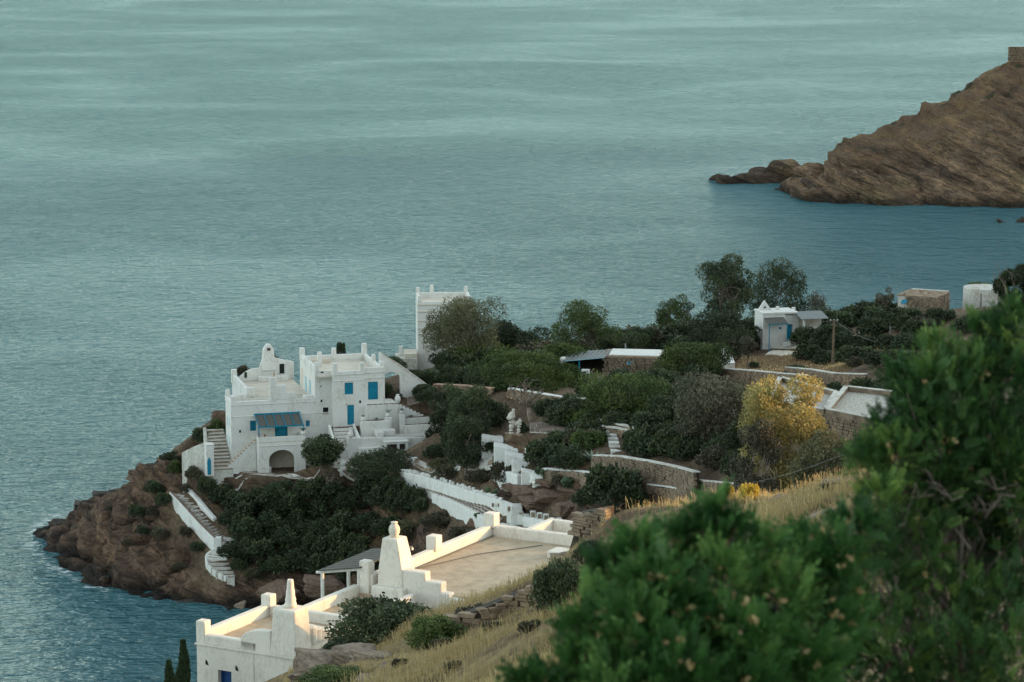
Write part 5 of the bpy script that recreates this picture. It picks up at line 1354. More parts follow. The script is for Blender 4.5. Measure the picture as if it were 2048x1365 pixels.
# ------------------------------------------------------------------ far white house with triangular dovecote gable
FY = G(1560, 694, 300).y; fp = PY(1519, 688, FY); FF = Frame(fp.x + 0.4, fp.y, (0.97 * .84, 0.24 * .84), (0.24 * .84, -0.97 * .84)); fb = fp.z
def fz(py): return PY(1560, py, FY).z
T = Thing('gable_house', 'small far white house with triangular dovecote gable, awnings and blue door', 'house', FF(2, 0, fb), R(14))
T.part('wall', MB(FF).box(0, 3.6, -4, -0.0, fb - 1, fz(630)), M['white'], bevel=0.05)
T.part('wall', MB(FF).grid_wall(3.6, 6.0, fb - 1, fz(633), -1.0, -0.6, [(4.1, 5.0, fb + 0.35, fb + 2.3)]), M['white'])
T.part('door', MB(FF).box(4.12, 4.98, -0.9, -0.85, fb + 0.36, fb + 2.29), M['blue'])
T.part('parapet', MB(FF).box(-0.05, 5.6, -4.2, 0.1, fz(630), fz(626)), M['white'], bevel=0.04)
gb = T.part('dovecote_gable', MB(FF).prism_b([(0.0, fz(628)), (2.3, fz(628)), (1.15, fz(607))], -3.0, -2.5), M['white'])
T.part('triangle_hole', MB(FF).prism_b([(0.85, fz(622)), (1.45, fz(622)), (1.15, fz(618))], -2.51, -2.48), M['dark'], gb)
for x, h in ((3.1, 619), (5.7, 622)): T.part('chimney', MB(FF).box(x - 0.25, x + 0.25, -2.4, -1.9, fz(629), fz(h)), M['white'], bevel=0.04)
T.part('awning', MB(FF).prism_a([(2.2, fz(645)), (0.0, fz(637)), (0.0, fz(636)), (2.2, fz(644))], 0.2, 3.3), M['reed'])
T.part('awning_rail', MB(FF).box(0.2, 3.3, 2.15, 2.25, fz(646.5), fz(645)), M['blue'])
for x in (0.3, 3.2): T.part('awning_post', MB(FF).box(x - 0.06, x + 0.06, 2.1, 2.25, fb - 1, fz(646)), M['blue'])
T.part('side_awning', MB(FF).prism_a([(2.4, fz(638)), (-1.0, fz(629)), (-1.0, fz(628)), (2.4, fz(637))], 5.4, 9.8), M['metal'])
T.part('side_post', MB(FF).box(5.9, 6.2, 1.6, 1.9, fb - 1, fz(638)), M['white'])
T.part('side_wall', MB(FF).box(5.8, 9.8, -1.2, -0.9, fb - 1, fz(638)), M['cream'])
T.part('side_parapet', MB(FF).box(5.9, 9.6, 1.4, 1.8, fb - 1, fz(655)), M['white_old'], bevel=0.05)
T.part('bench', MB(FF).box(2.4, 3.4, 2.6, 3.0, fb + 0.0, fb + 0.5), M['white'])
T.part('window_shutter', MB(FF).box(2.6, 3.0, 0.0, 0.04, fz(660), fz(656)), M['blue'])

# ------------------------------------------------------------------ ruined stone cistern house and white round cistern on the right
rp = PY(1795, 622, 352); RF = Frame(rp.x, rp.y, (0.90, -0.44), (-0.44, -0.90)); rb = rp.z
def rz(py): return PY(1870, py + 9, 348).z
T = Thing('ruined_store', 'flat roofed ruined stone store with crumbling plaster beside round cistern', 'building', RF(3, 0, rb), R(-26))
T.part('wall', MB(RF).box(0, 4.9, -5, 0, rb - 2, rz(592)), M['white_old'])
masonry(T, [(*RF(1.2, 0.05, 0)[:2], rb - 1.5, rz(594)), (*RF(4.9, 0.05, 0)[:2], rb - 1.5, rz(594))], 0.5, 0.2, 0.25, 'stone_warm', 9, core=False)
masonry(T, [(*RF(4.95, 0.1, 0)[:2], rb - 1.5, rz(594)), (*RF(4.95, -5, 0)[:2], rb - 1.5, rz(593))], 0.5, 0.2, 0.25, 'stone_warm', 10, core=False, facing=1)
masonry(T, [(*RF(4.95, 0.1, 0)[:2], rb - 1.5, rz(594)), (*RF(4.95, -5, 0)[:2], rb - 1.5, rz(593))], 0.5, 0.2, 0.25, 'stone_warm', 12, core=False)
T.part('roof', MB(RF).box(-0.15, 5.1, -5.2, 0.15, rz(592), rz(590)), M['stone'], bevel=0.05)
T.part('roof_edge', MB(RF).box(0.2, 5.0, -5.2, -4.6, rz(590), rz(588)), M['white_old'], bevel=0.05)
rg = random.Random(8)
for k in range(22):
    m = MB(RF); a = rg.uniform(0.3, 4.6); b = rg.uniform(-4.5, -0.3); s = rg.uniform(0.2, 0.5)
    m.box(a, a + s, b, b + s * rg.uniform(0.6, 1.3), rz(590) - 0.02, rz(590) + rg.uniform(0.05, 0.16), 0.04, 0.04)
    T.part('roof_slab', m, M['stone'])
T.part('tarpaulin', MB(RF).add([(0.5, 0.35, rz(608)), (1.3, 0.4, rz(605)), (1.3, 0.2, rz(598)), (0.6, 0.2, rz(600))], [(0, 1, 2, 3)]), M['blue'], label='blue plastic sheet hanging at the store wall')
cp = PY(1966, 620, 356)
T = Thing('cistern', 'round whitewashed water cistern with streaked sides on the hilltop', 'cistern', tuple(cp))
ct = PY(1966, 574, 356).z
T.part('drum', MB().lathe(cp.x, cp.y, [(2.58, cp.z - 2.0), (2.55, ct - 0.1), (2.5, ct), (2.2, ct + 0.05), (0.1, ct + 0.15)], 40), M['white_old'], smooth=False)
T.part('crack', MB().box(cp.x - 0.75, cp.x - 0.68, cp.y - 2.56, cp.y - 2.2, cp.z - 0.3, ct - 0.5), M['stone_dark'])

# ------------------------------------------------------------------ flat stone roofs right of the golden tree
def flat_roof(label, corners, name='stone_house'):
    P = [PY(*q) for q in corners]; c = sum(P, Vector()) / 4
    T = Thing(name, label, 'house', (c.x, c.y, c.z - 2.6))
    zt_ = c.z; poly = [(p.x, p.y) for p in P]
    T.part('wall', MB().prism_z(poly, zt_ - 3.2, zt_ - 0.1), M['stone_dark'])
    T.part('roof_deck', MB().prism_z(poly, zt_ - 0.1, zt_), M['gravel'])
    for a, b in zip(P, P[1:] + P[:1]):
        T.part('rim', MB().ribbon([(a.x, a.y, zt_ - 0.05, zt_ + 0.38), (b.x, b.y, zt_ - 0.05, zt_ + 0.38)], 0.34), M['stone_warm'])
        T.part('rim_cap', MB().ribbon([(a.x, a.y, zt_ + 0.38, zt_ + 0.46), (b.x, b.y, zt_ + 0.38, zt_ + 0.46)], 0.42), M['white_old'], bevel=0.03)
        dd = Vector((b.x - a.x, b.y - a.y))
        out = Vector((a.x + b.x - 2 * c.x, a.y + b.y - 2 * c.y))
        fac = -1 if (dd.y * out.x - dd.x * out.y) > 0 else 1
        masonry(T, [(a.x, a.y, zt_ - 3.0, zt_ - 0.05), (b.x, b.y, zt_ - 3.0, zt_ - 0.05)], 0.5, 0.2, 0.3, 'stone_warm', len(label), core=False, facing=fac)
    return T
def gravel_mat():
    m, nt, b, o = new_mat('pale roof gravel')
    f_ = noise(nt, coords(nt), 5.0, 8, 0.75); g_ = noise(nt, coords(nt), 0.7, 3, 0.5)
    c = ramp(nt, f_, [(0.35, (0.14, 0.125, 0.10)), (0.5, (0.38, 0.35, 0.30)), (0.62, (0.56, 0.53, 0.47))])
    nt.links.new(c, b.inputs['Base Color']); b.inputs['Roughness'].default_value = 0.9; bump(nt, b, f_, 0.6, 0.08)
    return m
M['gravel'] = gravel_mat()
flat_roof('flat gravel roofed stone house with pale rim, right of the golden tree', [(1655, 828, 222), (1800, 842, 216), (1812, 800, 229), (1692, 793, 232)])
flat_roof('lower flat gravel roof half hidden behind the golden tree', [(1540, 806, 234), (1650, 812, 230), (1672, 795, 238), (1560, 780, 245)])

# ------------------------------------------------------------------ terrace walls of the garden and lanes
for label, q, h, cop, seed in [
    ('tall dry stone retaining wall with pale coping below the pines', [(1190, 912, 257), (1240, 914, 255.5), (1300, 924, 252.5), (1350, 934, 249.5), (1394, 946, 246.5)], 2.4, 'white_old', 1),
    ('long low stone lane wall with pale coping below the golden field', [(1430, 738, 322), (1500, 742, 318), (1560, 748, 314), (1612, 752, 311)], 1.7, 'white_old', 2),
    ('curving stone lane wall with pale top left of the utility pole foot', [(1575, 736, 327), (1620, 740, 322), (1670, 748, 317), (1730, 750, 314)], 1.3, 'white_old', 3),
    ('low stone wall running behind the yellow spurge bushes', [(1398, 962, 241), (1440, 966, 238), (1500, 972, 234), (1545, 980, 229)], 1.2, 'white_old', 4),
    ('garden terrace wall with pale top under the umbrella pine', [(1020, 778, 302), (1080, 788, 297), (1130, 796, 293), (1190, 800, 289)], 1.0, 'white', 5),
    ('dark garden terrace wall between the pines and the statue', [(1110, 828, 284), (1180, 834, 281), (1240, 850, 274), (1290, 862, 270), (1340, 866, 268)], 1.0, 'white_old', 6),
    ('short terrace wall with pale top in the dark shade of the pines', [(1200, 852, 274), (1260, 862, 270), (1330, 884, 262), (1365, 888, 260)], 0.8, 'white_old', 7),
    ('low brown stone wall beneath the white ledge at the steps', [(1090, 941, 266.5), (1150, 944, 264.5), (1200, 952, 261)], 1.1, None, 8),
    ('low wall stub with white top in front of the retaining wall', [(1298, 970, 243), (1335, 974, 241), (1368, 980, 239)], 0.8, 'white', 9),
    ('stone bank wall with pale top under the dovecote tower trees', [(870, 770, 314), (930, 772, 312), (985, 778, 308)], 0.9, 'terracotta', 10)]:
    pts = [WB(q_[0], q_[1], q_[1] + h * FPX / q_[2] * 0.92) for q_ in q]
    T = wthing('stone_wall', label, 'wall', pts, 'garden terrace walls')
    masonry(T, pts, 0.5, 0.17, 0.5, 'stone_warm' if seed in (1, 4, 8) else 'stone', seed, coping=cop, cw=0.62)
# pale low walls on the far shore
for label, q, h in [('pale boundary wall running down to the far shore behind pines', [(1232, 648, 395), (1262, 655, 388), (1300, 664, 380)], 0.7),
                    ('angled white topped wall by the far shore', [(1308, 660, 383), (1345, 652, 390), (1372, 645, 396)], 1.0)]:
    pts = [(p.x, p.y, p.z - 0.8, p.z + h) for p in (G(a_, b_ + 3, 300) for a_, b_, _ in q)]; T = wthing('boundary_wall', label, 'wall', pts, 'far boundary walls')
    T.part('wall', MB().ribbon(pts, 0.5), M['stone']); T.part('coping', MB().ribbon([(x, y, b, b + 0.14) for x, y, a, b in pts], 0.7), M['white'], bevel=0.03)
pts = [(p.x, p.y, p.z - 0.6, p.z + 0.9) for p in (G(1309, 670, 300),)]; T = wthing('gate_post', 'stout white gate post at the far boundary wall corner', 'post', pts)
T.part('post', MB().box(pts[0][0] - 0.3, pts[0][0] + 0.5, pts[0][1] - 0.4, pts[0][1] + 0.4, pts[0][2], pts[0][3] + 0.5), M['white'], bevel=0.05)
T.part('cap', MB().box(pts[0][0] - 0.36, pts[0][0] + 0.56, pts[0][1] - 0.46, pts[0][1] + 0.46, pts[0][3] + 0.5, pts[0][3] + 0.62), M['white'], bevel=0.03)
pts = wall_pts([(1440, 690, 352), (1452, 705, 343), (1462, 728, 332)], 1.2); T = wthing('white_wall', 'short thick white wall end between pine and golden field', 'wall', pts)
T.part('wall', MB().ribbon(pts, 0.9), M['white_old'], bevel=0.1); T.part('coping', MB().ribbon([(x, y, b, b + 0.12) for x, y, a, b in pts], 1.0), M['white'], bevel=0.05)
# garden steps near the tall retaining wall
gs = Thing('garden_steps', 'small flight of white edged stone steps left of the retaining wall', 'stairs', tuple(PY(1175, 935, 262)))
for k in range(6):
    p = PY(1172 + (k % 2), 946 - k * 8.5, 261.5 + k * 1.1)
    gs.part('step', MB().box(p.x - 0.55, p.x + 0.55, p.y - 0.3, p.y + 0.6, p.z - 0.7, p.z), M['white'] if k in (0, 2) else M['white_old'], bevel=0.04)
gs2 = Thing('garden_steps', 'mossy stone steps climbing between the pines above the retaining wall', 'stairs', tuple(PY(1230, 890, 265)))
for k in range(6):
    p = PY(1232 - k * 2, 902 - k * 8, 261 + k * 1.3)
    gs2.part('step', MB().box(p.x - 0.5, p.x + 0.5, p.y - 0.3, p.y + 0.6, p.z - 0.6, p.z + 0.05), M['white_old'] if k % 2 else M['white'], bevel=0.04)
# rough white painted boulders about the statue bank
rock_seed = 0
def rock_mesh(name, seed, mat, flat=0.75):
    """angular block: hull of points pushed towards a bedded slab shape"""
    rg = np.random.default_rng(seed + 900); bm = bmesh.new()
    for k in range(30):
        d = rg.normal(size=3); d /= np.linalg.norm(d); d = np.sign(d) * np.abs(d) ** 0.62; d /= max(np.abs(d).max(), 0.75)
        q = d * rg.uniform(0.78, 1.0); q[2] = np.round(q[2] * 3) / 3 * 0.9 + rg.uniform(-0.06, 0.06)
        bm.verts.new((q[0], q[1], q[2] * flat))
    r = bmesh.ops.convex_hull(bm, input=bm.verts[:])
    bmesh.ops.delete(bm, geom=[v for v in bm.verts if not v.link_faces], context='VERTS')
    bmesh.ops.subdivide_edges(bm, edges=bm.edges[:], cuts=1, use_grid_fill=True); bmesh.ops.subdivide_edges(bm, edges=bm.edges[:], cuts=1, use_grid_fill=True)
    for v in bm.verts:
        p = np.array(v.co); v.co = Vector(p * (1 + 0.13 * float(vnoise([p[0] * 3], [p[1] * 3], [p[2] * 7], seed)[0]) + 0.06 * float(vnoise([p[0] * 9], [p[1] * 9], [p[2] * 14], seed + 3)[0])))
    bmesh.ops.recalc_face_normals(bm, faces=bm.faces[:])
    me = bpy.data.meshes.new(name); bm.to_mesh(me); bm.free(); me.materials.append(mat)
    return me
def rockmat(name, c0, c1):
    m, nt, b, o = new_mat(name)
    v = coords(nt, (0.8, 0.8, 5.0), (R(5), R(14), 0)); st = noise(nt, v, 1.6, 6, 0.7, 0.3); fi = noise(nt, coords(nt), 5.0, 6, 0.7)
    c = ramp(nt, st, [(0.3, tuple(x * 0.45 for x in c0)), (0.5, c0), (0.7, c1)])
    c = mixc(nt, 1.0, c, ramp(nt, fi, [(0.3, (0.6, 0.6, 0.6)), (0.6, (1.1, 1.1, 1.1))]), 'MULTIPLY')
    nt.links.new(c, b.inputs['Base Color']); b.inputs['Roughness'].default_value = 0.9
    ad = nt.nodes.new('ShaderNodeMath'); ad.operation = 'ADD'; nt.links.new(st, ad.inputs[0]); nt.links.new(fi, ad.inputs[1])
    bump(nt, b, ad.outputs[0], 0.8, 0.15)
    return m
M['rock'] = rockmat('brown shore rock', (0.155, 0.095, 0.064), (0.22, 0.145, 0.095))
M['rock_dark'] = rockmat('wet dark rock', (0.045, 0.034, 0.027), (0.075, 0.055, 0.042))
M['rock_grey'] = rockmat('grey tan boulder', (0.24, 0.18, 0.13), (0.34, 0.26, 0.19))
ROCK = {k: [rock_mesh('rock', s_, M[k]) for s_ in range(4)] for k in ('rock', 'rock_dark', 'rock_grey', 'white')}
def rock(label, p, sx, sy, sz, mat='rock', v=0, rz=0.0, rx=0.0, group=None, name='rock', cat='rock'):
    o = add_obj(name, ROCK[mat][v % 4], None, p); o.scale = (sx, sy, sz); o.rotation_euler = (rx, rx * 0.5, rz)
    return tag(o, label, cat, group)
for i, (px, py, Y, s) in enumerate([(1065, 905, 274, 0.7), (1050, 918, 273, 0.5), (1078, 958, 266, 0.9), (1060, 930, 271, 0.45), (965, 905, 280, 0.5), (920, 912, 285, 0.4), (935, 915, 284, 0.35), (828, 918, 292, 0.45)]):
    rock(['big white painted boulder right of the shoulder wall top', 'white painted boulder on the step of the shoulder wall', 'largest white painted boulder above the rock ledges', 'small white boulder midway down the shoulder wall', 'white boulder left of the shoulder wall head', 'small white boulder at the terrace end, upper', 'tiny white boulder at the terrace end, lower', 'white boulder on the broken paving below the barbecue'][i],
         G(px, py + 4, 220), s * 1.1, s, s * 0.8, 'white', i, i, group='white painted boulders')

# ------------------------------------------------------------------ shore rocks and islets
sr = [(112, 1074, 313, 1.8, 1.4, 1.2, 'rock_dark', 'low dark wet rock at the very tip of the promontory'),
      (130, 1050, 316, 2.4, 1.8, 1.6, 'rock_dark', 'dark wet rock just above the promontory tip'),
      (170, 1015, 320, 2.6, 2.0, 1.7, 'rock_dark', 'dark rock ledge on the far side of the promontory tip'),
      (215, 990, 323, 2.6, 1.8, 1.4, 'rock_dark', 'black rock outcrop on the far shore against the sea'),
      (250, 980, 323, 2.2, 1.6, 1.2, 'rock_dark', 'black rock with a pale patch beside the far shore'),
      (122, 1100, 310, 1.2, 0.9, 0.7, 'rock_dark', 'small wet rock in the surf off the tip'),
      (112, 1136, 303, 1.2, 0.8, 0.4, 'rock_dark', 'flat wave washed rock in the foam'),
      (160, 1150, 300, 2.4, 1.4, 0.9, 'rock_dark', 'low dark shelf rock along the near waterline'),
      (285, 950, 311, 2.2, 1.6, 1.5, 'rock', 'jutting brown crag on the promontory crest'),
      (440, 835, 313, 1.6, 1.5, 2.0, 'rock', 'brown crag close behind the left house corner'),
      (240, 1186, 291, 2.2, 1.4, 1.0, 'rock_dark', 'dark shore rock at the foot of the cleft'),
      (385, 1200, 286, 2.6, 1.5, 1.0, 'rock_dark', 'dark wave cut rock under the sea stair'),
      (480, 1205, 283, 1.0, 0.8, 0.5, 'rock_grey', 'pale flat rock at the waterline near the roof house'),
      (560, 1180, 282, 3.2, 2.2, 1.3, 'rock', 'layered brown rock at the cove edge behind the near chimney'),
      (650, 1170, 280, 3.0, 2.0, 1.6, 'rock', 'broad layered rock beside the pergola')]
for i, (px, py, Y, a, b, c, m_, lab) in enumerate(sr): rock(lab, PY(px, py, Y) - Vector((0, 0, 0.3)), a * 0.75, b * 0.75, c * 0.75, m_, i, i * 0.9, 0.2)
hw_ = [PY(2018, 108, 696), PY(2040, 108, 697), PY(2075, 108, 699)]
T = Thing('ruin_wall', 'grey stone ruin wall on top of the far headland', 'wall', tuple(hw_[0]))
pts = [(p.x, p.y, p.z - 2.0, p.z + 1.55) for p in hw_]
masonry(T, pts, 1.2, 0.5, 1.0, 'stone', 77, coping=None)
T.part('cap', MB().ribbon([(x, y, b, b + 0.15) for x, y, a, b in pts], 1.1), M['stone'])

# ------------------------------------------------------------------ utility pole and wires
up = PY(1664, 738, 330)
T = Thing('utility_pole', 'weathered wooden utility pole beside the lane', 'pole', tuple(up))
ptop = PY(1668, 640, 330)
T.part('pole', MB().tube([(up.x, up.y, up.z - 0.6), (up.x + 0.1, up.y, (up.z + ptop.z) / 2), tuple(ptop)], [0.17, 0.14, 0.11], 8), M['wood'])
T.part('stub_post', MB().tube([(up.x + 0.15, up.y - 0.3, up.z - 0.5), (up.x + 0.15, up.y - 0.3, up.z + 1.2)], 0.13, 8), M['wood'])
T.part('crossarm', MB().tube([(ptop.x - 0.5, ptop.y, ptop.z - 0.15), (ptop.x + 0.5, ptop.y, ptop.z - 0.15)], 0.05, 6), M['wood'])
for k in (-0.4, 0.0, 0.4): T.part('insulator', MB().lathe(ptop.x + k, ptop.y, [(0.03, ptop.z - 0.1), (0.06, ptop.z - 0.05), (0.05, ptop.z + 0.06), (0.02, ptop.z + 0.08)], 8), M['white'])
def wire(label, a, b, sag, name='overhead_wire', r=0.022):
    P = [a.lerp(b, t) - Vector((0, 0, sag * 4 * t * (1 - t))) for t in np.linspace(0, 1, 16)]
    single(name, MB().tube([tuple(p) for p in P], r, 5), M['wire'], label, 'wire', tuple(a))
wire('thin overhead wire sagging right from the utility pole', ptop, PY(1785, 690, 300), 0.6)
wire('thin overhead wire running left from the utility pole to the far house', ptop, PY(1600, 638, 385), 0.4)
wire('thin wire crossing in front of the golden tree', PY(1450, 975, 205), PY(1720, 895, 190), 0.4)
pp = PY(1780, 668, 318)
T = Thing('thin_mast', 'thin grey mast rising from scrub right of the utility pole', 'pole', (pp.x, pp.y, pp.z - 1.5))
T.part('mast', MB().tube([(pp.x, pp.y, pp.z - 2.5), (pp.x, pp.y, pp.z + 0.8)], 0.05, 6), M['metal']); T.part('tip', MB().lathe(pp.x, pp.y, [(0.02, pp.z + 0.8), (0.07, pp.z + 0.85), (0.02, pp.z + 0.95)], 6), M['metal'])

# ------------------------------------------------------------------ dry stone walls and boulders on the near hillside
q = [(842, 1246, 106), (900, 1234, 107), (960, 1214, 108.5), (1020, 1190, 110), (1075, 1166, 111.5), (1104, 1150, 112.5)]
pts = [WB(a_, b_, b_ + 34, 85, 0, 118) for a_, b_, _ in q]
T = wthing('dry_stone_wall', 'tumbled dry stone wall edging the dry grass above the flat roof', 'wall', pts)
masonry(T, pts, 0.55, 0.15, 0.75, 'stone', 21, single_parts=True, name='stone')
q = [(1092, 1140, 112), (1122, 1110, 112.5), (1150, 1080, 113), (1166, 1050, 113.5), (1170, 1022, 114), (1215, 1014, 113)]
pts = wall_pts([(1155, 1098, 112.5, 0.5), (1162, 1024, 113.2, 1.9), (1218, 1012, 112.2, 1.6)], 1.0, 0.5)
T = wthing('dry_stone_wall', 'tall corner stack of thin dry stones right of the flat roof', 'wall', pts)
masonry(T, pts, 0.6, 0.13, 0.8, 'stone_warm', 22, single_parts=True, name='stone')
for i, (px, py, Y, a, b, c, lab) in enumerate([
    (655, 1322, 101, 1.3, 0.8, 0.45, 'smooth pale tan boulder right of the near house corner'), (705, 1305, 101, 1.0, 0.7, 0.5, 'tall tan slab boulder between bush and dry grass'),
    (745, 1315, 99.5, 0.8, 0.6, 0.4, 'cracked tan boulder at the edge of the dry grass'), (630, 1345, 101, 1.0, 0.7, 0.4, 'brown wedge rock at the near house wall foot'),
    (770, 1345, 96, 0.7, 0.5, 0.35, 'dark brown split rock at the bottom of the grass'), (815, 1360, 94, 0.8, 0.5, 0.3, 'thin layered dark rock at the bottom edge'),
    (740, 1360, 95, 0.7, 0.5, 0.3, 'small brown rock under the low green bush'), (1030, 1215, 104, 0.9, 0.5, 0.35, 'grey slab lying in dry grass below the stone wall'), (1010, 1232, 103, 0.6, 0.4, 0.25, 'small grey slab in front of the larger slab'),
    (1085, 1235, 101, 0.7, 0.7, 0.9, 'reddish crumbling rock beside the blurred bush'), (1128, 1118, 111, 0.5, 0.4, 0.4, 'brown ledge rock below the dry stone corner'), (1118, 1142, 110.5, 0.4, 0.35, 0.35, 'stacked brown rock at the roof edge'),
    (1690, 972, 90, 0.7, 0.5, 0.5, 'brown rock in dry grass at the right crest'), (1650, 1035, 84, 0.7, 0.5, 0.4, 'reddish rock in the middle of the dry slope'), (1575, 1003, 97, 0.6, 0.4, 0.3, 'grey crest rock behind the dry grass')]):
    rock(lab, PY(px, py, Y) - Vector((0, 0, 0.1)), a, b, c, 'rock_grey', i, i * 1.3, 0.15, name='boulder', cat='boulder')
# brown ledges on the bank above the path
for i, (px, py, Y, a, b, c) in enumerate([(1060, 985, 258, 2.0, 1.2, 0.6), (1110, 995, 256, 2.2, 1.2, 0.7), (1085, 1010, 257, 2.4, 1.3, 0.8), (1140, 1015, 254, 2.0, 1.2, 0.9), (1030, 975, 261, 1.4, 1.0, 0.5), (1100, 965, 259, 1.6, 1.0, 0.5), (1145, 985, 255, 1.6, 1.0, 0.6)]):
    rock(['brown rock ledge under the left prickly pears', 'wide brown rock ledge in the middle of the bank', 'broadest brown ledge just above the niche wall', 'tall brown ledge at the right end of the niche wall', 'small brown ledge below the shoulder wall', 'upper brown ledge below the white wall ledge', 'brown ledge left of the large dark bush'][i],
         G(px, py, 220) - Vector((0, -0.4, 0.25)), a * 0.9, b, c * 0.9, 'rock', i, 0.2 * i, 0.1, group='rock ledges above the niche wall')
# ------------------------------------------------------------------ foliage
def unit(v): return v / np.maximum(np.linalg.norm(v, axis=-1, keepdims=True), 1e-9)
def leaf_quads(rg, C, D, size, asp=0.45, jit=0.5, tint=None):
    """one kite-shaped leaf (or leaf tuft) per centre C along D"""
    n = len(C)
    l = size * rg.uniform(1 - jit, 1 + jit, n)[:, None]
    D = unit(D); s = unit(np.cross(D, rg.normal(size=(n, 3)))); w = l * asp
    nrm = np.cross(D, s)
    V = np.stack([C - D * l * 0.5, C + s * w * 0.5 + nrm * w * 0.12, C + D * l * 0.5, C - s * w * 0.5 + nrm * w * 0.12], 1).reshape(-1, 3)
    Q = np.arange(4 * n).reshape(n, 4)
    t = rg.uniform(0, 1, n) if tint is None else tint
    return V, Q, np.repeat(t, 4)
def clump_leaves(rg, clumps, n, size, asp=0.45, droop=0.0, up=0.5, shell=0.5):
    """clumps: (centre, radii) list; leaves fill each clump, thicker near its skin"""
    c = np.array([k[0] for k in clumps]); r = np.array([k[1] for k in clumps]); 
    wgt = (r[:, 0] * r[:, 1] + r[:, 0] * r[:, 2]); wgt = wgt / wgt.sum()
    idx = rg.choice(len(c), n, p=wgt)
    u = unit(rg.normal(size=(n, 3)))
    rad = shell + (1 - shell) * rg.uniform(0, 1, n) ** 0.6
    rad *= rg.uniform(0.8, 1.12, n)
    P = c[idx] + u * r[idx] * rad[:, None]
    D = u * 0.7 + rg.normal(size=(n, 3)) * 0.6 + np.array([0, 0, up - droop])
    ct = rg.uniform(0.0, 0.5, len(c))
    t = np.clip(ct[idx] + rg.uniform(0, 0.5, n), 0, 1)
    return leaf_quads(rg, P, D, size, asp, 0.45, t)
def limb(mb, rg, a, b, r0, r1, bend=0.12, n=4, sides=5):
    a = np.array(a, float); b = np.array(b, float); L = np.linalg.norm(b - a)
    P = [a + (b - a) * t + (rg.normal(size=3) * bend * L * math.sin(math.pi * t) * 0.6 if 0 < t < 1 else 0) for t in np.linspace(0, 1, n)]
    mb.tube([tuple(p) for p in P], [r0 + (r1 - r0) * t for t in np.linspace(0, 1, n)], sides)
    return P
KINDS = {   # crown centre height, radii (xy as share of width, z share of height), clumps, clump size, leaves, leaf size, fork height
    'pine':     dict(cz=0.54, rx=0.37, rz=0.38, nc=36, cr=0.125, cf=0.75, n=9500, ls=0.24, asp=0.5, fork=0.30, mat='pine', bark='bark', up=0.7),
    'umbrella': dict(cz=0.78, rx=0.42, rz=0.17, nc=38, cr=0.085, cf=0.65, n=9500, ls=0.22, asp=0.5, fork=0.22, mat='pine', bark='bark_pale', up=0.9),
    'tall':     dict(cz=0.56, rx=0.33, rz=0.40, nc=38, cr=0.115, cf=0.9, n=8500, ls=0.28, asp=0.5, fork=0.25, mat='scrub', bark='bark', up=0.5),
    'euca':     dict(cz=0.56, rx=0.35, rz=0.40, nc=40, cr=0.115, cf=1.15, n=11000, ls=0.26, asp=0.40, fork=0.18, mat='euca', bark='bark_pale', up=-0.4),
    'round':    dict(cz=0.54, rx=0.35, rz=0.36, nc=28, cr=0.14, cf=0.85, n=7000, ls=0.22, asp=0.5, fork=0.25, mat='scrub', bark='bark', up=0.4),
    'olive':    dict(cz=0.66, rx=0.30, rz=0.22, nc=14, cr=0.16, cf=0.8, n=1800, ls=0.20, asp=0.4, fork=0.35, mat='greyscrub', bark='bark', up=0.3),
}
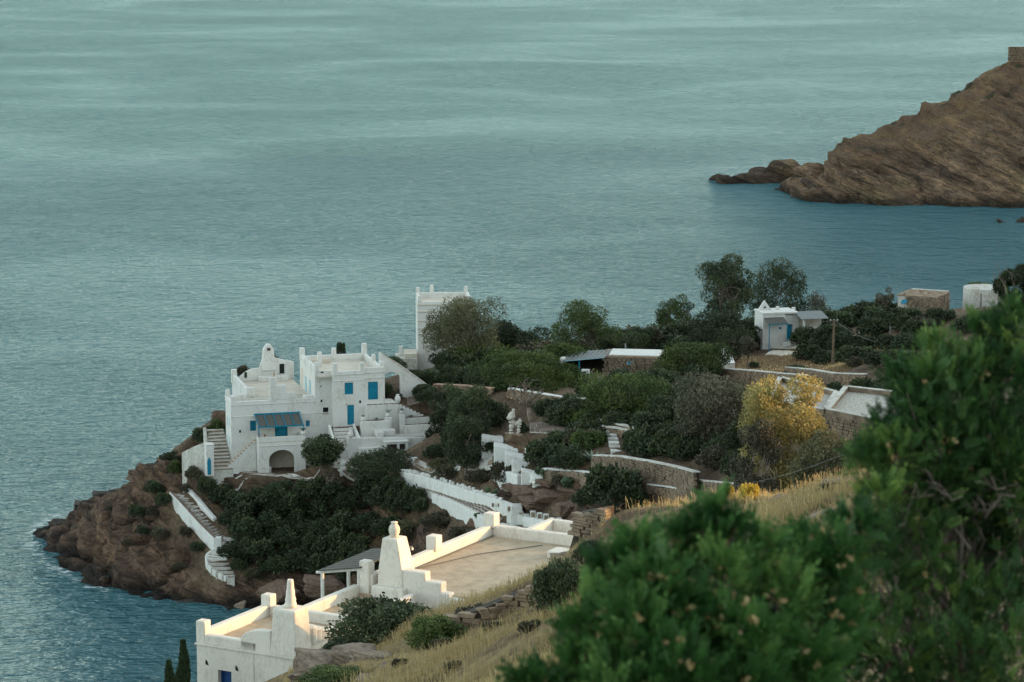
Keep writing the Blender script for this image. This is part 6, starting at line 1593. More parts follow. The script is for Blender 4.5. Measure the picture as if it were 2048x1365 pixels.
def tree(label, px, top, Y, wpx, kind, seed, name='tree', mat=None, group='trees of the garden', leaves=1.0, lean=0.0, ybase=None, bark=None, ls=None, cat='tree'):
    K = KINDS[kind]; rg = np.random.default_rng(seed)
    tp = PY(px, top, Y); x, y = tp.x, tp.y
    bx = x + lean
    gz_ = ground(bx, y) - 0.15
    h = tp.z - gz_; w = wpx * 1.3 * (Y / 0.98) / FPX
    T = Thing(name, label, cat, (bx, y, gz_), 0, group)
    C = np.array([x - bx, 0, K['cz'] * h]); Rx = K['rx'] * w; Rz = K['rz'] * h
    mb = MB(); clumps = []
    fork = np.array([(x - bx) * 0.3 + rg.normal() * 0.1, rg.normal() * 0.2, K['fork'] * h]); r0 = max(0.10, 0.032 * h)
    limb(mb, rg, (0, 0, -0.3), fork, r0, r0 * 0.72, 0.10, 4, 7)
    nl = 6 if kind != 'umbrella' else 8
    mains = []
    for k in range(nl):
        t = 2 * math.pi * (k + rg.uniform(-.3, .3)) / nl; q = rg.uniform(0.35, 0.8)
        e = C + np.array([math.cos(t) * Rx * q, math.sin(t) * Rx * q, Rz * rg.uniform(-0.7, 0.5)])
        mains.append(limb(mb, rg, fork, e, r0 * 0.5, r0 * 0.16, 0.22, 6, 5))
    for k in range(K['nc']):
        u = unit(rg.normal(size=3)); q = rg.uniform(0.55, 1.0)
        e = C + u * np.array([Rx, Rx, Rz]) * q
        if kind == 'umbrella': e[2] = C[2] + Rz * (0.7 - 1.4 * ((e[0] - C[0]) ** 2 + e[1] ** 2) / (Rx * Rx)) + rg.normal() * 0.05 * h
        cr = K['cr'] * w * rg.uniform(0.7, 1.3)
        rr = np.array([cr, cr, cr * K['cf']])
        if e[2] + rr[2] > h: e[2] = h - rr[2]
        clumps.append((e, rr))
        m = mains[rg.integers(len(mains))]; s_ = m[rg.integers(2, len(m))]
        limb(mb, rg, s_, e, r0 * 0.16, r0 * 0.05, 0.15, 4, 4)
    clumps.append((np.array([x - bx + rg.normal() * 0.08 * w, 0, h - 0.09 * h]), np.array([0.13 * w, 0.13 * w, 0.09 * h])))
    T_ = T
    me = bpy.data.meshes.new('trunk'); me.from_pydata(mb.v, [], mb.f); me.materials.append(M[bark or K['bark']])
    me.polygons.foreach_set('use_smooth', np.ones(len(me.polygons), bool))
    add_obj('trunk', me, T.o)
    V, Q, ti = clump_leaves(rg, clumps, int(K['n'] * leaves * 1.7), ls or K['ls'], K['asp'], 0.0, K['up'], 0.62)
    add_obj('crown', np_mesh('crown', V, Q, M[mat or K['mat']], {'tint': ti}), T.o)
    return T
# shrubs: a few meshes, each used many times
def shrub_mesh(seed, mat, n=2600, ls=0.075, nc=11, flat=0.62, asp=0.5):
    rg = np.random.default_rng(seed); cl = []
    for k in range(nc):
        t = rg.uniform(0, 2 * math.pi); q = 0.33 * math.sqrt(rg.uniform(0, 1)); r = rg.uniform(0.13, 0.21)
        cl.append((np.array([q * math.cos(t), q * math.sin(t), flat * (0.62 - 1.2 * q * q) * rg.uniform(0.55, 1.0)]), np.array([r, r, r * 0.85])))
    for k in range(7):
        t = 2 * math.pi * k / 7; r = 0.15
        cl.append((np.array([0.34 * math.cos(t), 0.34 * math.sin(t), 0.10]), np.array([r, r, r])))
    V, Q, ti = clump_leaves(rg, cl, n, ls, asp, 0, 0.45)
    f = np_mesh('foliage', V, Q, M[mat], {'tint': ti})
    mb = MB()
    for c, r in cl[::2]: limb(mb, rg, (c[0] * 0.2, c[1] * 0.2, -0.15), c, 0.018, 0.006, 0.1, 4, 4)
    st = bpy.data.meshes.new('stem'); st.from_pydata(mb.v, [], mb.f); st.materials.append(M['bark'])
    return f, st
SHRUB = {k: [shrub_mesh(s_ + 40, k) for s_ in range(3)] for k in ('scrub', 'pine', 'greyscrub')}
SHRUB['euca'] = [shrub_mesh(60, 'euca', asp=0.35)]
SHRUB['broom'] = [shrub_mesh(62, 'broom', n=1500, ls=0.07)]
SHRUB['flower'] = [shrub_mesh(63, 'greyscrub', n=1600, ls=0.06)]
SHRUB['dense'] = [shrub_mesh(70, 'scrub', n=12000, ls=0.036, nc=22), shrub_mesh(71, 'scrub', n=9000, ls=0.040, nc=16)]
SHRUB['green'] = [shrub_mesh(72, 'pine', n=9000, ls=0.040, nc=16)]
_sc = [0]
def shrub(label, px, py, wpx, hpx, mat='scrub', group='garden shrubs', ymin=200, ymax=440, Y=None, name='shrub', v=None, cat='shrub'):
    """base of the shrub seen at pixel (px, py)"""
    p = G(px, py, ymin, ymax) if Y is None else PY(px, py, Y)
    k = (p.y / 0.98) / FPX
    _sc[0] += 1; i = _sc[0]
    f, st = SHRUB[mat][(i if v is None else v) % len(SHRUB[mat])]
    o = bpy.data.objects.new(name, None); COL.objects.link(o); o.empty_display_size = 0.5
    o.location = p; w = wpx * k; o.scale = (w, w * 0.9, hpx * k / 0.66); o.rotation_euler = (0, 0, i * 2.1)
    tag(o, label, cat, group)
    add_obj('foliage', f, o); add_obj('stem', st, o)
    return o

# --- trees
tree('grey green gum tree standing in front of the dovecote tower', 928, 592, 322, 165, 'euca', 1, 'gum_tree')
tree('dark round tree just right of the tower gum tree', 1012, 640, 327, 95, 'round', 2)
tree('bushy pine standing alone against the sea, right of the tower', 1160, 600, 345, 140, 'pine', 3, 'pine_tree')
tree('umbrella pine with bare spreading branches behind the statue', 1055, 704, 282, 190, 'umbrella', 4, 'pine_tree', lean=0.2, leaves=1.3)
tree('big dark pine above the stone terraces, middle of the garden', 1250, 748, 274, 185, 'pine', 5, 'pine_tree')
tree('bright green round pine right of the stone hut', 1388, 686, 306, 145, 'pine', 6, 'pine_tree')
tree('grey brown gum tree with thin drooping leaves left of the golden tree', 1432, 748, 254, 165, 'euca', 7, 'gum_tree', mat='greyscrub')
tree('tall ragged pine against the sea, left of the far white house', 1452, 508, 385, 125, 'tall', 8, 'pine_tree')
tree('tall dark tree against the sea right behind the far white house', 1562, 514, 416, 150, 'tall', 9)
tree('small pine at the far shore left of the tall ragged pine', 1352, 588, 396, 80, 'pine', 10, 'pine_tree', leaves=0.6)
tree('dark pine in front of the tall ragged pine', 1440, 622, 350, 140, 'pine', 11, 'pine_tree', mat='scrub')
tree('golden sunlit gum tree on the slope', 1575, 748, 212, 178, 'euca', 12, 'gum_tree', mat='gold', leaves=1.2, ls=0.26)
tree('low olive brown gum tree right of the golden tree', 1650, 862, 203, 135, 'euca', 13, 'gum_tree', leaves=0.9, ls=0.24)
tree('dark dense tree left of the statue', 945, 768, 286, 100, 'round', 14)
tree('thin trunked dark tree at the right end of the white terrace', 932, 832, 279, 90, 'round', 15, leaves=0.8)
tree('leafy dark tree right of the arched porch', 645, 868, 294, 80, 'round', 16, leaves=0.9)
tree('broad round dark tree below the terrace front wall', 765, 898, 290.5, 125, 'round', 17)
tree('dark pine crown between the stone hut and the bright pine', 1305, 770, 290, 100, 'pine', 18, 'pine_tree', mat='scrub', leaves=0.7)
tree('small olive tree in the brown field by the lane', 1498, 668, 338, 42, 'olive', 19, 'olive_tree')
tree('small olive tree in front of the far white house', 1534, 645, 372, 48, 'olive', 20, 'olive_tree')
tree('thin leaved little tree at the far right end behind the scrub', 1635, 582, 408, 50, 'olive', 21, 'olive_tree')
tree('sparse little tree on the skyline of the scrub hill', 1768, 574, 372, 40, 'olive', 22, 'olive_tree')
tree('dark tree at the right edge beside the round cistern', 2036, 528, 320, 95, 'tall', 23)
tree('grey twiggy gum tree low on the slope below the golden tree', 1520, 838, 208, 110, 'euca', 24, 'gum_tree', mat='greyscrub', leaves=0.7, ls=0.22)
tree('dark scrubby tree left of the umbrella pine foot', 985, 800, 290, 80, 'round', 25, leaves=0.7)
tree('dark pine tucked under the bright pine', 1350, 790, 268, 110, 'pine', 26, 'pine_tree', mat='scrub', leaves=0.7)
tree('small windblown tree between the garden wall and the tower', 838, 740, 312, 60, 'olive', 27, 'olive_tree', mat='scrub', leaves=1.4)
tree('shady pine behind the terrace walls, right of the umbrella pine', 1180, 790, 286, 110, 'pine', 28, 'pine_tree', mat='scrub', leaves=0.7)
tree('bare pale branched shrub tree at the porch corner', 660, 925, 292, 40, 'olive', 29, 'olive_tree', leaves=0.12, bark='bark_pale')
tree('dark round tree between the tower gum tree and the skyline pine', 1072, 655, 336, 105, 'round', 31)
tree('low dark tree right behind the skyline pine', 1232, 655, 352, 85, 'round', 32)
tree('low dark tree between skyline pine and far boundary wall', 1285, 655, 362, 80, 'round', 33, leaves=0.8)
tree('dark round tree in front of the far boundary walls', 1382, 640, 368, 85, 'round', 34, leaves=0.8)
tree('dark tree hugging the right foot of the tower', 890, 705, 319, 60, 'round', 35, leaves=0.7)
tree('shadowy tree behind the umbrella pine, right side', 1135, 745, 305, 95, 'round', 36)
tree('dark tree between the umbrella pine and the big garden pine', 1165, 800, 283, 80, 'round', 37, leaves=0.8)
tree('dark green tree behind the big garden pine', 1325, 742, 298, 95, 'pine', 38, 'pine_tree', mat='scrub', leaves=0.8)
tree('dark spreading tree below the bright round pine', 1410, 800, 264, 100, 'round', 39)
tree('dark tree left of the golden tree base', 1490, 838, 236, 90, 'round', 40)
tree('shady tree at the upper end of the curved path', 880, 800, 298, 55, 'round', 41, leaves=0.6)
tree('shady dark tree right of the grey gum tree', 1508, 790, 262, 85, 'round', 42, leaves=0.8)
for i_, (lab, px, top, Y, w, k_, m_) in enumerate([
    ('dense dark tree filling the slope left of the umbrella pine', 975, 735, 305, 95, 'round', None), ('dark tree behind the statue tree group', 920, 765, 300, 80, 'round', None), ('olive green pine behind the lean-to', 1120, 690, 318, 90, 'pine', None),
    ('dark pine under the stone hut', 1215, 760, 312, 105, 'pine', 'scrub'), ('dark tree right under the stone hut', 1275, 755, 308, 80, 'round', None), ('round dark tree on the terrace above the ring paving', 1105, 800, 287, 85, 'round', None),
    ('dark low pine above the short terrace wall', 1300, 815, 276, 110, 'pine', 'scrub'), ('dark tree above the retaining wall middle', 1290, 862, 262, 90, 'round', None), ('dark tree above the retaining wall right end', 1375, 855, 256, 100, 'round', None),
    ('grey green gum crown behind the grey gum tree', 1470, 775, 272, 90, 'euca', None), ('dark tree below the lane wall', 1540, 790, 278, 80, 'round', None), ('dark bushy tree left of the far white house', 1490, 640, 362, 60, 'round', None),
    ('dark tree beside the garden wall coping', 850, 770, 306, 45, 'round', None), ('dark bushy tree right of the far white house awning', 1665, 650, 350, 80, 'round', None)]):
    tree(lab, px, top, Y, w, k_, 60 + i_, mat=m_, leaves=0.85)
# bare dead branches at the right edge
bt = PY(2035, 590, 318); T = Thing('dead_branches', 'bare dead branches against the sea at the right edge', 'branch', (bt.x, bt.y, bt.z - 3))
m = MB(); rg = np.random.default_rng(8)
for ex, ey in ((1985, 520), (1995, 535), (2012, 518), (2020, 545), (1980, 538), (2005, 560)):
    e = PY(ex, ey, 318); pts = limb(m, rg, (bt.x, bt.y, bt.z - 1.5), tuple(e), 0.07, 0.012, 0.12, 6, 4)
    for k in (2, 3, 4):
        limb(m, rg, pts[k], tuple(np.array(pts[k]) + np.array([rg.uniform(-.9, .3), rg.uniform(-.4, .4), rg.uniform(.1, 1.0)])), 0.025, 0.008, 0.2, 4, 3)
T.part('branches', m, M['bark'], keep=True)

# --- cypresses by the near house
def cypress(label, px, top, Y, wpx, seed):
    rg = np.random.default_rng(seed); tp = PY(px, top, Y); gz_ = ground(tp.x, tp.y) - 0.2; h = tp.z - gz_; w = wpx * (Y / 0.98) / FPX
    T = Thing('cypress_tree', label, 'tree', (tp.x, tp.y, gz_), 0, 'cypresses by the near house')
    n = 9000; z = rg.uniform(0.03, 1.0, n) ** 0.9; r = 0.5 * w * np.clip(np.sin(np.pi * np.clip(z * 0.55 + 0.40, 0, 1)) ** 0.8, 0, 1) * (0.85 + 0.3 * vnoise(z * 9, np.zeros(n), seed=seed))
    t = rg.uniform(0, 2 * np.pi, n); lob = 1 + 0.22 * np.sin(3 * t + z * 11 + seed) ; rr = r * lob * rg.uniform(0.65, 1.05, n)
    P = np.stack([rr * np.cos(t), rr * np.sin(t), z * h], 1)
    D = np.stack([np.cos(t) * 0.45, np.sin(t) * 0.45, np.full(n, 1.0)], 1) + rg.normal(size=(n, 3)) * 0.3
    V, Q, ti = leaf_quads(rg, P, D, 0.13, 0.35)
    add_obj('crown', np_mesh('crown', V, Q, M['cypress'], {'tint': ti}), T.o)
    mb = MB().tube([(0, 0, -0.3), (0, 0, h * 0.5), (0, 0, h * 0.9)], [0.12, 0.08, 0.02], 6)
    me = bpy.data.meshes.new('trunk'); me.from_pydata(mb.v, [], mb.f); me.materials.append(M['bark']); add_obj('trunk', me, T.o)
cypress('dark cypress close to the left corner of the near house', 366, 1281, 113, 48, 5)
cypress('smaller cypress at the bottom left of the near house cypress', 338, 1322, 111, 30, 6)

# --- slope scrub under the house: one thicket of like bushes
SLOPE = 'dark scrub thicket on the slope under the house'
rg = random.Random(4)
slope_pts = [(450, 990), (480, 1000), (470, 1030), (500, 1030), (530, 1000), (560, 985), (520, 1060), (490, 1065), (550, 1040), (590, 1010), (620, 990), (580, 1070), (540, 1095), (510, 1110), (620, 1050), (650, 1020), (660, 985), (700, 1000), (690, 1050), (640, 1095), (600, 1115), (670, 1120), (720, 1090), (740, 1040), (760, 1000), (790, 985), (780, 1050), (745, 1120), (700, 1140), (560, 1125), (640, 1135), (800, 1010), (480, 1095), (600, 1035), (710, 1115), (560, 1015), (730, 975), (830, 1000), (650, 1060), (680, 1085)]
for px, py in slope_pts:
    shrub('dark evergreen bush in the thicket on the slope below the white house', px, py + 16, rg.uniform(75, 105), rg.uniform(42, 62), 'scrub', SLOPE)
for lab, px, py, w, h, m_ in [
    ('dark green bush beside the gate pillar on the cliff edge', 415, 985, 55, 40, 'scrub'), ('grey twiggy bush left of the gate pillar', 392, 955, 50, 38, 'greyscrub'), ('green bush on the crest left of the gate pillar', 352, 945, 45, 32, 'pine'),
    ('dark bush spreading over the crest behind the side stair', 410, 880, 70, 30, 'scrub'), ('small dark bush on the crest near the low wall', 345, 918, 60, 20, 'scrub'), ('green bush on the crest beside the house corner', 435, 868, 50, 38, 'pine'),
    ('dark bush in the middle of the promontory face', 275, 1035, 50, 30, 'scrub'), ('grey green bush on the promontory face above the cleft', 310, 1030, 40, 28, 'greyscrub'), ('small dry bush above the sea stair wall', 372, 985, 30, 20, 'greyscrub'),
    ('dry brown tuft below the sea stair wall', 372, 1075, 35, 22, 'greyscrub'), ('dark bush at the bottom of the sea stair', 480, 1140, 45, 35, 'scrub'), ('small grey bush low on the rock face', 255, 1090, 30, 18, 'greyscrub'),
    ('olive bush at the near end of the thicket above the cove', 815, 1075, 85, 50, 'euca'), ('dry brown bush on the bank under the ramp wall', 880, 1050, 90, 35, 'greyscrub'), ('dark bush at the foot of the ramp wall', 845, 1020, 70, 34, 'scrub'), ('brown dry bush above the near parapet', 930, 1080, 90, 30, 'greyscrub'),
    ('yellow green low bush at the upper end of the path wall', 800, 962, 60, 26, 'euca'),
    ('dark bush on top of the sloping garden wall', 790, 735, 58, 30, 'scrub'), ('dark climber bush in the arched gateway', 775, 800, 34, 45, 'scrub'), ('grey pink bush at the foot of the garden wall', 792, 800, 30, 30, 'greyscrub'),
    ('dark bush left of the tower foot', 868, 770, 75, 40, 'scrub'), ('dark bush right of the tower foot', 905, 760, 60, 40, 'scrub'), ('dark bush beside the curved garden path', 860, 828, 65, 38, 'scrub'), ('small dark bush on the garden path edge', 905, 815, 45, 28, 'scrub'),
    ('green bush at the right end of the terrace', 900, 905, 50, 50, 'scrub'), ('dark bush between terrace and statue', 985, 900, 60, 36, 'scrub'), ('round dark bush at the foot of the statue', 1046, 866, 30, 30, 'scrub'),
    ('wide dark bush right below the statue', 1095, 925, 120, 58, 'scrub'), ('wide dark bush left of the garden steps', 1145, 930, 100, 60, 'scrub'), ('dark bush beneath the statue bank', 1120, 895, 90, 40, 'scrub'),
    ('large dark bush in front of the retaining wall', 1230, 1002, 160, 92, 'scrub'), ('dark bush under the retaining wall, left', 1180, 1005, 80, 50, 'scrub'), ('dark bush under the retaining wall, middle', 1270, 1010, 90, 45, 'scrub'), ('twiggy grey bush by the niche wall bank', 1010, 960, 80, 45, 'greyscrub'), ('dry grey bush beside the white path stones', 960, 965, 70, 32, 'greyscrub'),
    ('dry olive bush left of the twiggy grey bush', 900, 955, 80, 28, 'euca'), ('dry bush on top of the brown ledges', 1130, 970, 70, 24, 'greyscrub'),
    ('dark bush under the big pine, left', 1200, 880, 80, 34, 'scrub'), ('dark bush behind the retaining wall', 1290, 905, 100, 42, 'scrub'), ('dark bush behind the retaining wall, right end', 1370, 915, 90, 50, 'scrub'), ('grey tangle of branches under the grey gum tree', 1440, 930, 110, 60, 'greyscrub'), ('dark bush below the grey gum tree', 1400, 880, 90, 60, 'scrub'), ('dark bush left of the golden tree foot', 1480, 950, 100, 60, 'scrub'),
    ('olive green bush under the golden tree', 1580, 965, 120, 75, 'euca'), ('dark green bush right of the golden tree foot', 1650, 955, 120, 90, 'scrub'), ('dark bush close behind the dry crest', 1700, 945, 90, 80, 'scrub'),
    ('dark bush behind the stone hut', 1290, 705, 130, 40, 'scrub'), ('pink flecked oleander bush left of the stone hut', 1175, 705, 70, 30, 'greyscrub'), ('low dark bush behind the lean-to', 1110, 690, 90, 30, 'scrub'), ('dark bush between tower trees and pine', 1060, 700, 90, 36, 'scrub'), ('low scrub at the far shore left of boundary wall', 1220, 668, 70, 24, 'greyscrub'),
    ('dark bush by the far boundary wall', 1290, 645, 50, 22, 'scrub'), ('round dark bush left of the small far pine', 1330, 640, 46, 34, 'scrub'), ('wide dark hedge in front of the far boundary wall', 1360, 705, 130, 45, 'scrub'), ('dark bush under the tall ragged pine', 1410, 690, 90, 40, 'scrub'), ('dark bush left of the far white house', 1500, 665, 60, 45, 'scrub'),
    ('dark bush below the lean-to', 1190, 790, 90, 45, 'scrub'), ('grey pink bush below the stone hut', 1290, 770, 70, 34, 'greyscrub'), ('dark bush below the stone hut', 1245, 765, 80, 40, 'scrub'),
    ('dark round bush on the lane wall', 1600, 755, 80, 34, 'scrub'), ('dark bush right of the lane wall', 1735, 790, 95, 45, 'scrub'), ('spiky dark bush between the two stone roofs', 1672, 790, 60, 40, 'scrub'), ('grey green bush at the utility pole foot', 1712, 735, 42, 28, 'greyscrub'), ('small dark bush in the brown field', 1508, 735, 26, 14, 'scrub'),
    ('dry brown bush right of the lane', 1790, 740, 80, 28, 'greyscrub'), ('dark bush on the right slope above the stone roof', 1790, 790, 110, 50, 'scrub'), ('dark bush in front of the ruined store', 1880, 640, 80, 30, 'scrub'), ('dark bush below the round cistern', 1940, 660, 90, 40, 'scrub'), ('dry tangled bush below the ruined store', 1850, 655, 90, 24, 'greyscrub'),
    ('green bush on the skyline above the round cistern', 1958, 575, 60, 14, 'pine'), ('small bush on the skyline left of the ruined store', 1830, 590, 40, 16, 'greyscrub'),
    ('dark bush high on the promontory shoulder', 310, 985, 55, 30, 'scrub'), ('dark bush on the promontory left of the sea stair top', 330, 1010, 50, 30, 'scrub'), ('dry tuft on the promontory nose', 225, 1020, 36, 16, 'greyscrub'), ('dry grey bush in the middle of the rock face', 320, 1075, 45, 24, 'greyscrub'),
    ('dark bush beside the sea stair wall foot', 395, 1105, 40, 24, 'scrub'), ('dry tuft low on the rock face under the stair', 360, 1140, 40, 18, 'greyscrub'), ('dark bush near the cleft in the rock', 285, 1070, 36, 22, 'scrub'), ('dry olive bush right of the sea stair foot', 510, 1160, 60, 26, 'euca'),
    ('dark bush at the right end of the terrace front', 872, 915, 60, 34, 'scrub'), ('dark bush covering the bank right of the terrace', 905, 880, 60, 45, 'scrub'), ('dark bush on the bank above the terrace end', 915, 850, 60, 40, 'scrub'), ('olive bush on the bank left of the thin trunked tree', 880, 935, 60, 26, 'euca'),
    ('dark bush at the left foot of the far white house', 1508, 694, 44, 28, 'scrub'), ('dark bush at the right foot of the far white house', 1640, 698, 60, 36, 'scrub'),
    ('reddish bush behind the left roof terrace', 488, 750, 40, 30, 'greyscrub'), ('dark bush beside the house chimney', 545, 722, 30, 22, 'scrub'), ('dark spiky plant behind the upper roof', 682, 708, 24, 32, 'scrub')]:
    yy = None
    if 'roof terrace' in lab: yy = 317
    if 'house chimney' in lab: yy = 316.5
    if 'behind the upper roof' in lab: yy = 316
    if 'top of the sloping garden wall' in lab: yy = 309
    if 'skyline above' in lab: yy = 362
    shrub(lab, px, py, w, h, m_, Y=yy)
HILL = 'dark scrub covering the hill right of the far white house'
for px, py in [(1640, 660), (1680, 650), (1720, 640), (1760, 640), (1800, 650), (1640, 700), (1690, 690), (1730, 690), (1780, 690), (1820, 690), (1660, 720), (1710, 715), (1760, 720), (1620, 710), (1800, 720), (1700, 620), (1740, 615), (1780, 622), (1650, 635), (1815, 640), (1835, 665), (1670, 670), (1750, 665), (1620, 680)]:
    shrub('dark evergreen bush in the scrub covering the hill right of the far house', px, py + 8, rg.uniform(75, 100), rg.uniform(36, 52), 'scrub', HILL)
# undergrowth filling the garden between walls, paths and trees
UNDER = 'dark undergrowth among the garden trees'
KEEP = [(1000, 812, 1062, 880), (990, 880, 1095, 955), (875, 775, 955, 812), (1120, 708, 1335, 745), (1195, 915, 1395, 985), (1162, 895, 1190, 950), (1215, 862, 1240, 905), (1062, 850, 1128, 870), (700, 790, 900, 912), (1440, 690, 1640, 750), (765, 730, 840, 800), (1100, 965, 1150, 1060), (780, 935, 1140, 1060), (1030, 778, 1190, 796), (830, 590, 870, 745)]
rg2 = random.Random(21); n_u = 0
for k in range(2500):
    px, py = rg2.uniform(850, 1540), rg2.uniform(690, 940); w = rg2.uniform(65, 120); h = w * rg2.uniform(0.42, 0.62)
    if px > 1430 and py < 765: continue
    if any(px + w * 0.4 > a and px - w * 0.4 < c and py > b + 2 and py - h < d for a, b, c, d in KEEP): continue
    m_ = rg2.choice(['scrub', 'scrub', 'scrub', 'greyscrub', 'pine'])
    shrub('dark undergrowth bush among the trees of the garden', px, py, w, h, m_, UNDER); n_u += 1
    if n_u >= 230: break
# near hillside
NEARG = 'bushes on the near hillside'
shrub('large dark evergreen bush spilling over the near flat roof', 770, 1285, 265, 118, 'dense', NEARG, 60, 118, v=0)
shrub('dark bush right of the big evergreen bush above the dry grass', 872, 1292, 150, 78, 'green', NEARG, 60, 118)
shrub('low dark bush leading down to the near house corner', 690, 1325, 150, 75, 'dense', NEARG, 60, 118, v=1)
shrub('low green bush among boulders at the bottom', 668, 1374, 170, 50, 'green', NEARG, 60, 118)
shrub('round dark bush below the dry stone corner', 1122, 1220, 150, 140, 'dense', NEARG, 60, 118, v=0)
shrub('dark bush at the right end of the flat roof', 1180, 1130, 90, 60, 'dense', NEARG, 60, 118, v=1)
shrub('yellow spurge bush on the crest, left one', 1452, 1000, 48, 46, 'broom', NEARG, 60, 125, name='spurge')
shrub('yellow spurge bush on the crest, right one', 1498, 1002, 48, 44, 'broom', NEARG, 60, 125, name='spurge')

for lab, px, py, w, h, m_ in [('dry brown weed tuft at the left foot of the grass slope', 880, 1300, 50, 26, 'greyscrub'), ('dry brown bush under the tumbled stone wall', 950, 1240, 90, 34, 'greyscrub'), ('dry brown weed left of the grey slabs', 985, 1262, 60, 26, 'greyscrub'),
        ('reddish dry weed right of the grey slabs', 1060, 1262, 60, 30, 'greyscrub'), ('dry weed in the middle of the straw grass', 905, 1345, 46, 22, 'greyscrub'), ('dark weed beside the bottom rocks', 800, 1335, 40, 28, 'greyscrub'), ('dry weed on the right crest above the rock', 1660, 985, 60, 20, 'greyscrub'), ('dry weed at the foot of the dry stone corner', 1130, 1160, 60, 28, 'greyscrub')]:
    shrub(lab, px, py, w, h, m_, NEARG, 60, 118, name='weed', cat='weed')
# --- prickly pears and agaves on the bank
def pear(label, px, py, sz, seed):
    rg = np.random.default_rng(seed); p = G(px, py, 200); V = []; Q = []; ti = []
    stack = [(np.zeros(3), 0.0, 0)]
    k = 0
    while stack and k < 46:
        b, tl, lv = stack.pop(0); k += 1
        t = rg.uniform(0, 2 * math.pi); up_ = unit(np.array([math.cos(t) * 0.5, math.sin(t) * 0.5, 1.0])); s_ = unit(np.cross(up_, rg.normal(size=3)))
        l = sz * rg.uniform(0.8, 1.2); n0 = len(V)
        for q in range(8):
            a = 2 * math.pi * q / 8; V.append(b + up_ * l * (0.5 - 0.5 * math.cos(a)) + s_ * l * 0.32 * math.sin(a) )
        Q += [(n0, n0 + 1, n0 + 2, n0 + 3), (n0, n0 + 3, n0 + 4, n0 + 5), (n0, n0 + 5, n0 + 6, n0 + 7)]; ti += [rg.uniform(0, 1)] * 8
        if lv < 3:
            for _ in range(rg.integers(1, 4) + (3 if lv == 0 else 0)):
                stack.append((b + up_ * l * 0.95 + s_ * rg.uniform(-.2, .2) * l if lv else b + rg.normal(size=3) * np.array([0.5, 0.4, 0.0]) * sz * 2, 0, lv + 1))
    T = Thing('prickly_pear', label, 'cactus', tuple(p), 0, 'prickly pears on the bank')
    o = add_obj('pads', np_mesh('pads', V, Q, M['cactus'], {'tint': ti}), T.o)
    o['kind'] = 'stuff'
    so = o.modifiers.new('thickness', 'SOLIDIFY'); so.thickness = 0.05
pear('prickly pear on the bank under the shoulder wall', 1010, 965, 0.38, 1)
pear('prickly pear clump above the brown ledges', 1085, 965, 0.45, 2)
pear('tall prickly pear clump right of the ledges', 1135, 985, 0.5, 3)
pear('small prickly pear at the end of the path wall', 990, 1000, 0.35, 4)
pear('prickly pear at the foot of the ramp wall', 960, 1050, 0.4, 5)
pear('prickly pear patch beside the twiggy grey bush', 1050, 955, 0.4, 6)
pear('prickly pear on the roof line behind the stone hut', 1262, 704, 0.5, 7)
o = add_obj('agave', AGAVE[1], None, G(1185, 925, 200)); o.scale = (1.6, 1.6, 1.6); tag(o, 'large agave beside the garden steps', 'agave')
o = add_obj('agave', AGAVE[1], None, G(1660, 800, 200)); o.scale = (1.8, 1.8, 1.8); tag(o, 'large agave between the stone roofs and the lane', 'agave')

# ------------------------------------------------------------------ dry grass
def grass(name, label, n, x0, x1, y0, y1, hmin, hmax, w, mat, seed, keepf):
    rg = np.random.default_rng(seed)
    x = rg.uniform(x0, x1, n); y = rg.uniform(y0, y1, n)
    k = keepf(x, y, rg); x, y = x[k], y[k]; n = len(x); z = height(x, y)
    h = rg.uniform(hmin, hmax, n) * (0.35 + 1.1 * np.clip(0.5 + 0.9 * fbm(x * 0.55, y * 0.55, octv=3, seed=seed), 0, 1))
    t = rg.uniform(0, 2 * np.pi, n) * 0.6 + 2.2 + 1.2 * fbm(x * 0.3, y * 0.3, octv=2, seed=seed + 9); ln = rg.uniform(0.05, 1.0, n) ** 1.3
    d = np.stack([np.cos(t) * ln, np.sin(t) * ln, np.ones(n)], 1); d = unit(d) * h[:, None]
    s = np.stack([-np.sin(t), np.cos(t), np.zeros(n)], 1) * (w * rg.uniform(0.6, 1.4, n))[:, None]
    b = np.stack([x, y, z - 0.03], 1); m = b + d * 0.6 + np.array([0, 0, 0.02]); e = b + d; e[:, 2] -= h * ln * 0.35
    V = np.stack([b - s, b + s, m + s * 0.8, m - s * 0.8, e + s * 0.9, e - s * 0.9], 1).reshape(-1, 3)
    q = np.arange(n)[:, None] * 6
    Q = np.concatenate([q + np.array([0, 1, 2, 3]), q + np.array([3, 2, 4, 5])], 0)
    pt = 0.5 + 0.5 * fbm(x * 0.25, y * 0.25, octv=3, seed=seed + 5)
    ti = np.repeat(np.clip(-0.05 + 0.95 * pt + rg.uniform(-.25, .3, n), 0, 1), 6)
    o = add_obj(name, np_mesh(name, V, Q, M[mat], {'tint': ti}))
    tag(o, label, 'grass', kind='stuff')
def near_keep(x, y, rg):
    px = 1024 + FPX * x / (y / 0.97)
    d = 0.5 + 0.5 * fbm(x * 0.22, y * 0.22, octv=3, seed=33)
    inside = (px > 560) & (px < 1900)
    roof = ((x - NEAR.o[0]) * NEAR.e2[0] + (y - NEAR.o[1]) * NEAR.e2[1] < 5.2) & ((x - NEAR.o[0]) * NEAR.e1[0] + (y - NEAR.o[1]) * NEAR.e1[1] > -1)
    roof |= (y > 113.0) & (x < 4.5)
    return inside & ~roof & (rg.uniform(0, 1, len(x)) < np.clip(2.6 * d - 0.75, 0.03, 1))
grass('dry_grass', 'pale dry straw grass covering the near hillside', 210000, -9, 17, 74, 120, 0.16, 0.60, 0.008, 'straw', 1, near_keep)
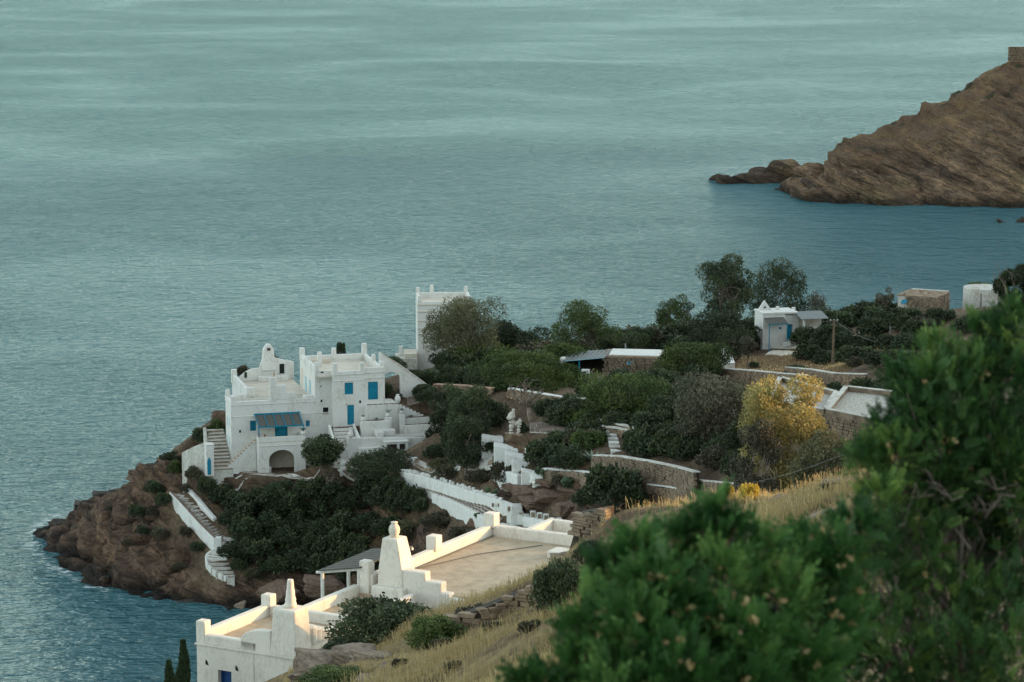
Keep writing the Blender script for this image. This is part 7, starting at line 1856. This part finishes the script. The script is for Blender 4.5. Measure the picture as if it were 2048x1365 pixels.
def field_keep(x, y, rg):
    return (rg.uniform(0, 1, len(x)) < 0.5 + 0.5 * fbm(x * 0.3, y * 0.3, octv=2, seed=3))
grass('field_grass', 'short brown grass in the small field below the far house', 14000, 25, 46, 300, 356, 0.15, 0.4, 0.035, 'straw', 2, field_keep)

# ------------------------------------------------------------------ blurred bushes close to the camera
def sprig_unit(rg, pairs=5, l=0.030, w=0.0115):
    V = []; Q = []
    L = 0.075
    def leaf(b, d, s, ll):
        n0 = len(V); nrm = np.cross(d, s)
        V.extend([b, b + d * ll * 0.5 + s * w * 0.5 - nrm * 0.002, b + d * ll, b + d * ll * 0.5 - s * w * 0.5 - nrm * 0.002]); Q.append((n0, n0 + 1, n0 + 2, n0 + 3))
    z = np.array([0, 0, 1.0]); x = np.array([1.0, 0, 0]); y = np.array([0, 1.0, 0])
    for k in range(pairs):
        b = z * L * (0.15 + 0.85 * k / pairs)
        for s_ in (-1, 1):
            d = unit(x * s_ + z * 0.75 + y * rg.uniform(-.35, .35)); leaf(b, d, unit(np.cross(d, y)), l * rg.uniform(0.8, 1.1) * (1 - 0.06 * k))
    leaf(z * L, unit(z + y * 0.2), x, l)
    n0 = len(V); V.extend([x * 0.0012, -x * 0.0012, z * L - x * 0.0008, z * L + x * 0.0008]); Q.append((n0, n0 + 1, n0 + 2, n0 + 3))
    return np.array(V), np.array(Q)
def close_bush(label, clumps, Y0, mat, seed, per, root, name='mastic_bush', sc=1.0, flowers=0):
    """clumps: (px, py, radius px, depth offset) of leafy masses; each is a full ball of sprigs on real stems"""
    rg = np.random.default_rng(seed); U = [sprig_unit(rg) for _ in range(4)]
    T = Thing(name, label, 'bush', root)
    rt = np.array(root); Vs = []; Qs = []; ts = []; n0 = 0; FV = []; FQ = []; ft = []
    mb = MB()
    hub = rt + np.array([0, 0, 0.25])
    for ci, (px, py, rp, dy) in enumerate(clumps):
        Y = Y0 + dy; c = np.array(PY(px, py, Y)); r = max(rp * Y / FPX - 0.028, 0.012)
        n = int(per * (0.55 if py > 1090 and px > 1650 else 1.0) * (rp / 100.0) ** 2) + 14
        u = unit(rg.normal(size=(n, 3))); q = rg.uniform(0.15, 1, n) ** 0.7 * rg.uniform(0.85, 1.12, n)
        P = c + u * (q * r)[:, None]
        D = unit(u * 0.8 + rg.normal(size=(n, 3)) * 0.35 + np.array([0, 0, 0.55]))
        S = unit(np.cross(D, rg.normal(size=(n, 3)))); Nn = np.cross(D, S)
        k = rg.integers(0, 4, n); s_ = sc * rg.uniform(0.42, 0.78, n)
        base_t = rg.uniform(0.0, 0.6) ** 1.2
        tint = np.clip(base_t + rg.uniform(-0.1, 0.45, n), 0, 1)
        for v in range(4):
            m = k == v; UV, UQ = U[v]
            if not m.any(): continue
            W = P[m][:, None] + s_[m][:, None, None] * (UV[None, :, 0:1] * S[m][:, None] + UV[None, :, 1:2] * Nn[m][:, None] + UV[None, :, 2:3] * D[m][:, None])
            cnt = m.sum(); nv = len(UV)
            Vs.append(W.reshape(-1, 3)); Qs.append((UQ[None] + (np.arange(cnt) * nv)[:, None, None]).reshape(-1, 4) + n0); n0 += cnt * nv
            ts.append(np.repeat(tint[m], nv))
        mid = hub + (c - hub) * 0.5 + rg.normal(size=3) * 0.05
        mb.tube([tuple(rt), tuple(hub), tuple(mid), tuple(c)], [0.018, 0.014, 0.008, 0.003], 5)
        for _ in range(5):
            e = c + unit(rg.normal(size=3)) * r * 0.85; limb(mb, rg, tuple(mid), tuple(e), 0.0045, 0.0015, 0.15, 5, 4)
        if flowers:
            nf = int(flowers * (rp / 100.0)); u = unit(rg.normal(size=(nf, 3)) + np.array([0, -0.4, 0.5])); PF = c + u * r * rg.uniform(0.9, 1.15, nf)[:, None]
            for _ in range(5):
                v_, q_, t_ = leaf_quads(rg, PF + rg.normal(size=PF.shape) * 0.004, rg.normal(size=PF.shape), 0.014, 0.7)
                FQ.append(q_ + sum(len(a) for a in FV)); FV.append(v_); ft.append(t_)
    V = np.concatenate(Vs); Q = np.concatenate(Qs); ti = np.concatenate(ts)
    add_obj('foliage', np_mesh('foliage', V - rt, Q, M[mat], {'tint': ti}), T.o)
    T.part('stem', mb, M['bark'], keep=True)
    if FV: add_obj('flower_heads', np_mesh('flower_heads', np.concatenate(FV) - rt, np.concatenate(FQ), M['flower'], {'tint': np.concatenate(ft)}), T.o)['kind'] = 'stuff'
    return T
LB = [(1050, 1330, 60, 0.0), (1110, 1345, 70, 0.1), (1150, 1280, 75, 0.1), (1130, 1215, 40, 0.15), (1190, 1180, 80, 0.2), (1210, 1100, 65, 0.3), (1260, 1060, 60, 0.35), (1290, 1130, 95, 0.2), (1330, 1040, 60, 0.4), (1400, 1030, 62, 0.4), (1420, 975, 24, 0.42),
      (1450, 1010, 40, 0.4), (1250, 1230, 110, 0.1), (1350, 1200, 110, 0.2), (1420, 1110, 95, 0.35), (1500, 1060, 60, 0.45), (1560, 1090, 60, 0.5), (1540, 1160, 100, 0.4), (1450, 1250, 120, 0.2), (1330, 1320, 120, 0.0), (1220, 1350, 100, 0.0), (1460, 1360, 120, 0.1), (1580, 1300, 120, 0.3),
      (1620, 1220, 100, 0.45), (1630, 1130, 60, 0.55), (1680, 1180, 70, 0.6), (1180, 1400, 90, 0.0), (1360, 1430, 130, 0.0), (1560, 1430, 130, 0.15), (1060, 1400, 70, 0.0)]
LB += [(1590, 1060, 60, 0.55), (1650, 1050, 55, 0.6), (1690, 1010, 50, 0.7), (1660, 1110, 80, 0.55)]
LB = [(a_ + 15, b_ + 45, c_, d_) for a_, b_, c_, d_ in LB]
close_bush('bright green mastic bush out of focus in the lower right foreground', LB, 5.6, 'mastic', 1, 210, tuple(PY(1330, 1900, 6.0)), flowers=10)
RB = [(1740, 1060, 70, 0.0), (1700, 1110, 60, 0.0), (1760, 980, 60, 0.1), (1740, 900, 55, 0.2), (1790, 900, 70, 0.2), (1770, 840, 45, 0.3), (1830, 800, 75, 0.3), (1850, 720, 70, 0.4), (1800, 710, 40, 0.4), (1870, 660, 42, 0.5), (1930, 700, 75, 0.5), (1990, 640, 60, 0.6), (2040, 660, 90, 0.6), (1960, 610, 28, 0.6), (2020, 590, 36, 0.65),
      (1900, 790, 100, 0.4), (2000, 770, 110, 0.5), (1880, 880, 110, 0.3), (1990, 890, 120, 0.4), (1850, 960, 100, 0.3), (2060, 970, 120, 0.4), (1820, 1060, 110, 0.2), (1940, 1060, 120, 0.5), (2040, 1090, 110, 0.4), (1760, 1160, 110, 0.1), (1880, 1180, 120, 0.2), (2000, 1200, 120, 0.2),
      (1700, 1240, 100, 0.1), (1800, 1290, 120, 0.0), (1920, 1310, 120, 0.0), (2040, 1320, 120, 0.0), (1690, 1350, 110, 0.0), (1830, 1420, 120, 0.0), (1980, 1430, 120, 0.0), (2100, 860, 120, 0.6), (2110, 1200, 130, 0.4), (2120, 700, 110, 0.7), (1960, 960, 110, 0.4)]
RB = [(a_, b_ + (42 if b_ < 760 else 15), c_, d_) for a_, b_, c_, d_ in RB]
close_bush('tall dark mastic bush with bare twigs filling the right foreground', RB, 7.6, 'mastic_dark', 2, 230, tuple(PY(1900, 1750, 8.0)), flowers=2)
# bare twig tangle inside the right bush
m = MB(); rg = np.random.default_rng(77)
T = Thing('twig_tangle', 'bare grey twigs showing in the dark heart of the right foreground bush', 'twigs', tuple(PY(1900, 1750, 7.9)))
for k in range(24):
    hub = np.array(PY(rg.uniform(1800, 2040), rg.uniform(960, 1060), rg.uniform(7.65, 7.95)))
    t = rg.uniform(0.7, 1.25) * math.pi; L = rg.uniform(0.05, 0.18)
    e = hub + np.array([math.cos(t) * L, rg.uniform(-.06, 0.06), math.sin(t) * L * 0.8])
    limb(m, rg, tuple(hub), tuple(e), 0.0022, 0.0008, 0.3, 6, 4)
limb(m, rg, tuple(PY(1900, 1750, 7.9)), tuple(PY(1925, 1080, 7.8)), 0.012, 0.003, 0.06, 6, 5)
T.part('twigs', m, M['bark'], keep=True)
